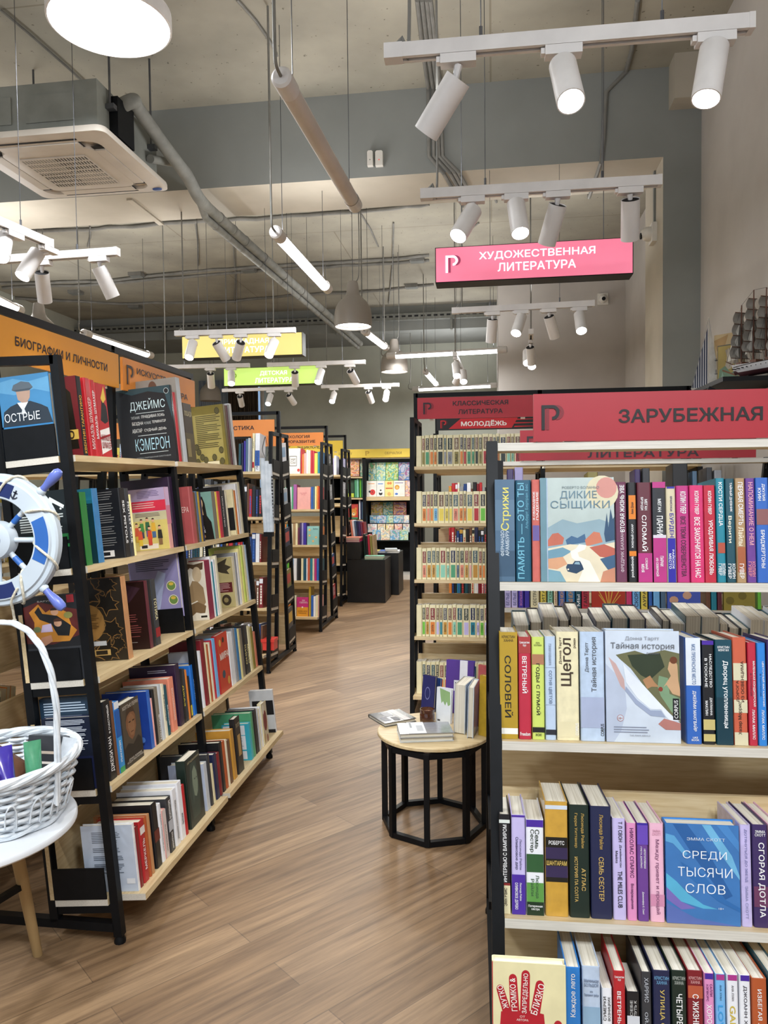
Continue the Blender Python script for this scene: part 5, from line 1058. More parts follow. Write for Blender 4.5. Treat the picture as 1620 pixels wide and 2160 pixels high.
row(GL, 1, [
 (213, 220, 1470, 'dark teal', D(w=.13)), (224, 240, 1473, 'black', D(w=.13, tx=[up('ДЖЕКИ ЧАН', .46, .9, .2, .7), up('Я СЧАСТЛИВЫЙ', .06, .42, .35, .65)])), (241, 246, 1474, 'brown', D(w=.12)),
 (246, 257, 1476, 'azure blue', D(w=.12, b=[(0, .1, 'e0e4ea'), (.12, .5, '1f5aa8'), (.5, .92, '3a90d0'), (.92, 1, '3a9a5a')], tx=[dn('МЕМУАРЫ', .55, .85, .3, .6)])),
 (258, 298, 1474, 'charcoal', D(F=1, t=.03, deco=portrait, l='face-out portrait cover in brown tones, fourth shelf of orange-sign bookcase')),
 (314, 322, 1453, 'royal blue', D(w=.15, cov=nebula)),
 (322, 326, 1470, 'blush', D(w=.12, dy=0)), (326, 331, 1452, 'black', D(w=.13)), (331, 338, 1446, 'taupe', D(w=.13, tx=[up('МЕНЬШОВ', .5, .95, .3, .7)])), (338, 345, 1441, 'silver', D(w=.13)), (345, 351, 1440, 'ivory', D(w=.13, tx=[dn('РЕЖИССЕР', .2, .7, .3, .7, '3a3a3a')])), (351, 357, 1442, 'dark teal', D(w=.13, tx=[dn('ВЕЛИКИЙ', .4, .8, .3, .7)])),
 (360, 371, 1426, 'salmon', D(w=.165, tx=[dn('ВОСПОМИНАНИЯ', .2, .8, .35, .65, 'f0d8cc')])), (375, 384, 1397, 'aubergine', D(w=.2, cov=lambda o, M, W, h: picture(o, M, W, h, [('c8c8d8', p) for p in lines_block(.4, .85, .93, 2, .03, 3)]))),
 (385, 390, 1409, 'black', D(w=.13, tx=[dn('ДЖАЗ', .3, .7, .2, .8, 'e8d84a')])), (390, 395, 1408, 'charcoal', D(w=.13)), (395, 399, 1410, 'orange', D(w=.13)), (399, 404, 1424, 'black', D(w=.12, b=[(.7, .95, 'd8c43c')])), (405, 417, 1398, 'bright blue', D(w=.14, tx=[dn('БИОГРАФИЯ', .3, .7, .35, .65, 'c8dcf4')])),
 (424, 429, 1370, 'white', D(w=.12)), (430, 437, 1346, 'dark red', D(w=.13)), (437, 441, 1352, 'cream', D(w=.12)), (441, 445, 1356, 'rust', D(w=.12)), (445, 449, 1352, 'ivory', D(w=.12)), (449, 453, 1348, 'crimson', D(w=.12)), (453, 459, 1344, 'light blue', D(w=.12)),
 (460, 484, 1333, 'red', D(F=1, t=.02, l='face-out red cover with animals, far bay, fourth shelf of orange-sign bookcase', deco=lambda o, M, W, h: (picture(o, M, W, h, [('c8402c', rect(0, 0, 1, 1)), ('d8a04a', disc(.3, .85, .1, .6)), ('3a2a20', disc(.6, .88, .1, .5)), ('2a4a5a', disc(.4, .3, .14, .5)), ('d8a04a', disc(.8, .15, .12, .6))]), text(o, 'МИРА', M @ T(.55 * W, -.003, .62 * h), .8 * W, .12 * h, 'f4ece0', .02)))),
 (485, 495, 1331, 'white', D(w=.15)), (496, 501, 1322, 'grey', D(w=.13)), (501, 506, 1322, 'steel blue', D(w=.13)), (506, 510, 1324, 'pale yellow', D(w=.12)), (510, 515, 1322, 'taupe', D(w=.12)), (516, 521, 1316, 'black', D(w=.14, tx=[dn('КИНО', .4, .8, .2, .8, 'e8dc9a')])), (521, 526, 1316, 'charcoal', D(w=.14, tx=[dn('МИФЫ', .4, .8, .2, .8, 'e8dc9a')])), (527, 532, 1318, 'cream', D(w=.13)), (533, 538, 1320, 'olive', D(w=.13)), (538, 543, 1330, 'salmon', D(w=.12)),
], sh('fourth shelf'), NE, GB, guess=75)
# ---- bottom shelf
def founder(o, M, W, h):
    picture(o, M, W, h, [('232e2c', rect(0, 0, 1, 1)), ('33443f', [(.2, .1), (.1, .5), (.3, .9), (.7, .9), (.8, .4), (.7, .1)]), ('7a8a78', [(.4, .42), (.34, .6), (.4, .78), (.56, .84), (.68, .74), (.72, .58), (.66, .44), (.55, .38)]), ('44564e', [(.3, .3), (.3, .6), (.38, .8), (.36, .6), (.42, .42)]), ('232e2c', rect(.48, .64, .56, .655)), ('232e2c', rect(.62, .64, .68, .655))])
    text(o, 'БЕНДЖАМИН', M @ T(.5 * W, -.003, .94 * h), .8 * W, .04 * h, 'a8a080', 0)
row(GL, 0, [
 (283, 291, 1731, 'white', D(w=.155, wrap=1, cov=lambda o, M, W, h: picture(o, M, W, h, [('c4d0e2', rect(0, 0, 1, 1))] + [('5a6474', p) for p in lines_block(.2, .8, .9, 7, .025, 3, .4) + lines_block(.2, .8, .66, 3, .025, 4, .4) + lines_block(.2, .8, .54, 3, .025, 5, .4) + lines_block(.2, .8, .42, 6, .025, 6, .4)] + [('e8ecf2', rect(.8, .12, .96, .2))]))),
 (291, 298, 1737, 'dark red', D(w=.13)), (299, 310, 1724, 'red', D(w=.14, tx=[up('МЕРКЕЛЬ', .3, .8, .3, .7)], b=[(.1, .22, 'e8e0dc')])), (311, 316, 1716, 'rust', D(w=.15)), (317, 322, 1711, 'copper', D(w=.17)),
 (325, 337, 1687, 'black', D(w=.15, b=[(.42, .6, '6a2a24')])), (338, 345, 1690, 'white', D(w=.13, tx=[dn('МАЙЯ ПЛИСЕЦКАЯ', .1, .9, .35, .65, '4a4a4a')])), (346, 354, 1703, 'blush', D(w=.13, tx=[dn('ВЛАДИМИР', .3, .9, .35, .6, '6a4a4a')], b=[(0, 1, 'd8ccc8')])),
 (355, 366, 1676, 'charcoal', D(w=.18, tx=[dn('МЕНЬШОВ', .06, .4, .3, .7), dn('ВЛАДИМИР', .65, .95, .3, .6)], b=[(.42, .62, 'b8bcc4')])), (367, 377, 1658, 'white', D(w=.185, tx=[dn('ЖИЗНЬ НИКОЛАЯ ГУМИЛЕВА', .2, .9, .35, .65, '4a4a50')])),
 (378, 388, 1643, 'white', D(w=.185, tx=[dn('ЖИЗНЬ', .55, .75, .35, .7, '3a3a40')], l='white hardcover with a short grey title beside a red book, bottom orange-sign shelf')), (389, 394, 1650, 'red', D(w=.13)),
 (395, 427, 1587, 'dark green', D(F=1, t=.035, deco=founder, l='face-out dark green portrait cover, bottom shelf of orange-sign bookcase')),
 (433, 441, 1604, 'silver', D(w=.13, cov=lambda o, M, W, h: picture(o, M, W, h, [('b9c4dc', rect(0, 0, 1, 1))]))),
 (442, 447, 1585, 'charcoal', D(w=.18)), (447, 453, 1608, 'cream', D(w=.12)), (454, 461, 1585, 'navy', D(w=.13)), (462, 467, 1583, 'dark red', D(w=.13)), (467, 473, 1560, 'black', D(w=.16)), (474, 479, 1558, 'rust', D(w=.13)), (479, 483, 1556, 'ivory', D(w=.13)), (483, 489, 1556, 'brown', D(w=.13)), (490, 497, 1534, 'amber', D(w=.14)),
 (498, 512, 1507, 'black', D(F=1, t=.022, l='face-out black cover leaning before a turquoise book, bottom orange-sign shelf', deco=lambda o, M, W, h: (text(o, 'ПИТЕР', M @ T(.5 * W, -.002, .86 * h), .7 * W, .07 * h, 'b8b090', 0), picture(o, M, W, h, [('b8945c', rect(.3, .3, .8, .68))])))),
 (534, 541, 1513, 'turquoise', D(w=.115, cov=lambda o, M, W, h: picture(o, M, W, h, [('38a8c0', rect(0, 0, 1, 1)), ('d8e0e8', rect(.05, .7, .85, .96)), ('d8e0e8', rect(.05, .3, .85, .68)), ('d8e0e8', rect(.05, .04, .85, .26))] + [('7a8a9a', p) for p in lines_block(.12, .78, .65, 9, .035, 3, .35)]))), (541, 547, 1489, 'green', D(w=.17)),
 (548, 552, 1487, 'black', D(w=.13)), (552, 557, 1480, 'charcoal', D(w=.13)), (557, 561, 1478, 'silver', D(w=.13)), (561, 565, 1478, 'ivory', D(w=.13)), (565, 568, 1473, 'white', D(w=.14)),
 (569, 582, 1462, 'cream', D(F=1, t=.02, l='face-out floral cream cover with a dark red disc, bottom orange-sign shelf', deco=lambda o, M, W, h: picture(o, M, W, h, [('cfc4a8', rect(0, 0, 1, 1)), ('7a2028', disc(.5, .55, .36, .7)), ('c8a878', disc(.2, .15, .2, .6)), ('8a4a3a', disc(.7, .1, .16, .6)), ('e8e0d0', disc(.25, .85, .2, .6))]))),
 (598, 602, 1430, 'white', D(w=.11, l='white patterned book with black blocks at the far end, bottom orange-sign shelf', cov=lambda o, M, W, h: picture(o, M, W, h, [('c8ccd0', rect(0, 0, 1, 1)), ('15161b', rect(.1, .42, 1, .76)), ('15161b', rect(.2, 0, 1, .08))]))),
], sh('bottom shelf'), NE, GB, guess=80, ins=-.045)
# ---- books set face-on in the end pockets
def cap_man(o, M, W, h):
    it = [('3f7fae', rect(0, 0, 1, 1)), ('5b97c0', [(0, .9), (.3, .95), (.6, .86), (1, .92), (1, .6), (.7, .7), (.3, .62), (0, .7)]), ('24303c', [(.02, 0), (.06, .3), (.2, .4), (.38, .46), (.6, .47), (.8, .38), (.93, .3), (1, 0)]), ('d8dfe6', [(.34, .46), (.44, .28), (.56, .46)]), ('c8ccd0', [(.4, .22), (.45, .4), (.5, .22)]), ('a88c7c', [(.34, .68), (.36, .52), (.44, .45), (.54, .45), (.6, .54), (.62, .68)]), ('55606a', [(.26, .72), (.3, .82), (.46, .88), (.62, .84), (.68, .74), (.6, .68), (.34, .68)]), ('3f4a54', [(.27, .72), (.36, .69), (.6, .69), (.68, .73), (.5, .72)])]
    picture(o, M, W, h, it); text(o, 'ОСТРЫЕ', M @ T(.42 * W, -.003, .17 * h), .7 * W, .17 * h, 'd8e0e8', .0)
def skate(o, M, W, h):
    picture(o, M, W, h, [('131c20', rect(0, 0, 1, 1)), ('2f8a4a', rect(.05, .36, 1, .44)), ('2f8a4a', rect(.05, .27, 1, .31)), ('e0e6e6', [(.66, .88), (.7, .92), (.95, .8), (.93, .76)]), ('e0e6e6', disc(.72, .84, .02, .7)), ('e0e6e6', disc(.88, .76, .02, .7))] + [('c0c8c8', p) for p in lines_block(.1, .92, .7, 7, .032, 2, .5)])
def fire(o, M, W, h):
    picture(o, M, W, h, [('15171c', rect(0, 0, 1, 1)), ('5a1f1c', [(.02, .1), (.02, .8), (.3, .9), (.6, .8), (.98, .7), (.98, .2), (.5, .05)]), ('c8862c', [(.15, .1), (.2, .5), (.12, .7), (.3, .85), (.42, .68), (.6, .78), (.8, .66), (.86, .4), (.95, .3), (.8, .1)]), ('121418', [(.22, .7), (.3, .8), (.36, .66), (.62, .6), (.85, .4), (.8, .2), (.6, .22), (.5, .45), (.3, .55)]), ('d0a080', disc(.58, .68, .07, 1)), ('d0a080', disc(.62, .46, .07, 1)), ('2a1a14', disc(.58, .71, .075, .7, 12, 0, 180)), ('4a2a1a', disc(.62, .49, .08, .8, 12, 0, 180)), ('c8b8d8', [(.3, .3), (.34, .44), (.5, .46), (.52, .3)]), ('c89070', [(.25, .04), (.3, .2), (.48, .24), (.5, .12), (.36, .04)]), ('8a8a4a', disc(.82, .6, .08, .8)), ('7a8a5a', disc(.24, .36, .07, .8)), ('8a2028', rect(.82, .84, .95, .99))])
    text(o, 'БАРУХ', M @ T(.42 * W, -.002, .9 * h), .3 * W, .03 * h, 'c8c8c8')
def blurb(o, M, W, h): picture(o, M, W, h, [('141c30', rect(0, 0, 1, 1))] + [('c8d0dc', p) for p in lines_block(.08, .94, .94, 22, .036, 12, .45)])
def blurb2(o, M, W, h): picture(o, M, W, h, [('20364a', rect(0, 0, 1, 1))] + [('b8c8d8', p) for p in lines_block(.08, .94, .95, 8, .03, 13, .45)])
for i, x0, w_, h_, z0, deco, col, lb, yy in (
  (4, .035, .15, .228, .002, cap_man, 'steel blue', 'blue cover of a person in a flat cap facing the near end', 0),
  (3, .022, .16, .215, .002, skate, 'black', 'black cover with white skateboard facing the near end behind the wheel', 0),
  (2, .024, .165, .235, .002, fire, 'charcoal', 'dark cover with flames facing the near end behind the basket handle', 0),
  (1, .024, .145, .20, .002, blurb, 'navy', 'navy back cover full of small print facing the near end', 0),
  (1, .03, .155, .25, .002, blurb2, 'slate blue', 'taller teal-blue back cover standing behind the navy one', .027)):
    S = GL.M @ GL.S(i) @ frame((.001 + yy * .85, x0, z0), (0, -1, 0), (1, 0, 0), (0, 0, 1)) @ T(-w_, -.008, 0)
    o = face_book('album_book', lb, S, w_, .02, h_, col, 'books facing the near end of the orange-sign bookcase'); M_, W_, H_ = face_frame(o); q = 0 if i == 3 or yy else .092; deco(o, M_ @ T(0, 0, q), W_, H_ - q)
def tu(px): return at_x(px, 740, -1.018 - .325).y - 1.93
w1 = .67 + .06
GL.sign(-.06, .67, 1.618, 1.738, 'e59a2e', [('БИОГРАФИИ И ЛИЧНОСТИ', ((tu(28) + tu(222)) / 2 + .06) / w1, .5, (tu(222) - tu(28)) / w1, .24)], (.0, .2, .55, 'b8701c'))
filler(GL, 3, 1.05, 1.36, ['leaf green', 'light blue', 'white', 'yellow', 'sky blue'], 201, 'far side of orange-sign bookcase, second shelf', 'its far end', 'books on the far side of the orange-sign bookcase', s=1, w=.13)
filler(GL, 1, 1.1, 1.36, MIXED, 202, 'far side of orange-sign bookcase, fourth shelf', 'its far end', 'books on the far side of the orange-sign bookcase', s=1, w=.13)
GL.sign(.70, 1.38, 1.615, 1.735, 'e8923a', [('ИСКУССТВО', .38, .7, .44, .2), ('И КУЛЬТУРА', .62, .3, .5, .2)], (.04, .2, .6, 'b8701c'))
# ================================================================== bookcase behind the large red sign (second row of red signs)
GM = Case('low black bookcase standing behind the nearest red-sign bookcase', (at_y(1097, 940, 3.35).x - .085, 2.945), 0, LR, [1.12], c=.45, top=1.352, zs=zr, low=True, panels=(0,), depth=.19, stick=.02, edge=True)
tree = lambda o, M, W, h: picture(o, M, W, h, [('b8341f', rect(0, 0, 1, 1))] + [('e0b04a', [(.5, 0), (.53, 0), (x + .03, z), (x, z)]) for x, z in ((.1, .5), (.3, .7), (.5, .8), (.7, .72), (.9, .5), (.2, .3), (.85, .3))])
blot = lambda a, b: (lambda o, M, W, h: picture(o, M, W, h, [(a, rect(0, 0, 1, 1))] + [(b, disc(x, z, .14, .6, 9)) for x, z in ((.2, .2), (.6, .3), (.4, .55), (.8, .6), (.2, .8), (.7, .88))]))
row(GM, 2, [(a, b, 1186, c, D(k=k, w=.13, **x)) for a, b, c, k, x in (
 (1052, 1062, 'tan', 'paperback', {}), (1064, 1078, 'lavender', 'hardcover', D(tx=[up('БЕЛЫЕ НОЧИ', .4, .95, .25, .75, '3a3a7a')])), (1079, 1092, 'lavender', 'paperback', D(tx=[up('БЕЛЫЕ НОЧИ', .4, .95, .25, .75, '3a3a7a')])), (1093, 1105, 'violet', 'hardcover', D(tx=[up('ВОЛШЕБНАЯ ГОРА', .3, .95, .3, .7, 'c87ab0')])), (1106, 1117, 'violet', 'paperback', {}),
 (1119, 1137, 'cream', 'hardcover', D(tx=[up('СЕСТРА КЕРРИ', .3, .95, .3, .7, '2a2418')])), (1140, 1152, 'yellow', 'hardcover', D(tx=[up('ТИТАН', .5, .95, .25, .75, '3a4a2a')])), (1155, 1166, 'mint', 'hardcover', D(tx=[up('СТОИК', .5, .95, .25, .75, '3a4a2a')])), (1168, 1176, 'cream', 'paperback', D(tx=[up('КАМЕРНАЯ МУЗЫКА', .3, .95, .25, .75, 'a8302a')])), (1178, 1192, 'royal blue', 'hardcover', D(tx=[up('ГРАФ МОНТЕ-КРИСТО', .3, .95, .2, .8, 'd8a04a')])), (1194, 1213, 'steel blue', 'hardcover', D(tx=[up('ГРАФ МОНТЕ-КРИСТО', .3, .95, .2, .8, 'd8a04a')])), (1214, 1226, 'dark teal', 'paperback', D(tx=[up('МЫ', .7, .95, .25, .75)])), (1227, 1243, 'crimson', 'hardcover', D(tx=[up('ГАМЛЕТ', .5, .95, .25, .75, '2a1010')])),
 (1248, 1318, 'red', 'hardcover', D(F=1, deco=tree, t=.02)), (1321, 1333, 'hot pink', 'paperback', {}), (1334, 1350, 'light blue', 'paperback', D(tx=[up('СКОРБЬ', .5, .95, .25, .75, '2a2a4a')])), (1352, 1366, 'yellow', 'paperback', D(tx=[up('АУРА', .6, .95, .25, .75, '2a2a2a')])), (1368, 1376, 'royal blue', 'paperback', {}), (1378, 1392, 'light blue', 'hardcover', {}), (1394, 1405, 'slate blue', 'hardcover', {}),
 (1407, 1477, 'royal blue', 'hardcover', D(F=1, deco=blot('4a5fc0', 'd8a88a'), t=.02)), (1489, 1499, 'brown', 'paperback', {}), (1500, 1512, 'teal', 'paperback', {}), (1513, 1523, 'maroon', 'paperback', {}), (1526, 1592, 'olive', 'hardcover', D(F=1, deco=blot('9a8a3a', '7a6c2c'), t=.02)), (1598, 1606, 'leaf green', 'paperback', {}))],
 'third shelf of the low bookcase behind', 'the aisle', 'books on the low bookcase behind the large red sign', guess=45)
row(GM, 3, [(a, b, y, c, D(w=.13)) for a, b, y, c in ((1070, 1084, 990, 'dark violet'), (1086, 1104, 986, 'lilac'), (1240, 1262, 996, 'olive'), (1340, 1352, 990, 'dark violet'), (1356, 1372, 988, 'charcoal'), (1420, 1452, 978, 'black'), (1462, 1472, 994, 'slate blue'), (1492, 1504, 986, 'charcoal'), (1508, 1524, 992, 'grey'))],
 'second shelf of the low bookcase behind', 'the aisle', 'books on the low bookcase behind the large red sign', guess=60)
GM.sign(.085, 1.05, 1.353, 1.484, 'a3222e', [('ЛИТЕРАТУРА', .53, .2, .47, .26)], (.03, .3, .5, '8a1f2c'), '2a1a22', v=.405)
# ================================================================== the classics bookcase
GC = Case('tall black bookcase full of cream paperbacks under a red sign', (at_y(864, 985, 4.114).x + .012, 4.012), 0, .085, [.70, .80])
NAMES = 'ЭМИЛИ БРОНТЕ|ШАРЛОТТА БРОНТЕ|ТЕОДОР ДРАЙЗЕР|Н.В. ГОГОЛЬ|И.А. ГОНЧАРОВ|ВИКТОР ГЮГО|ГЕРМАН ГЕССЕ|Ф.М. ДОСТОЕВСКИЙ|И.А. БУНИН|ФРАНЦ КАФКА|АЛЬБЕР КАМЮ|АГАТА КРИСТИ|Д.Г. ЛОУРЕНС|ДЖ. ЛОНДОН|БРЭМ СТОКЕР|А.С. ПУШКИН|Л.Н. ТОЛСТОЙ|СТИВЕН КИНГ|А.И. КУПРИН|ДЖЕЙН ОСТИН|ОСКАР УАЙЛЬД'.split('|')
LOW = 'ФАУСТ|МЫ|ЗАМОК|ЧУМА|ОНО|БЕСЫ|ИДИОТ|ГОДЫ|УЖАС|ДУЭЛЬ|ДАМА'.split('|')
UPC = ['dark green', 'dark green', 'maroon', 'black', 'navy', 'dark red', 'dark teal', 'brown']
LOC = {4: ['green', 'dark green', 'grey', 'red', 'mint', 'orange', 'teal', 'olive'], 3: ['orange', 'yellow', 'red', 'amber', 'yellow', 'salmon', 'sky blue', 'leaf green'], 2: ['orange', 'red', 'salmon', 'green', 'mint', 'slate blue', 'amber', 'blush'], 1: ['green', 'orange', 'teal', 'red', 'lavender', 'mint', 'amber', 'leaf green'], 0: ['green', 'orange', 'amber', 'olive', 'terracotta']}
SHN = ['bottom', 'fourth', 'third', 'second', 'top']
rc = random.Random(12)
for i in (4, 3, 2, 1, 0):
    u, k = .022, 0; uend = .60 if i == 4 else .46; S = GC.W(i)
    while u < uend:
        t = rc.choice((.016, .018, .02, .022, .025, .034)); k += 1; a, b_ = rc.choice(UPC), rc.choice(LOC[i])
        if k == 1: t = .03; a, b_ = 'cream', 'cream'
        lb = f"cream paperback, {a} and {b_} spine blocks, {ordinal(k)} from the aisle, {SHN[i]} classics shelf" if k > 1 else f"blank cream paperback at the aisle end, {SHN[i]} classics shelf"
        o = book('paperback_book', lb, S @ T(u, .008, .0005), t, .115, rc.uniform(.168, .174), 'cream', 'cream classics paperbacks', soft=True)
        if k > 1:
            h = o['dims'][2]; picture(o, T(0, 0, 0), t, h, [(a, rect(.16, .53, .84, .9)), (b_, rect(.16, .07, .84, .46))], 'spine_print', -.0005)
            n = rc.choice(NAMES); text(o, n, T(t / 2, -.0011, h * .715) @ Matrix.Rotation(-math.pi / 2, 4, 'Y'), h * .33, t * .36, 'eee6c8', .015, 'title')
            if rc.random() < .5: text(o, rc.choice(LOW), T(t / 2, -.0011, h * .265) @ Matrix.Rotation(-math.pi / 2, 4, 'Y'), h * .22, t * .34, '2a2620', .015, 'title')
        u += t + .0012
GC.sign(.012, .685, 1.625, 1.745, 'b02a36', [('КЛАССИЧЕСКАЯ', .53, .70, .46, .22), ('ЛИТЕРАТУРА', .53, .30, .37, .22)], (.05, .22, .55, '8a1f2c'), '2a1a22')
for i, sd in ((2, 5), (1, 6)): filler(GC, i, 1.5 - .47, 1.5 - .05, ['black', 'white', 'charcoal', 'navy', 'silver'], 60 + sd, f'far side of the classics bookcase, {SHN[i]} shelf', 'the inner end', 'books on the far side of the classics bookcase', hs=(.1, .13), ts=(.014, .03), w=.12, s=1, gap=.2, soft=.3)
# bookcase behind the classics, with a dark slanted youth sign
GY = Case('black bookcase behind the classics with a dark and red sign', (-.42, 5.45), 0, .09, [.78])
o = MB().box((.0, GY.c - .04, 1.655), (.76, GY.c - .03, 1.75)).build('header_sign', mat('sign_black', '17171b', None, .4, 5), GY.o)
picture(o, T(0, GY.c - .041, 1.655), .76, .095, [('c8202c', [(.12, .1), (.74, .1), (.8, .9), (.24, .9)])] + [('c8202c', [(.76, z), (.96, z + .04), (.96, z + .08), (.77, z + .1)]) for z in (.15, .42, .7)], 'sign_print')
text(o, 'МОЛОДЁЖЬ', T(.355, GY.c - .0425, 1.702), .34, .05, 'f2f2f2', .03)
logo(o, T(.03, GY.c - .0415, 1.67), .06, 'c8202c', '5a1a20')
for i, sd in ((3, 1), (2, 2), (1, 3)): filler(GY, i, .1, .62, DARK + ['orange', 'teal', 'crimson', 'hot pink', 'white'], 80 + sd, f'{SHN[i]} shelf of the bookcase behind the classics', 'the aisle', 'books on the bookcase behind the classics', hs=(.17, .22), ts=(.012, .03), gap=.05)
# ================================================================== bookcases across the aisle on the far side of the orange-sign one
G2 = Case('tall black bookcase with a hanging map sleeve, beyond the orange-sign bookcase', (-3.59, 4.85), 0, .09, [.7, .7, .7], c=.35, tall=(3,))
wh2 = lambda n: f'{n} shelf of map-sleeve bookcase'
def ends(g, items, group):
    U = g.ed[-1]
    for i, c, w_, h_, back, lb in items:
        S = g.M @ g.S(i, 0) @ frame((U - .0, .034, .0005), (0, 1, 0), (-1, 0, 0), (0, 0, 1)) if not back else g.M @ T(U, 2 * g.c - .19 - g.L * g.zs[i], g.zs[i]) @ Matrix.Rotation(TAU, 4, 'X') @ frame((0, 0, .0005), (0, 1, 0), (-1, 0, 0), (0, 0, 1))
        o = face_book('hardcover_book', lb, S @ T(0, -.008, 0), w_, .018, h_, c, group)
        M, W, h = face_frame(o); r = random.Random(lb); picture(o, M, W, h, [('d8dce0', p) for p in lines_block(.15, .85, .9, 8, .05, r.random(), .4)] if r.random() < .5 else [(r.choice(('d8b24a', 'c8504a', '8fb0d0')), rect(.15, .5, .85, .85)), ('e8e8e8', rect(.2, .2, .7, .3))])
row(G2, 4, [(a, b, y, c, D(w=.13, **x)) for a, b, y, c, x in ((503, 508, 936, 'dark teal', {}), (509, 513, 934, 'navy', {}), (514, 518, 930, 'violet', {}), (518, 523, 926, 'slate blue', {}), (523, 527, 924, 'silver', {}), (527, 531, 924, 'grey', {}), (532, 537, 914, 'cream', D(tx=[dn('ТАРО', .1, .5, .3, .7, '2a2a2a')], b=[(.75, .9, 'b3232b')])), (538, 548, 914, 'white', D(tx=[up('ЛЕОНАРДО', .45, .95, .25, .75, '2a3a5a')], b=[(.45, .85, '2f62b5')])))],
 wh2('top'), 'the window side', 'books on the map-sleeve bookcase', guess=45)
GRP2 = 'books on the map-sleeve bookcase'
filler(G2, 4, .75, 1.36, MIXED, 101, wh2('top'), 'the window side', GRP2); filler(G2, 3, .75, 1.38, MIXED, 102, wh2('second'), 'the window side', GRP2)
filler(G2, 3, 1.55, 2.06, DARK, 103, wh2('second'), 'the window side', GRP2, hs=(.17, .23)); filler(G2, 2, 1.42, 2.06, DARK + ['orange', 'red'], 104, wh2('third'), 'the window side', GRP2)
filler(G2, 1, 1.6, 2.06, DARK, 105, wh2('fourth'), 'the window side', GRP2); filler(G2, 0, 1.66, 2.06, DARK, 106, wh2('bottom'), 'the window side', GRP2)
ends(G2, [(4, 'white', .13, .2, True, 'white page-filled cover in the top end pocket beside the map sleeve'), (3, 'silver', .12, .18, True, 'pale cover in the second end pocket beside the map sleeve'), (2, 'navy', .14, .2, True, 'navy cover in the third end pocket beside the map sleeve'), (1, 'olive', .13, .2, True, 'olive cover in the fourth end pocket beside the map sleeve'), (0, 'charcoal', .14, .22, True, 'charcoal cover in the bottom end pocket beside the map sleeve')], 'covers in the end pockets of the map-sleeve bookcase')
G2.sign(1.42, 2.08, 1.60, 1.715, 'e08a45', [('ПУБЛИЦИСТИКА', .5, .5, .56, .3)], (.05, .2, .6, 'b8701c'))
G2.sign(.72, 1.38, 1.60, 1.715, 'e08a45', [], None)
sl = root('map_sleeve', 'clear plastic sleeve of rolled maps hanging beside the orange-sign bookcase', 'map sleeve', at_d(560, 950, 4.95))
A, Bq = Vector((0, 0, 0)), at_d(567, 1122, 4.95) - at_d(560, 950, 4.95)
pl = mat('frosted_plastic_roll', 'd3dae2', 'b4bfca', .25, 14, coat=.6)
for k, dx in enumerate((-.022, .004, .026)): MB().tube([A + Vector((dx, 0, -.05 - .02 * k)), A.lerp(Bq, .5) + Vector((dx, 0, -.01)), Bq + Vector((dx * .8, 0, 0))], [.016, .019, .017], 12).build('rolled_map', pl, sl)
q = MB()
for k in range(14): q.box((.034, -.026, -.18 - k * .022), (.044, -.022, -.168 - k * .022), T(Bq.x * .5, 0, 0))
q.build('dark_print', INK, sl, None, '23252a')
MB().tube(smooth([(0, 0, -.05), (-.02, 0, .0), (-.012, 0, .05), (.0, .0, .09)]), .0025, 6).tube(smooth([(.01, 0, -.04), (.02, 0, .0), (.012, 0, .04), (.0, .0, .09)]), .002, 6).build('hanging_hook', STEELW, sl)
MB().box((-.03, -.02, -.03), (.03, .02, .0)).build('end_clip', BLACK, sl, T(*Bq))
rb = root('plastic_box', 'red lidded plastic box on the bottom shelf beyond the orange-sign bookcase', 'box', at_y(564, 1372, 4.88))
MB().box((-.04, -.0, 0), (.045, .09, .055)).build('box_body', mat('red_plastic', 'd8423a', 'cc3830', .35, 5), rb); MB().box((-.044, -.004, .055), (.049, .094, .075)).build('lid', MATS['red_plastic'], rb)
# ---- third bookcase down the aisle
G3 = Case('black bookcase under an orange sign, third along the aisle', (-2.86, 6.27), 0, .09, [.7, .7], c=.345, tall=(2,))
wh3 = lambda n: f'{n} shelf of third aisle bookcase'; GRP3 = 'books on the third aisle bookcase'
def nisy(o, M, W, h):
    picture(o, M, W, h, [('ece8e0', rect(0, 0, 1, 1)), ('4a4a4a', rect(.3, .3, .78, .7)), ('ece8e0', rect(.33, .325, .75, .675)), ('c83a34', disc(.9, .14, .09, .7))]); text(o, 'НИ\nСЫ', M @ T(.54 * W, -.002, .5 * h), .3 * W, .22 * h, '3a3a3a', .01)
def talk(o, M, W, h):
    picture(o, M, W, h, [('c8307c', rect(0, .48, 1, 1)), ('e09a2c', rect(0, 0, 1, .48)), ('f0e8e0', disc(.5, .48, .07, .6))]); text(o, 'КАК\nГОВОРИТЬ', M @ T(.6 * W, -.002, .78 * h), .7 * W, .2 * h, 'f4e4ec'); text(o, 'чтобы дети\nговорили', M @ T(.5 * W, -.002, .22 * h), .8 * W, .2 * h, '6a3a1c')
def choice(o, M, W, h):
    it = [('8fc4c0', rect(0, 0, 1, 1))]
    for x, z in ((.2, .8), (.2, .5), (.75, .4), (.5, .2)): it += [('e0a860', disc(x, z, .09, .7)), ('f0d8a0', disc(x, z, .04, .7))]
    picture(o, M, W, h, it); text(o, 'Выбор', M @ T(.7 * W, -.002, .85 * h), .4 * W, .1 * h, '2a4a5a')
def pinkc(o, M, W, h): text(o, 'Я И МОЙ\nТРУД', M @ T(.45 * W, -.002, .7 * h), .5 * W, .15 * h, 'b86a70'); 
def R3(i, items, nm):
    row(G3, i, [(a, b, y, c, D(w=.12, k=k, **x)) for a, b, y, c, k, x in items], wh3(nm), 'the window side', GRP3, guess=30, ins=.01)
h_, p_ = 'hardcover', 'paperback'
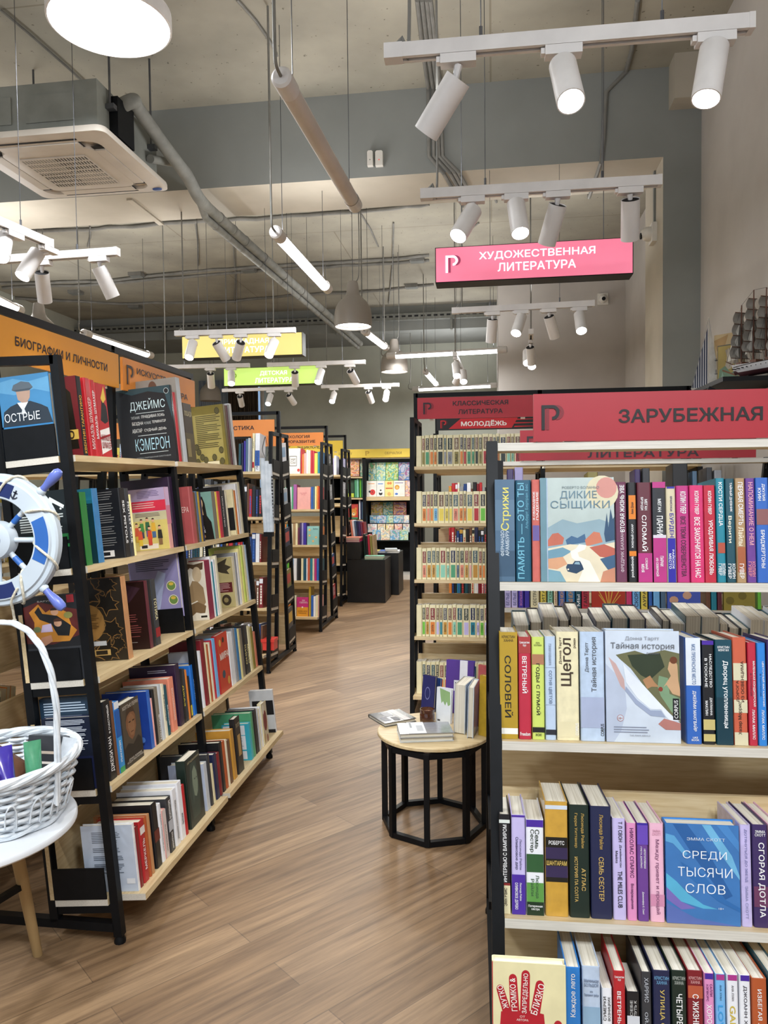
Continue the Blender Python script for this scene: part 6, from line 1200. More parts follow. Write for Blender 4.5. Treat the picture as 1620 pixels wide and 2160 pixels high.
R3(4, [(592, 600, 948, 'charcoal', h_, {}), (601, 633, 946, 'white', h_, D(F=1, t=.02, deco=nisy)), (634, 637, 946, 'red', h_, {}), (637, 641, 958, 'orange', p_, {}), (641, 646, 956, 'blush', p_, {}), (646, 650, 949, 'white', h_, {}), (650, 655, 950, 'ivory', p_, {}), (655, 659, 950, 'red', h_, {}), (659, 663, 951, 'crimson', h_, {}), (663, 670, 956, 'yellow', h_, {}), (670, 674, 953, 'teal', p_, {}), (674, 678, 952, 'steel blue', p_, {})], 'top')
R3(3, [(596, 600, 1030, 'white', p_, {}), (601, 606, 1028, 'mint', p_, {}), (606, 611, 1038, 'lavender', p_, {}), (611, 615, 1027, 'white', h_, {}), (615, 619, 1026, 'green', p_, {}), (619, 626, 1022, 'magenta', h_, D(b=[(0, 1, 'a05a9c')])), (627, 655, 1028, 'blush', h_, D(F=1, t=.02, deco=pinkc)), (656, 660, 1027, 'royal blue', h_, {}), (660, 664, 1027, 'slate blue', p_, {}), (664, 668, 1026, 'pale yellow', p_, {}), (668, 672, 1025, 'orange', p_, {}), (672, 677, 1026, 'red', h_, {})], 'second')
R3(2, [(599, 604, 1106, 'orange', p_, {}), (604, 608, 1106, 'teal', h_, {}), (608, 613, 1104, 'white', p_, {}), (613, 618, 1105, 'ivory', p_, {}), (618, 623, 1104, 'tan', p_, {}), (623, 628, 1104, 'cream', h_, {}), (628, 632, 1113, 'plum', p_, {}), (632, 636, 1103, 'dark violet', h_, {}), (636, 640, 1103, 'lilac', h_, {}), (640, 646, 1103, 'violet', h_, {}), (648, 673, 1110, 'mint', h_, D(F=1, t=.02, deco=choice)), (674, 678, 1110, 'orange', p_, {})], 'third')
R3(1, [(602, 606, 1180, 'green', p_, {}), (606, 610, 1178, 'leaf green', p_, {}), (610, 615, 1186, 'crimson', p_, {}), (615, 619, 1178, 'light blue', p_, {}), (619, 626, 1178, 'white', h_, {}), (626, 630, 1178, 'charcoal', h_, {}), (630, 635, 1178, 'black', h_, {}), (635, 640, 1178, 'cream', p_, {}), (640, 646, 1178, 'deep teal', h_, {}), (646, 649, 1178, 'white', p_, {}), (649, 654, 1177, 'terracotta', h_, {}), (654, 659, 1178, 'teal', p_, {}), (659, 663, 1178, 'ivory', p_, {}), (663, 668, 1179, 'magenta', p_, {}), (668, 673, 1178, 'royal blue', p_, {}), (673, 678, 1178, 'dark teal', h_, {})], 'fourth')
R3(0, [(608, 613, 1256, 'orange', h_, {}), (614, 619, 1256, 'black', h_, {}), (619, 625, 1256, 'ivory', p_, {}), (626, 650, 1260, 'magenta', h_, D(F=1, t=.02, deco=talk)), (651, 656, 1238, 'mustard', h_, {}), (656, 661, 1256, 'royal blue', p_, {}), (661, 666, 1258, 'white', p_, {}), (666, 671, 1256, 'cream', p_, {}), (671, 676, 1256, 'blush', h_, {})], 'bottom')
G3.sign(.72, 1.38, 1.60, 1.715, 'e08a45', [('ПСИХОЛОГИЯ', .61, .7, .41, .22), ('САМОРАЗВИТИЕ', .65, .32, .48, .22)], (.05, .2, .6, 'b8701c'))
ends(G3, [(4, 'black', .13, .17, True, 'black cover in the top end pocket of the third aisle bookcase'), (3, 'grey', .13, .2, True, 'grey cover in the second end pocket of the third aisle bookcase'), (1, 'deep blue', .13, .18, True, 'blue cover in the fourth end pocket of the third aisle bookcase'), (0, 'red', .13, .2, True, 'red cover in the bottom end pocket of the third aisle bookcase')], 'covers in the end pockets of the third aisle bookcase')
G4 = Case('black bookcase under a yellow sign, last before the far wall', (-2.95, 7.6), 0, .09, [.7, .7], c=.345, tall=(2,))
G4.sign(.72, 1.38, 1.60, 1.715, 'd8b83c', [('ЭНЦИКЛОПЕДИИ', .5, .4, .5, .28)], (.05, .2, .6, 'b08a1c'))
ends(G4, [(4, 'lilac', .13, .18, False, 'lilac cover in the top end pocket under the yellow encyclopedia sign'), (3, 'grey', .15, .24, False, 'tall grey cover in the second end pocket under the yellow sign')], 'covers in the end pockets of the yellow-sign bookcase')
filler(G4, 4, .75, 1.36, MIXED, 130, 'top shelf of yellow-sign bookcase', 'the window side', 'books on the yellow-sign bookcase')
# ================================================================== children's wall unit
YW = 9.75
def wx(px): return at_y(px, 1018, YW).x
def wzz(py): return at_y(800, py, YW).z
wu = root('wall_shelving', "tall black shelving with picture books and a yellow header on the far wall", 'shelving', (0, 0, 0))
xl, xm, xr = wx(700), wx(768), wx(885)
for x in (xl, xm, xr): MB().box((x - .022, YW, 0), (x + .022, YW + .45, wzz(964))).build('side_panel', BLACK, wu)
MB().box((xl, YW + .44, 0), (xr, YW + .46, wzz(966))).build('back_panel', BLACK, wu)
MB().box((xl, YW + .02, 0), (xr, YW + .43, .06)).build('plinth', WHITEP, wu)
hd = MB().box((xl - .1, YW - .02, wzz(965)), (xr + .1, YW + .0, wzz(947))).build('header_sign', mat('sign_e6c84a', 'e6c84a', None, .45, 4), wu)
zc_ = (wzz(965) + wzz(947)) / 2
for s, a, b_ in (('В ШКОЛУ', 716, 744), ('ОБУЧАЛКИ', 813, 848)): text(hd, s, T((wx(a) + wx(b_)) / 2, YW - .0215, zc_), wx(b_) - wx(a), .035, '8a6f2a', .012)
logo(hd, T(wx(772), YW - .021, zc_ - .03), .06, 'b08a2a', 'c8a438')
MB().box((xl, YW, wzz(967)), (xr, YW + .1, wzz(965))).build('light_ledge', WOOD, wu)
for py in (1005, 1050, 1097, 1129, 1168): MB().box((xl, YW + .005, wzz(py) - .02), (xm, YW + .43, wzz(py))).build('shelf', WOOD, wu)
tiers = [(1014, .12), (1048, .06), (1088, .22), (1105, .15), (1124, .09), (1140, .03)]
for py, dv in tiers: MB().box((xm, YW + dv - .01, wzz(py) - .014), (xr, YW + dv + .06, wzz(py))).build('display_ledge', WOOD if py == 1048 else BLACK, wu)
MB().box((xm, YW + .03, wzz(1056)), (xr, YW + .045, wzz(1048))).build('ledge_front', WOOD, wu)
PB = 'picture books on the far wall shelving'
def pb(x0, x1, y0, y1, dv, col, lb, pic=None, name='picture_book', lean=.12):
    z = wzz(y1) + .002; o = face_book(name, lb, T(wx(x0), YW + dv, z) @ Matrix.Rotation(-lean, 4, 'X'), wx(x1) - wx(x0) - .004, .012, wzz(y0) - z, col, PB)
    M, W, h = face_frame(o)
    if pic: picture(o, M, W, h, pic)
    else: MB().box((.02 * W, -.0012, .02 * h), (.98 * W, -.0004, .98 * h)).build('cover_picture', ART, o, M, col)
tn = ['top', 'second', 'third', 'fourth', 'fifth', 'lowest']
rows_ = [(tiers[0], 975, [(774, 791, 'green'), (791, 811, 'mint'), (811, 838, 'leaf green'), (838, 862, 'royal blue')]),
 (tiers[2], 1060, [(776, 802, 'mustard'), (802, 824, 'green'), (824, 853, 'red')]), (tiers[3], 1088, [(775, 790, 'sky blue'), (790, 811, 'light blue'), (811, 826, 'mint'), (826, 848, 'sky blue'), (848, 860, 'white')]),
 (tiers[4], 1106, [(772, 792, 'white'), (793, 810, 'ivory'), (811, 828, 'cream'), (829, 846, 'blush'), (847, 862, 'silver')]), (tiers[5], 1118, [(783, 801, 'sky blue'), (801, 821, 'ivory'), (821, 841, 'sky blue'), (841, 860, 'mint')])]
for k, ((py, dv), yt, its) in enumerate(rows_):
    for j, (a, b_, c) in enumerate(its): pb(a, b_, yt, py, dv, c, f'{c} picture book, {ordinal(j + 1)} from the divider, {tn[k + (k > 0)]} display tier on far wall')
if 1:
    py, dv = 1048, .06
    bug = [('e8e4dc', rect(0, 0, 1, 1)), ('c8302c', disc(.62, .28, .26, .7)), ('1a1a1a', disc(.35, .32, .1, .7)), ('1a1a1a', disc(.6, .3, .05, .7)), ('d88a3c', rect(.2, .8, .8, .84))]
    ringt = [('e4e6e2', rect(0, 0, 1, 1)), ('1a1a1a', disc(.5, .2, .24, .5)), ('e8e8e8', disc(.5, .3, .18, .4)), ('1a1a1a', disc(.5, .4, .12, .4)), ('5a8ac8', rect(.15, .78, .8, .84))]
    fly = [('ead88a', rect(0, 0, 1, 1)), ('d8803c', disc(.4, .84, .14, .6)), ('d8803c', disc(.66, .84, .14, .6)), ('c8602c', rect(.1, .48, .9, .56)), ('d8a860', disc(.5, .16, .2, .6))]
    lion = [('ecE8e0'.lower(), rect(0, 0, 1, 1)), ('d89a2c', disc(.3, .58, .22, .7)), ('e8c06a', disc(.3, .56, .12, .7)), ('4a7ac8', disc(.25, .16, .14, .5)), ('5a4a8a', rect(.1, .84, .85, .88))]
    for a, b_, c, p, lb in ((770, 793, 'white', bug, 'white picture book with a red ladybird on the far wall display'), (793, 810, 'silver', ringt, 'pale picture book with a black and white ring toy, far wall display'), (810, 829, 'pale yellow', fly, 'yellow picture book with an orange butterfly on the far wall display'), (829, 853, 'ivory', lion, 'ivory picture book with a small lion on the far wall display'), (853, 870, 'blush', None, 'pink picture book at the end of the pale display tier, far wall')): pb(a, b_, 1014, py, dv, c, lb, p)
bear = [('c8382c', rect(0, 0, 1, 1)), ('d88a2c', disc(.55, .42, .34, .8)), ('d88a2c', disc(.3, .68, .11, .8)), ('d88a2c', disc(.8, .68, .11, .8)), ('f0d8a8', disc(.6, .32, .15, .7)), ('2a1a14', disc(.62, .36, .05, .7)), ('3a8a5a', rect(0, 0, 1, .1))]
pb(728, 757, 968, 1004, .05, 'orange', 'orange picture book, top shelf at the far wall beside the divider'); pb(757, 767, 966, 1004, .08, 'mint', 'narrow pale picture book against the divider, top shelf at far wall')
pb(727, 745, 1010, 1049, .06, 'dark green', 'dark green picture book with a lime base, second shelf at far wall', [('1f4a2c', rect(0, 0, 1, 1)), ('c8d83c', rect(0, 0, 1, .22)), ('a83028', disc(.4, .82, .12, .6))])
pb(729, 753, 1063, 1095, .06, 'red', 'red picture book with a bear face, third shelf at far wall', bear)
def stand(x0, x1, y0, y1, col, lb, dv=.05): 
    z = wzz(y1) + .001; book('hardcover_book', lb, T(wx(x0), YW + dv, z), wx(x1) - wx(x0), .2, wzz(y0) - z, col, 'upright books on the far wall shelving')
for k, (a, b_, y0, c) in enumerate(((746, 751, 1011, 'green'), (751, 755, 1010, 'mint'), (757, 760, 1007, 'leaf green'), (761, 764, 1008, 'green'))): stand(a, b_, y0, 1049, c, f'{c} upright book, {ordinal(k + 1)} of the green spines at far wall')
for k, (a, b_, c) in enumerate(((755, 758, 'white'), (758, 761, 'navy'), (761, 764, 'slate blue'))): stand(a, b_, 1054 + k * 2, 1096, c, f'{c} upright book beside the bear book, far wall shelving')
for k, (a, b_, c) in enumerate(((741, 744, 'tan'), (744, 748, 'olive'), (748, 751, 'cream'), (751, 755, 'green'), (755, 759, 'brown'), (759, 763, 'amber'), (763, 766, 'olive'))): stand(a, b_, 1108 - k, 1128, c, f'{c} upright book, {ordinal(k + 1)} on the fourth shelf at far wall')
# ---- black display plinths with books, before the wall unit
def plinth(label, x0, x1, y0, y1, steps):
    o = root('display_plinth', label, 'display plinth', ((x0 + x1) / 2, y0, 0))
    for nm, a, b_, z0, z1 in steps: MB().box((a - (x0 + x1) / 2, 0, z0 + .004), (b_ - (x0 + x1) / 2, y1 - y0, z1)).build(nm, mat('black_laminate', '111214', '17181b', .4, 12), o)
xa, xb, xc = -1.53, at_y(760, 1160, 7.85).x, at_y(813, 1270, 7.85).x
plinth('black stepped display plinth at the end of the aisle', xa, xc, 7.85, 8.3, [('lower_block', xa, xc, 0, .455), ('upper_block', xa, xb, .455, .64)])
plinth('second black display plinth standing behind the stepped one', -1.5, at_y(841, 1250, 8.4).x, 8.42, 8.85, [('block', -1.5, at_y(841, 1250, 8.4).x, 0, .47)])
PG = 'books on the black display plinths'
def flat(x, y, z, rz, w_, h_, t, col, lb): 
    o = book('hardcover_book', lb, T(x, y, z) @ Matrix.Rotation(rz, 4, 'Z') @ frame((0, 0, 0), (0, 0, 1), (-1, 0, 0), (0, 1, 0)), t, w_, h_, col, PG); return o
z = .641
for k, (c, dx) in enumerate((('hot pink', 0), ('crimson', .01), ('salmon', .004))): flat(xb - .01 + dx * 0, 7.87, z + k * .016, 0, .22, .2, .015, c, f'{c} book lying on the upper black plinth, {ordinal(k + 1)} from below')
for k, c in enumerate(('salmon', 'white', 'slate blue', 'navy', 'dark violet', 'plum', 'dark red')): book('hardcover_book', f'{c} book standing on the upper black plinth, {ordinal(k + 1)} from the bookcases', T(xa + .01 + k * .022, 8.1, z) @ Matrix.Rotation(-.1, 4, 'Y'), .02, .15, .22 - k * .004, c, PG)
z = .456
for k, (c, h_) in enumerate((('dark green', .26), ('black', .24), ('crimson', .25), ('olive', .24), ('tan', .25))): book('hardcover_book', f'{c} book standing on the lower black plinth, {ordinal(k + 1)} from the step', T(xb + .015 + k * .024, 8.0, z) @ Matrix.Rotation(-.05, 4, 'Y'), .022, .19, h_, c, PG)
for k, (c, dx) in enumerate((('green', 0), ('ivory', .0), ('mint', .0))): flat(xc - .02, 7.86, z + k * .013, 0, .2, .12, .012, c, f'{c} picture book lying on the lower black plinth, {ordinal(k + 1)} from below')
z = .471
for k, (c, dx, rz) in enumerate((('yellow', -.22, .5), ('royal blue', -.1, .7), ('white', -.0, .4), ('silver', -.02, .8))): flat(at_y(841, 1250, 8.4).x + dx - (.0), 8.5, z + (.02 if k == 3 else 0), rz * .2, .14, .2, .018, c, f'{c} book lying on the rear black plinth, {ordinal(k + 1)} from the bookcases')
# ================================================================== small round table with notebooks
zt = .345
tc = at_z(917, 1533, zt); cx, cy = -.222, 2.79
tb = root('round_side_table', 'small round maple table on black octagonal legs in the aisle', 'table', (cx, cy, 0))
MB().lathe([(0, zt - .016), (.205, zt - .016), (.211, zt - .012), (.211, zt - .003), (.208, zt), (0, zt)], 64).build('table_top', [mat('maple_top', 'd8c49c', 'c6ae82', .4, 7, stretch=(2, 22, 1))], tb)
vs = [Vector((.185 * math.cos(math.radians(-93 + 45 * k)), -.03 + .185 * math.sin(math.radians(-93 + 45 * k)), 0)) for k in range(8)]
for k in range(8):
    v = vs[k]; r_ = Vector((v.x, v.y + .03, 0)).normalized()
    MB().bar(v + Vector((0, 0, .004)), v + Vector((0, 0, zt - .017)), .019, .019, r_).build('leg', BLACK, tb)
    n_ = vs[(k + 1) % 8]
    MB().bar(v + Vector((0, 0, .012)), n_ + Vector((0, 0, .012)), .019, .018).build('base_rail', BLACK, tb)
    MB().bar(v + Vector((0, 0, zt - .027)), n_ + Vector((0, 0, zt - .027)), .019, .018).build('top_rail', BLACK, tb)
NB = 'notebooks on the small round table'
def nb(label, col, a, b_, ytop, t, lean=.09, pic=None, wrap=True, name='notebook'):
    A, Bq = at_z(*a, zt + .0005), at_z(*b_, zt + .0005); x = (Bq - A); W = x.length; x.normalize(); y = Vector((-x.y, x.x, 0))
    d = dep(A); h = at_d(a[0], ytop, d).z - A.z
    o = face_book(name, label, frame(A, x, y, Vector((0, 0, 1))) @ Matrix.Rotation(-lean, 4, 'X'), W, t, h, col, NB, wrap); M, w_, hh = face_frame(o)
    if pic: picture(o, M, w_, hh, pic)
    return o
def lying(label, col, fl, fr, depth, t, z, pic=None):
    A, Bq = at_z(*fl, z), at_z(*fr, z); x = (Bq - A); W = x.length; x.normalize(); y = Vector((-x.y, x.x, 0))
    # cover upwards, spine along the back
    o = book('notebook', label, frame(A, x, y, Vector((0, 0, 1))) @ frame((0, depth, t), (0, 0, -1), (0, -1, 0), (1, 0, 0)) , t, depth, W, col, NB, True)
    if pic:
        b = MB(); ms = []
        for k, (c, (x0, y0, x1, y1)) in enumerate(pic): ms.append(inkc(c)); b.add([(-.0006 - k * 5e-5, (1 - yy) * depth, xx * W) for xx, yy in ((x0, y0), (x1, y0), (x1, y1), (x0, y1))], [(0, 1, 2, 3)], k)
        b.build('paper_band', ms, o, smooth=False)
    return o
band = [('e4e6ea', (.18, .0, .5, 1)), ('8a8f96', (.22, .5, .26, .95)), ('b8bcc2', (.34, .2, .46, .7))]
lying('grey shrink-wrapped notebook, lower of two lying at the table front', 'silver', (844, 1567), (957, 1563), .125, .016, zt + .0005)
lying('grey shrink-wrapped notebook with white paper band, upper of two on the table', 'grey', (844, 1558), (957, 1554), .125, .016, zt + .017, band)
lying('black and white marbled notebook lying on the small round table', 'charcoal', (812, 1534), (878, 1522), .14, .014, zt + .0005, [('d8d4d0', (.62, 0, .82, 1)), ('7c7c80', (.1, .15, .3, .5)), ('a8a8aa', (.3, .5, .55, .85)), ('54545a', (.38, .1, .56, .4))])
nb('purple notebook with white label band standing at the table back', 'violet', (938, 1502), (996, 1508), 1392, .02, .16, [('4c2a86', rect(0, 0, 1, 1)), ('e4e4ec', rect(.5, 0, .78, 1)), ('d8d8e0', rect(.3, .42, .52, .62)), ('3a3a44', rect(.34, .46, .5, .58))])
nb('dark blue notebook leaning behind the candle jar', 'navy', (888, 1497), (914, 1503), 1423, .014, .12, [('2a2c62', rect(0, 0, 1, 1)), ('7a7cb0', disc(.45, .5, .2, .9)), ('2a2c62', disc(.45, .5, .17, .9))])
nb('second dark blue notebook just behind the first, beside the candle jar', 'deep blue', (908, 1492), (924, 1497), 1428, .012, .12)
nb('white notebook with a green brush stroke beside the candle jar', 'white', (919, 1522), (950, 1528), 1449, .012, .1, [('dfe4ea', rect(0, 0, 1, 1)), ('8fb07a', [(.2, .98), (.9, .9), (.95, .55), (.8, .5), (.7, .62), (.6, .5), (.45, .62), (.35, .55), (.25, .8)]), ('4a4a50', rect(.12, .04, .3, .09))])
nb('thick silver notebook standing with its pages fanned, table middle', 'silver', (977, 1526), (957, 1547), 1424, .042, .03)
nb('pale blue notebook standing beside the fanned silver one', 'pale blue', (996, 1535), (985, 1557), 1430, .022, .03)
nb('olive notebook standing next to the bookcase post', 'mustard', (1008, 1550), (1033, 1556), 1424, .02, .06)
nb('dusty pink notebook peeping out behind the olive one', 'dusty red', (1005, 1532), (1024, 1536), 1402, .014, .06)
P = at_z(901.5, 1524, zt); cj = root('candle_jar', 'small amber glass candle jar on the round table', 'candle', P)
am = mat('amber_glass', '5a2c14', '4a2410', .08, 5, coat=1); am.node_tree.nodes['Principled BSDF'].inputs['Transmission Weight'].default_value = .35
MB().lathe([(0, 0), (.027, 0), (.029, .004), (.029, .034), (.026, .038), (.026, .041), (.028, .042), (.028, .053), (.0255, .053), (.0255, .043), (.0265, .034), (.0265, .004), (0, .003)], 32).build('glass_jar', am, cj)
MB().lathe([(0, .003), (.0255, .003), (.0255, .04), (0, .04)], 24).build('wax', mat('candle_wax', 'c9a07c', 'b98c66', .5, 10), cj)
MB().tube([(0, 0, .04), (0, 0, .047)], .001, 6).build('wick', BLACK, cj)
# ================================================================== white table with the basket
wc = Vector((-1.27, 1.64, 0)); zw = .45
wt = root('white_table', 'round white table on splayed wooden legs under the basket', 'table', wc)
MB().lathe([(0, zw - .018), (.25, zw - .018), (.255, zw - .013), (.255, zw - .004), (.252, zw), (0, zw)], 64).build('table_top', mat('white_table_lacquer', 'e8ebef', 'dfe3e8', .3, 5), wt)
ft = Vector((-1.223, 1.846, 0)) - wc; tp = Vector((-1.238, 1.762, zw - .018)) - wc
for k in range(3):
    R = Matrix.Rotation(2 * math.pi * k / 3, 3, 'Z'); lg = MB().tube([R @ ft, R @ ft.lerp(tp, .5), R @ tp], [.012, .0155, .018], 16).build('leg', mat('oiled_beech', 'b79a6c', 'a5875a', .5, 8, stretch=(1, 1, .1)), wt)
m_ = ft.lerp(tp, .5)
for k in range(3): MB().bar(Matrix.Rotation(2 * math.pi * k / 3, 3, 'Z') @ m_, (0, 0, m_.z), .014, .016).build('brace', BLACK, wt)
for k in range(3): MB().box((-.02, -.02, zw - .03), (.02, .02, zw - .018), Matrix.Rotation(2 * math.pi * k / 3, 4, 'Z') @ T(tp.x, tp.y, 0)).build('leg_mount', BLACK, wt)
# ---- basket
bc = Vector((-1.212, 1.682, zw)); WK = mat('white_wicker', 'e4e9ee', 'c9d2da', .55, 30)
bs_ = root('wicker_basket', 'white woven wicker basket with a tall arched handle', 'basket', bc)
NST = 30; hb = .134
def brad(t): return .146 + .041 * t ** .85
def sway(a): return .012 * math.sin(a + .6) 
wv = MB(); rows_n = 14
for r_ in range(rows_n):
    t = (r_ + .7) / rows_n; pts = []
    for k in range(NST * 4):
        a = 2 * math.pi * k / (NST * 4); off = .0058 * math.cos(a * NST / 2 + math.pi * r_)
        R = brad(t) + off; pts.append((R * math.cos(a), R * .98 * math.sin(a), .008 + hb * t + sway(a) * t))
    wv.tube(pts, .0049, 6, True)
wv.build('weave', WK, bs_)
st_ = MB()
for k in range(NST):
    a = 2 * math.pi * (k + .5) / NST
    st_.tube([(brad(t) * math.cos(a), brad(t) * .98 * math.sin(a), .004 + hb * t + sway(a) * t) for t in (0, .25, .5, .75, 1, 1.06)], .0032, 6)
st_.build('stakes', WK, bs_)
for nm, t0, rr, n_, amp in (('rim', 1.05, .007, 4, .0065), ('foot_ring', .03, .0065, 2, .005)):
    b = MB()
    for j in range(n_):
        pts = []
        for k in range(120):
            a = 2 * math.pi * k / 120; ph = a * 5 + 2 * math.pi * j / n_; R = brad(t0) + amp * math.cos(ph)
            pts.append((R * math.cos(a), R * .98 * math.sin(a), max(.0066, .006 + hb * t0 + sway(a) * t0 + amp * math.sin(ph))))
        b.tube(pts, rr, 7, True)
    b.build(nm, WK, bs_)
MB().lathe([(0, .003), (.145, .003), (.145, .009), (0, .009)], 40).build('bottom', WK, bs_)
hn = MB(); HR = Vector((.182, -.035, .12)); HL = Vector((-.182, .035, .12)); pk = .49
for j in range(3):
    pts = []
    for k in range(61):
        u = k / 60; an = math.pi * u; P = HL.lerp(HR, .5 - .5 * math.cos(an)); P.z = .06 + (pk - .06) * math.sin(an) ** .62 + (0 if 0 < k < 60 else 0); P.x += .055 * math.sin(an); P.y -= .02 * math.sin(an)
        ph = u * 22 + 2 * math.pi * j / 3; P += Vector((.0042 * math.cos(ph), .0042 * math.sin(ph), .0042 * math.sin(ph) * .5)); pts.append(P)
    hn.tube(pts, .0044, 8)
hn.build('handle', WK, bs_)
lp = MB()
for k in range(9):
    a = -2.4 + .32 * k; R = brad(.4) + .0085
    q = [(a - .07, .035), (a - .06, .075), (a, .092), (a + .06, .075), (a + .075, .03)]
    lp.tube(smooth([((brad(z / hb) + .0105) * math.cos(x), (brad(z / hb) + .0105) * .98 * math.sin(x), z) for x, z in q], 4), .002, 6)
lp.build('decorative_loop', WK, bs_)
def squeeze_tube(label, col, base, tip, w_, cap):
    base, tip = Vector(base), Vector(tip); d = tip - base; L = d.length; Z = d.to_track_quat('Z', 'Y').to_matrix().to_4x4()
    o = root('cream_tube', label, 'cosmetic tube', base, 'cosmetics in the wicker basket', T(*base) @ Z); b = MB(); n_ = 20; lay = []
    for z, ry in ((.03, 1), (.06, .97), (L * .7, .5), (L * .92, .12), (L, .06)):
        s = (z - .03) / (L - .03); lay.append(([( (.019 + (w_ - .019) * s) * math.cos(2 * math.pi * k / n_), .019 * ry * math.sin(2 * math.pi * k / n_)) for k in range(n_)], z))
    ring(b, lay[::-1]); b.build('tube_body', WRAP, o, None, col)
    MB().lathe([(0, 0), (.017, 0), (.0185, .003), (.0185, .03), (0, .03)], 20).build('cap', mat('cap_' + cap, PAL.get(cap, cap), None, .35, 8), o)
z0 = zw + .07
squeeze_tube('dark blue cosmetic tube standing on its cap in the basket', 'violet', (-1.12, 1.60, z0), (-1.165, 1.64, zw + .195), .023, 'black')
squeeze_tube('green cosmetic tube behind the dark blue one in the basket', 'green', (-1.115, 1.69, z0), (-1.125, 1.70, zw + .19), .02, 'black')
squeeze_tube('clear pale cosmetic tube near the basket handle', 'silver', (-1.07, 1.72, z0), (-1.06, 1.76, zw + .18), .024, 'charcoal')
def sachet(label, col, M, w_, h_, t):
    o = MB().box((0, 0, 0), (w_, t, h_)).build('cosmetic_box', COVER, None, M, col, smooth=False); tag(o, label, 'box', 'cosmetics in the wicker basket'); picture(o, T(0, 0, 0), w_, h_, [('c8b8a8', rect(.2, .55, .8, .62)), ('e8e0d8', rect(.2, .3, .7, .36))], 'print')
sachet('brown cosmetic box leaning behind the blue tube in the basket', 'brown', T(-1.30, 1.66, z0 - .02) @ Matrix.Rotation(.5, 4, 'Y') @ Matrix.Rotation(-.3, 4, 'X'), .12, .15, .02)
sachet('black and white box lying at the back of the basket', 'charcoal', T(-1.2, 1.78, z0) @ Matrix.Rotation(-.2, 4, 'X'), .11, .1, .025)
sachet('copper coloured box at the basket front edge', 'copper', T(-1.24, 1.57, z0) @ Matrix.Rotation(.3, 4, 'Y'), .07, .11, .02)
tag(MB().lathe([(0, .011), (.12, .012), (.135, .06), (.0, .068)], 28).build('packing_straw', mat('packing_straw', '8a8278', '6a6258', .9, 60, bump=.6), None, T(*bc)), 'grey crumpled paper filling in the wicker basket', 'packing')
# ---- ship's wheel
hc = at_d(-4, 1139, 1.905)
sw = root('ship_wheel', 'white and blue decorative ship wheel wound with rope, hung on the bookcase end', 'ship wheel', hc)
WW = mat('white_wheel_lacquer', 'c6d2dc', 'b8c4d0', .4, 6); BL = mat('wheel_blue', '2f68b8', '2a5fab', .4, 6); NV = mat('wheel_navy', '1c2c66', '182658', .4, 6); LV = mat('handle_lilac_blue', '6677c4', '5e6eba', .3, 6)
RX = Matrix.Rotation(math.pi / 2, 4, 'X')       # lathe axis to -y
def ringm(ri, ro, y0, y1, a0, a1, n_, name, m):
    b = MB(); vs = []
    for k in range(n_ + 1):
        a = math.radians(a0 + (a1 - a0) * k / n_); c, s = math.cos(a), math.sin(a)
        vs += [(ri * c, y0, ri * s), (ro * c, y0, ro * s), (ro * c, y1, ro * s), (ri * c, y1, ri * s)]
    f = [(4 * k + i, 4 * k + (i + 1) % 4, 4 * (k + 1) + (i + 1) % 4, 4 * (k + 1) + i) for k in range(n_) for i in range(4)]
    if a1 - a0 < 360: f += [(0, 1, 2, 3), (4 * n_ + 3, 4 * n_ + 2, 4 * n_ + 1, 4 * n_)]
    return b.add(vs, f).build(name, m, sw)
prof = [(.105, -.012), (.108, -.017), (.150, -.017), (.153, -.012), (.163, -.011), (.167, -.006), (.167, .012), (.163, .016), (.108, .016), (.105, .012), (.105, -.012)]
MB().lathe([(r_, -y) for r_, y in prof], 72, RX).build('rim', WW, sw)
for k in range(4): ringm(.112, .147, -.0178, -.0165, 90 * k - 24, 90 * k + 24, 14, 'painted_panel', BL if k % 2 == 0 else NV)
MB().lathe([(0, .026), (.03, .026), (.046, .02), (.048, .012), (.048, -.012), (.0, -.012)], 40, RX).build('hub', WW, sw)
MB().lathe([(0, .0285), (.022, .028), (.024, .026)], 32, RX).build('hub_cap', NV, sw)
for k in range(8):
    a = math.radians(45 * k); u = Vector((math.cos(a), 0, math.sin(a)))
    s_ = MB().tube([u * .044, u * .107], .0068, 12).build('spoke', WW, sw)
    if k % 2:
        MB().tube([u * .062, u * .086], .0075, 12).build('spoke_sleeve', BL, s_)
        g_ = MB(); pr = [(.166, .0105), (.172, .012), (.178, .0095)]; g_.tube([u * r_ for r_, _ in pr], [x for _, x in pr], 14); hd_ = g_.build('handle_collar', WW, sw)
        pr = [(.178, .0085), (.19, .0088), (.205, .0115), (.222, .0135), (.236, .0125), (.243, .008), (.245, .001)]
        MB().tube([u * r_ for r_, _ in pr], [x for _, x in pr], 16).build('handle', LV, sw)
rp = []
for k in range(8 * 28):
    s = k / 28; a = math.radians(22 + 45 * s); ph = 2 * math.pi * s; rr = .136 + .036 * math.cos(ph); rp.append((rr * math.cos(a), .0005 - .021 * math.sin(ph), rr * math.sin(a)))
RP = mat('cotton_rope', 'ddd8c8', 'b8b2a0', .9, 160)
MB().tube(rp, .0034, 7, True).build('rope', RP, sw)
MB().tube(smooth([(.062, -.02, -.118), (.045, -.02, -.15), (.04, -.008, -.175), (.038, .0, -.20)], 5), .0032, 7).tube([(.038, 0, -.2), (.0385, .0, -.215)], .005, 8).build('rope_end', RP, sw)
e_ = Vector((-1.365, 1.905, 1.60)) - hc; MB().tube(smooth([(-.085, .0, .148), (-.1, .02, .2), (e_.x + .01, e_.y - .02, e_.z - .08), e_, e_ + Vector((0, .03, .012)), e_ + Vector((0, .045, -.01))], 6), .003, 7).build('hanging_rope', RP, sw)
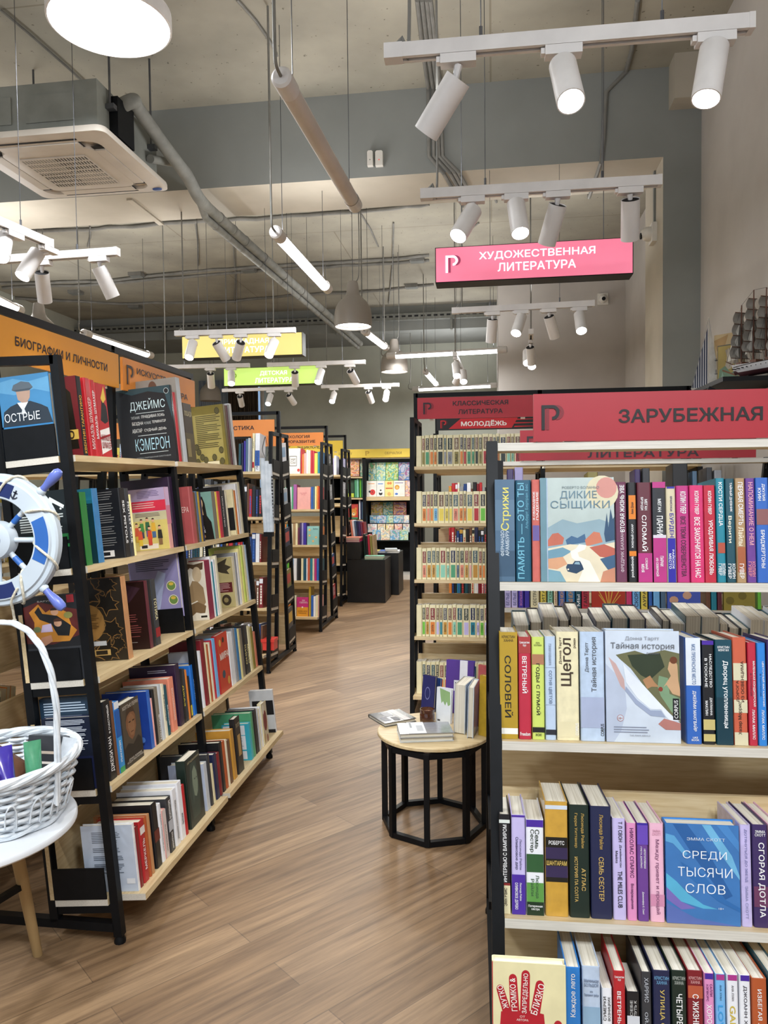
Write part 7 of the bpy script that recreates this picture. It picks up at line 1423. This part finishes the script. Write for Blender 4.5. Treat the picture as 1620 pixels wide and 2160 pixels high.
an_ = MB(); an_.box((-.002, -.0005, -.012), (.002, 0, .012)); an_.box((-.006, -.0005, .004), (.006, 0, .007)); an_.add([(.011 * math.cos(math.radians(200 + 14 * k)) * (1 if j else .75), -.0004, .002 + .013 * math.sin(math.radians(200 + 14 * k)) * (1 if j else .75)) for k in range(11) for j in (0, 1)], [(2 * k, 2 * k + 1, 2 * k + 3, 2 * k + 2) for k in range(10)])
an_.build('anchor_print', INK, sw, T(.128 * math.cos(1.08), -.0178, .128 * math.sin(1.08)) @ Matrix.Rotation(.5, 4, 'Y'), '23283a')
# ================================================================== wall shelf with model ships
zs_ = at_y(1480, 823, 3.95).z
sh_ = root('wall_shelf', 'dark shelf on the side wall carrying the model ships', 'shelf', (XR, 3.6, zs_))
MB().box((-.28, -.15, -.02), (-.001, .6, 0)).build('board', BLACK, sh_)
for y in (0, .5): MB().bar((-.002, y, -.2), (-.002, y, -.03), .02).bar((-.003, y, -.19), (-.3, y, -.03), .016).build('bracket', BLACK, sh_)
def tri_sail(b, pts, bulge, n_=6, mi=0):
    a, c, d = [Vector(p) for p in pts]; nrm = (c - a).cross(d - a).normalized(); idx = {}; vs = []
    for i in range(n_ + 1):
        for j in range(n_ + 1 - i):
            u, v = i / n_, j / n_; idx[i, j] = len(vs); vs.append(a + (c - a) * u + (d - a) * v + nrm * (bulge * 4 * (u + v) * (1 - u - v) + bulge * u * v * 4))
    f = []
    for i in range(n_):
        for j in range(n_ - i):
            f.append((idx[i, j], idx[i + 1, j], idx[i, j + 1]))
            if j < n_ - i - 1: f.append((idx[i + 1, j], idx[i + 1, j + 1], idx[i, j + 1]))
    return b.add(vs, f, mi)
SAIL = mat('sail_cloth', 'd8d4cc', 'c4bfb4', .9, 20); SAILG = mat('grey_sail_cloth', 'b0aba3', '9d988f', .9, 20); MASTW = mat('dark_varnished_mast', '6a3d26', '54301e', .5, 20)
def striped(name, c1, c2, sc):
    m, nt, bs = nodes(name); tc_ = nt.nodes.new('ShaderNodeTexCoord'); wv_ = nt.nodes.new('ShaderNodeTexWave'); wv_.inputs['Scale'].default_value = sc; r_ = nt.nodes.new('ShaderNodeValToRGB'); r_.color_ramp.interpolation = 'CONSTANT'
    r_.color_ramp.elements[1].position = .5; r_.color_ramp.elements[0].color = lin(c1); r_.color_ramp.elements[1].color = lin(c2); nt.links.new(tc_.outputs['Object'], wv_.inputs[0]); nt.links.new(wv_.outputs[0], r_.inputs[0]); nt.links.new(r_.outputs[0], bs.inputs['Base Color']); bs.inputs['Roughness'].default_value = .9; return m
def hull(b, L, W_, D_, n_=14, mi=0, bow=1.6, z0=0, mi_low=None):
    """hull along +x (bow at x = 0), deck at z = z0 + D_"""
    vs = []; m_ = 7
    for i in range(n_ + 1):
        s = i / n_; wd = W_ / 2 * min(1, (s * 1.9 + .04)) ** .6 * (1 - .25 * max(0, s - .8) / .2); rise = D_ * (.32 * (1 - s) ** 2 + .28 * max(0, s - .6) ** 2 * 3)
        for j in range(m_):
            a = math.pi * j / (m_ - 1); zz = math.sin(a) ** .7
            vs.append((L * s + (1 - zz) * 0 + zz * L * .05 * (1 - s), -math.cos(a) * wd * (1 if j in (0, m_ - 1) else .95), z0 + D_ + rise - (D_ + rise * .9) * zz * (.75 if s < .08 else 1)))
    f = [(i * m_ + j, (i + 1) * m_ + j, (i + 1) * m_ + j + 1, i * m_ + j + 1) for i in range(n_) for j in range(m_ - 1)]
    base = len(b.v); b.add(vs, f, mi)
    if mi_low is not None:
        for k in range(len(f)): 
            if k % (m_ - 1) not in (0, m_ - 2): b.m[len(b.m) - len(f) + k] = mi_low
    b.add(vs, [(i * m_ + m_ - 1, (i + 1) * m_ + m_ - 1, (i + 1) * m_, i * m_) for i in range(n_)], mi)
    b.add(vs, [tuple(range(n_ * m_, n_ * m_ + m_)), tuple(range(m_))[::-1]], mi)
    return b
# small sailing boat with striped jib
A = at_y(1457, 821, 4.0); Bq = at_y(1522, 821, 3.97); ang = math.atan2(Bq.y - A.y, Bq.x - A.x); L = (Bq - A).length
sb_ = root('model_sailboat', 'small model sailboat with white sails and navy stripes on the wall shelf', 'model ship', None, None, T(A.x, A.y, zs_) @ Matrix.Rotation(ang, 4, 'Z'))
hull(MB(), L, .05, .012).build('hull', WHITEP, sb_); hm = at_y(1494, 668, 3.98).z - zs_; xm_ = L * (1494 - 1457) / 65
MB().tube([(xm_, 0, .01), (xm_, 0, hm)], [.0025, .0015], 8).build('mast', WHITEP, sb_)
tri_sail(MB(), [(xm_ + .003, 0, .03), (L * .96, .004, .03), (xm_ + .003, 0, hm * .93)], .008).build('main_sail', SAIL, sb_)
tri_sail(MB(), [(xm_ - .004, 0, .03), (L * .02, -.004, .006), (xm_ - .002, 0, hm * .88)], .008).build('jib', striped('striped_sail', '2c3550', 'd4d4d6', 30), sb_)
MB().tube([(0.001, 0, .012), (xm_, 0, hm * .97)], .0006, 5).tube([(L * .97, 0, .012), (xm_, 0, hm)], .0006, 5).build('rigging', STEELW, sb_)
MB().tube([(xm_, 0, .028), (L * .96, 0, .028)], .0014, 6).build('boom', MASTW, sb_)
an2 = MB()
for z, s in ((.15, .006), (.09, .011)): an2.tube([(xm_ + .035 + s * math.cos(math.radians(190 + 16 * k)), -.004 - .003, z + s * math.sin(math.radians(190 + 16 * k))) for k in range(11)], .0012, 5); an2.tube([(xm_ + .035, -.007, z - s), (xm_ + .035, -.007, z + s)], .0012, 5)
an2.build('anchor_print', mat('navy_print', '232a40', '1c2236', .6, 9), sb_)
# parchment coloured keepsake book
A = at_y(1506, 822, 3.98); x = (at_y(1566, 822, 3.88) - A); x.z = 0; W_ = x.length; x.normalize(); y = Vector((-x.y, x.x, 0)); hh = at_y(1506, 708, 3.98).z - zs_
o = face_book('hardcover_book', 'parchment coloured book with a framed ship picture beside the model sailboat', frame(Vector((A.x, A.y, zs_ + .0005)), x, y, Vector((0, 0, 1))), W_, .03, hh, 'beige', None, True, True)
M, w_, h_ = face_frame(o, True)
picture(o, M, w_, h_, [('cdb485', rect(0, 0, 1, 1)), ('b8935a', [(.0, .9), (.5, .98), (.4, .8), (.1, .7)]), ('6a6450', rect(.12, .04, .86, .8)), ('b8a050', rect(.14, .05, .84, .78)), ('a89c8c', [(.4, .7), (.84, .78), (.84, .4), (.5, .5)]), ('cfc4b0', [(.5, .74), (.7, .5), (.6, .36), (.36, .34), (.44, .5)]), ('7a9a7c', [(.14, .05), (.84, .05), (.84, .34), (.6, .28), (.4, .42), (.2, .36)]), ('8a5a34', [(.3, .36), (.8, .24), (.8, .21), (.3, .33)]), ('9cc0a8', [(.2, .1), (.3, .32), (.42, .12)])])
# three masted square rigger
A = at_y(1545, 812, 3.80); Bq = at_y(1660, 800, 3.52); A.z = Bq.z = 0; d_ = Bq - A; L = d_.length; ang = math.atan2(d_.y, d_.x); hz_ = .03
fr_ = root('model_sailing_ship', 'model square-rigged sailing ship with grey sails on a black stand', 'model ship', None, None, T(A.x, A.y, zs_) @ Matrix.Rotation(ang, 4, 'Z'))
hull(MB(), L, .085, .05, z0=hz_, mi_low=1).build('hull', [mat('white_hull', 'd2cfd0', 'c2bfc0', .5, 8), mat('dark_red_hull', '4a2026', '3c1a20', .5, 8)], fr_)
q = MB()
for i in range(9): q.box((L * (.12 + .09 * i), -.0405, hz_ + .038), (L * (.12 + .09 * i) + .004, .0405, hz_ + .042))
q.build('portholes', DARKIN, fr_)
q = MB()
for s in (-1, 1): q.tube([(L * (.06 + .09 * i), s * .0425 * min(1, (.06 + .09 * i) * 1.9 + .04) ** .6, hz_ + .052) for i in range(10)], .0014, 5)
q.build('rubbing_strake', DARKIN, fr_)
for x_ in (.14, .4, .68): MB().box((L * x_, -.02, hz_ + .05), (L * x_ + .035, .02, hz_ + .07)).build('deck_house', MASTW, fr_)
mh = [(.17, at_y(1559, 645, 3.76).z - zs_), (.40, at_y(1588, 612, 3.69).z - zs_), (.63, at_y(1612, 606, 3.62).z - zs_), (.85, .36)]
prev_ = None
for k, (s, h_) in enumerate(mh):
    x_ = L * s; mst = MB().tube([(x_, 0, hz_ + .045), (x_, 0, h_ * .6), (x_, 0, h_)], [.0042, .0036, .0026], 8).build('mast', MASTW, fr_)
    nyd = 5 + (k in (1, 2)); zz = [h_ * (.33 + .58 * j / (nyd - 1)) for j in range(nyd)]
    for j, z in enumerate(zz): wy = .055 - .006 * j; MB().tube([(x_ - .006, -wy, z), (x_ - .006, wy, z)], .0016, 6).build('yard', MASTW, mst)
    for j in range(nyd - 1):
        w0, w1 = .052 - .006 * j, .047 - .006 * j; g_ = MB(); vs = []
        for a_ in range(6):
            for c_ in range(7):
                u, v = a_ / 5, c_ / 6; ww = w0 + (w1 - w0) * v; vs.append((x_ - .008 - .02 * math.sin(math.pi * v) * (1 - .4 * abs(2 * u - 1)), -ww + 2 * ww * u, zz[j] + (zz[j + 1] - zz[j]) * v))
        g_.add(vs, [(a_ * 7 + c_, (a_ + 1) * 7 + c_, (a_ + 1) * 7 + c_ + 1, a_ * 7 + c_ + 1) for a_ in range(5) for c_ in range(6)]).build('square_sail', SAILG, mst)
    rg = MB()
    for s_ in (-1, 1):
        for e in (-.03, .0, .03): rg.tube([(x_ + e, s_ * .04, hz_ + .055), (x_, 0, h_ * .75)], .0007, 4)
    if prev_: rg.tube([prev_, (x_, 0, h_)], .0007, 4); rg.tube([(prev_[0], 0, prev_[2] * .7), (x_, 0, hz_ + .06)], .0007, 4)
    else: rg.tube([(-L * .12, 0, hz_ + .085), (x_, 0, h_)], .0007, 4)
    rg.build('rigging', DARKIN, mst); prev_ = (x_, 0, h_)
MB().tube([(L * .04, 0, hz_ + .062), (-L * .14, 0, hz_ + .09)], [.003, .0015], 8).build('bowsprit', MASTW, fr_)
tri_sail(MB(), [(-L * .1, 0, hz_ + .085), (L * .12, .004, hz_ + .09), (L * .15, 0, mh[0][1] * .8)], .012).build('jib', SAIL, fr_)
tri_sail(MB(), [(L * .24, .0, hz_ + .1), (L * .38, .012, hz_ + .12), (L * .385, 0, mh[1][1] * .62)], .012).build('staysail', SAIL, fr_)
MB().box((L * .22, -.035, .0), (L * .85, .035, .014)).box((L * .3, -.01, .014), (L * .34, .01, hz_ + .012)).box((L * .7, -.01, .014), (L * .74, .01, hz_ + .012)).build('display_stand', BLACK, fr_)
finish_text()
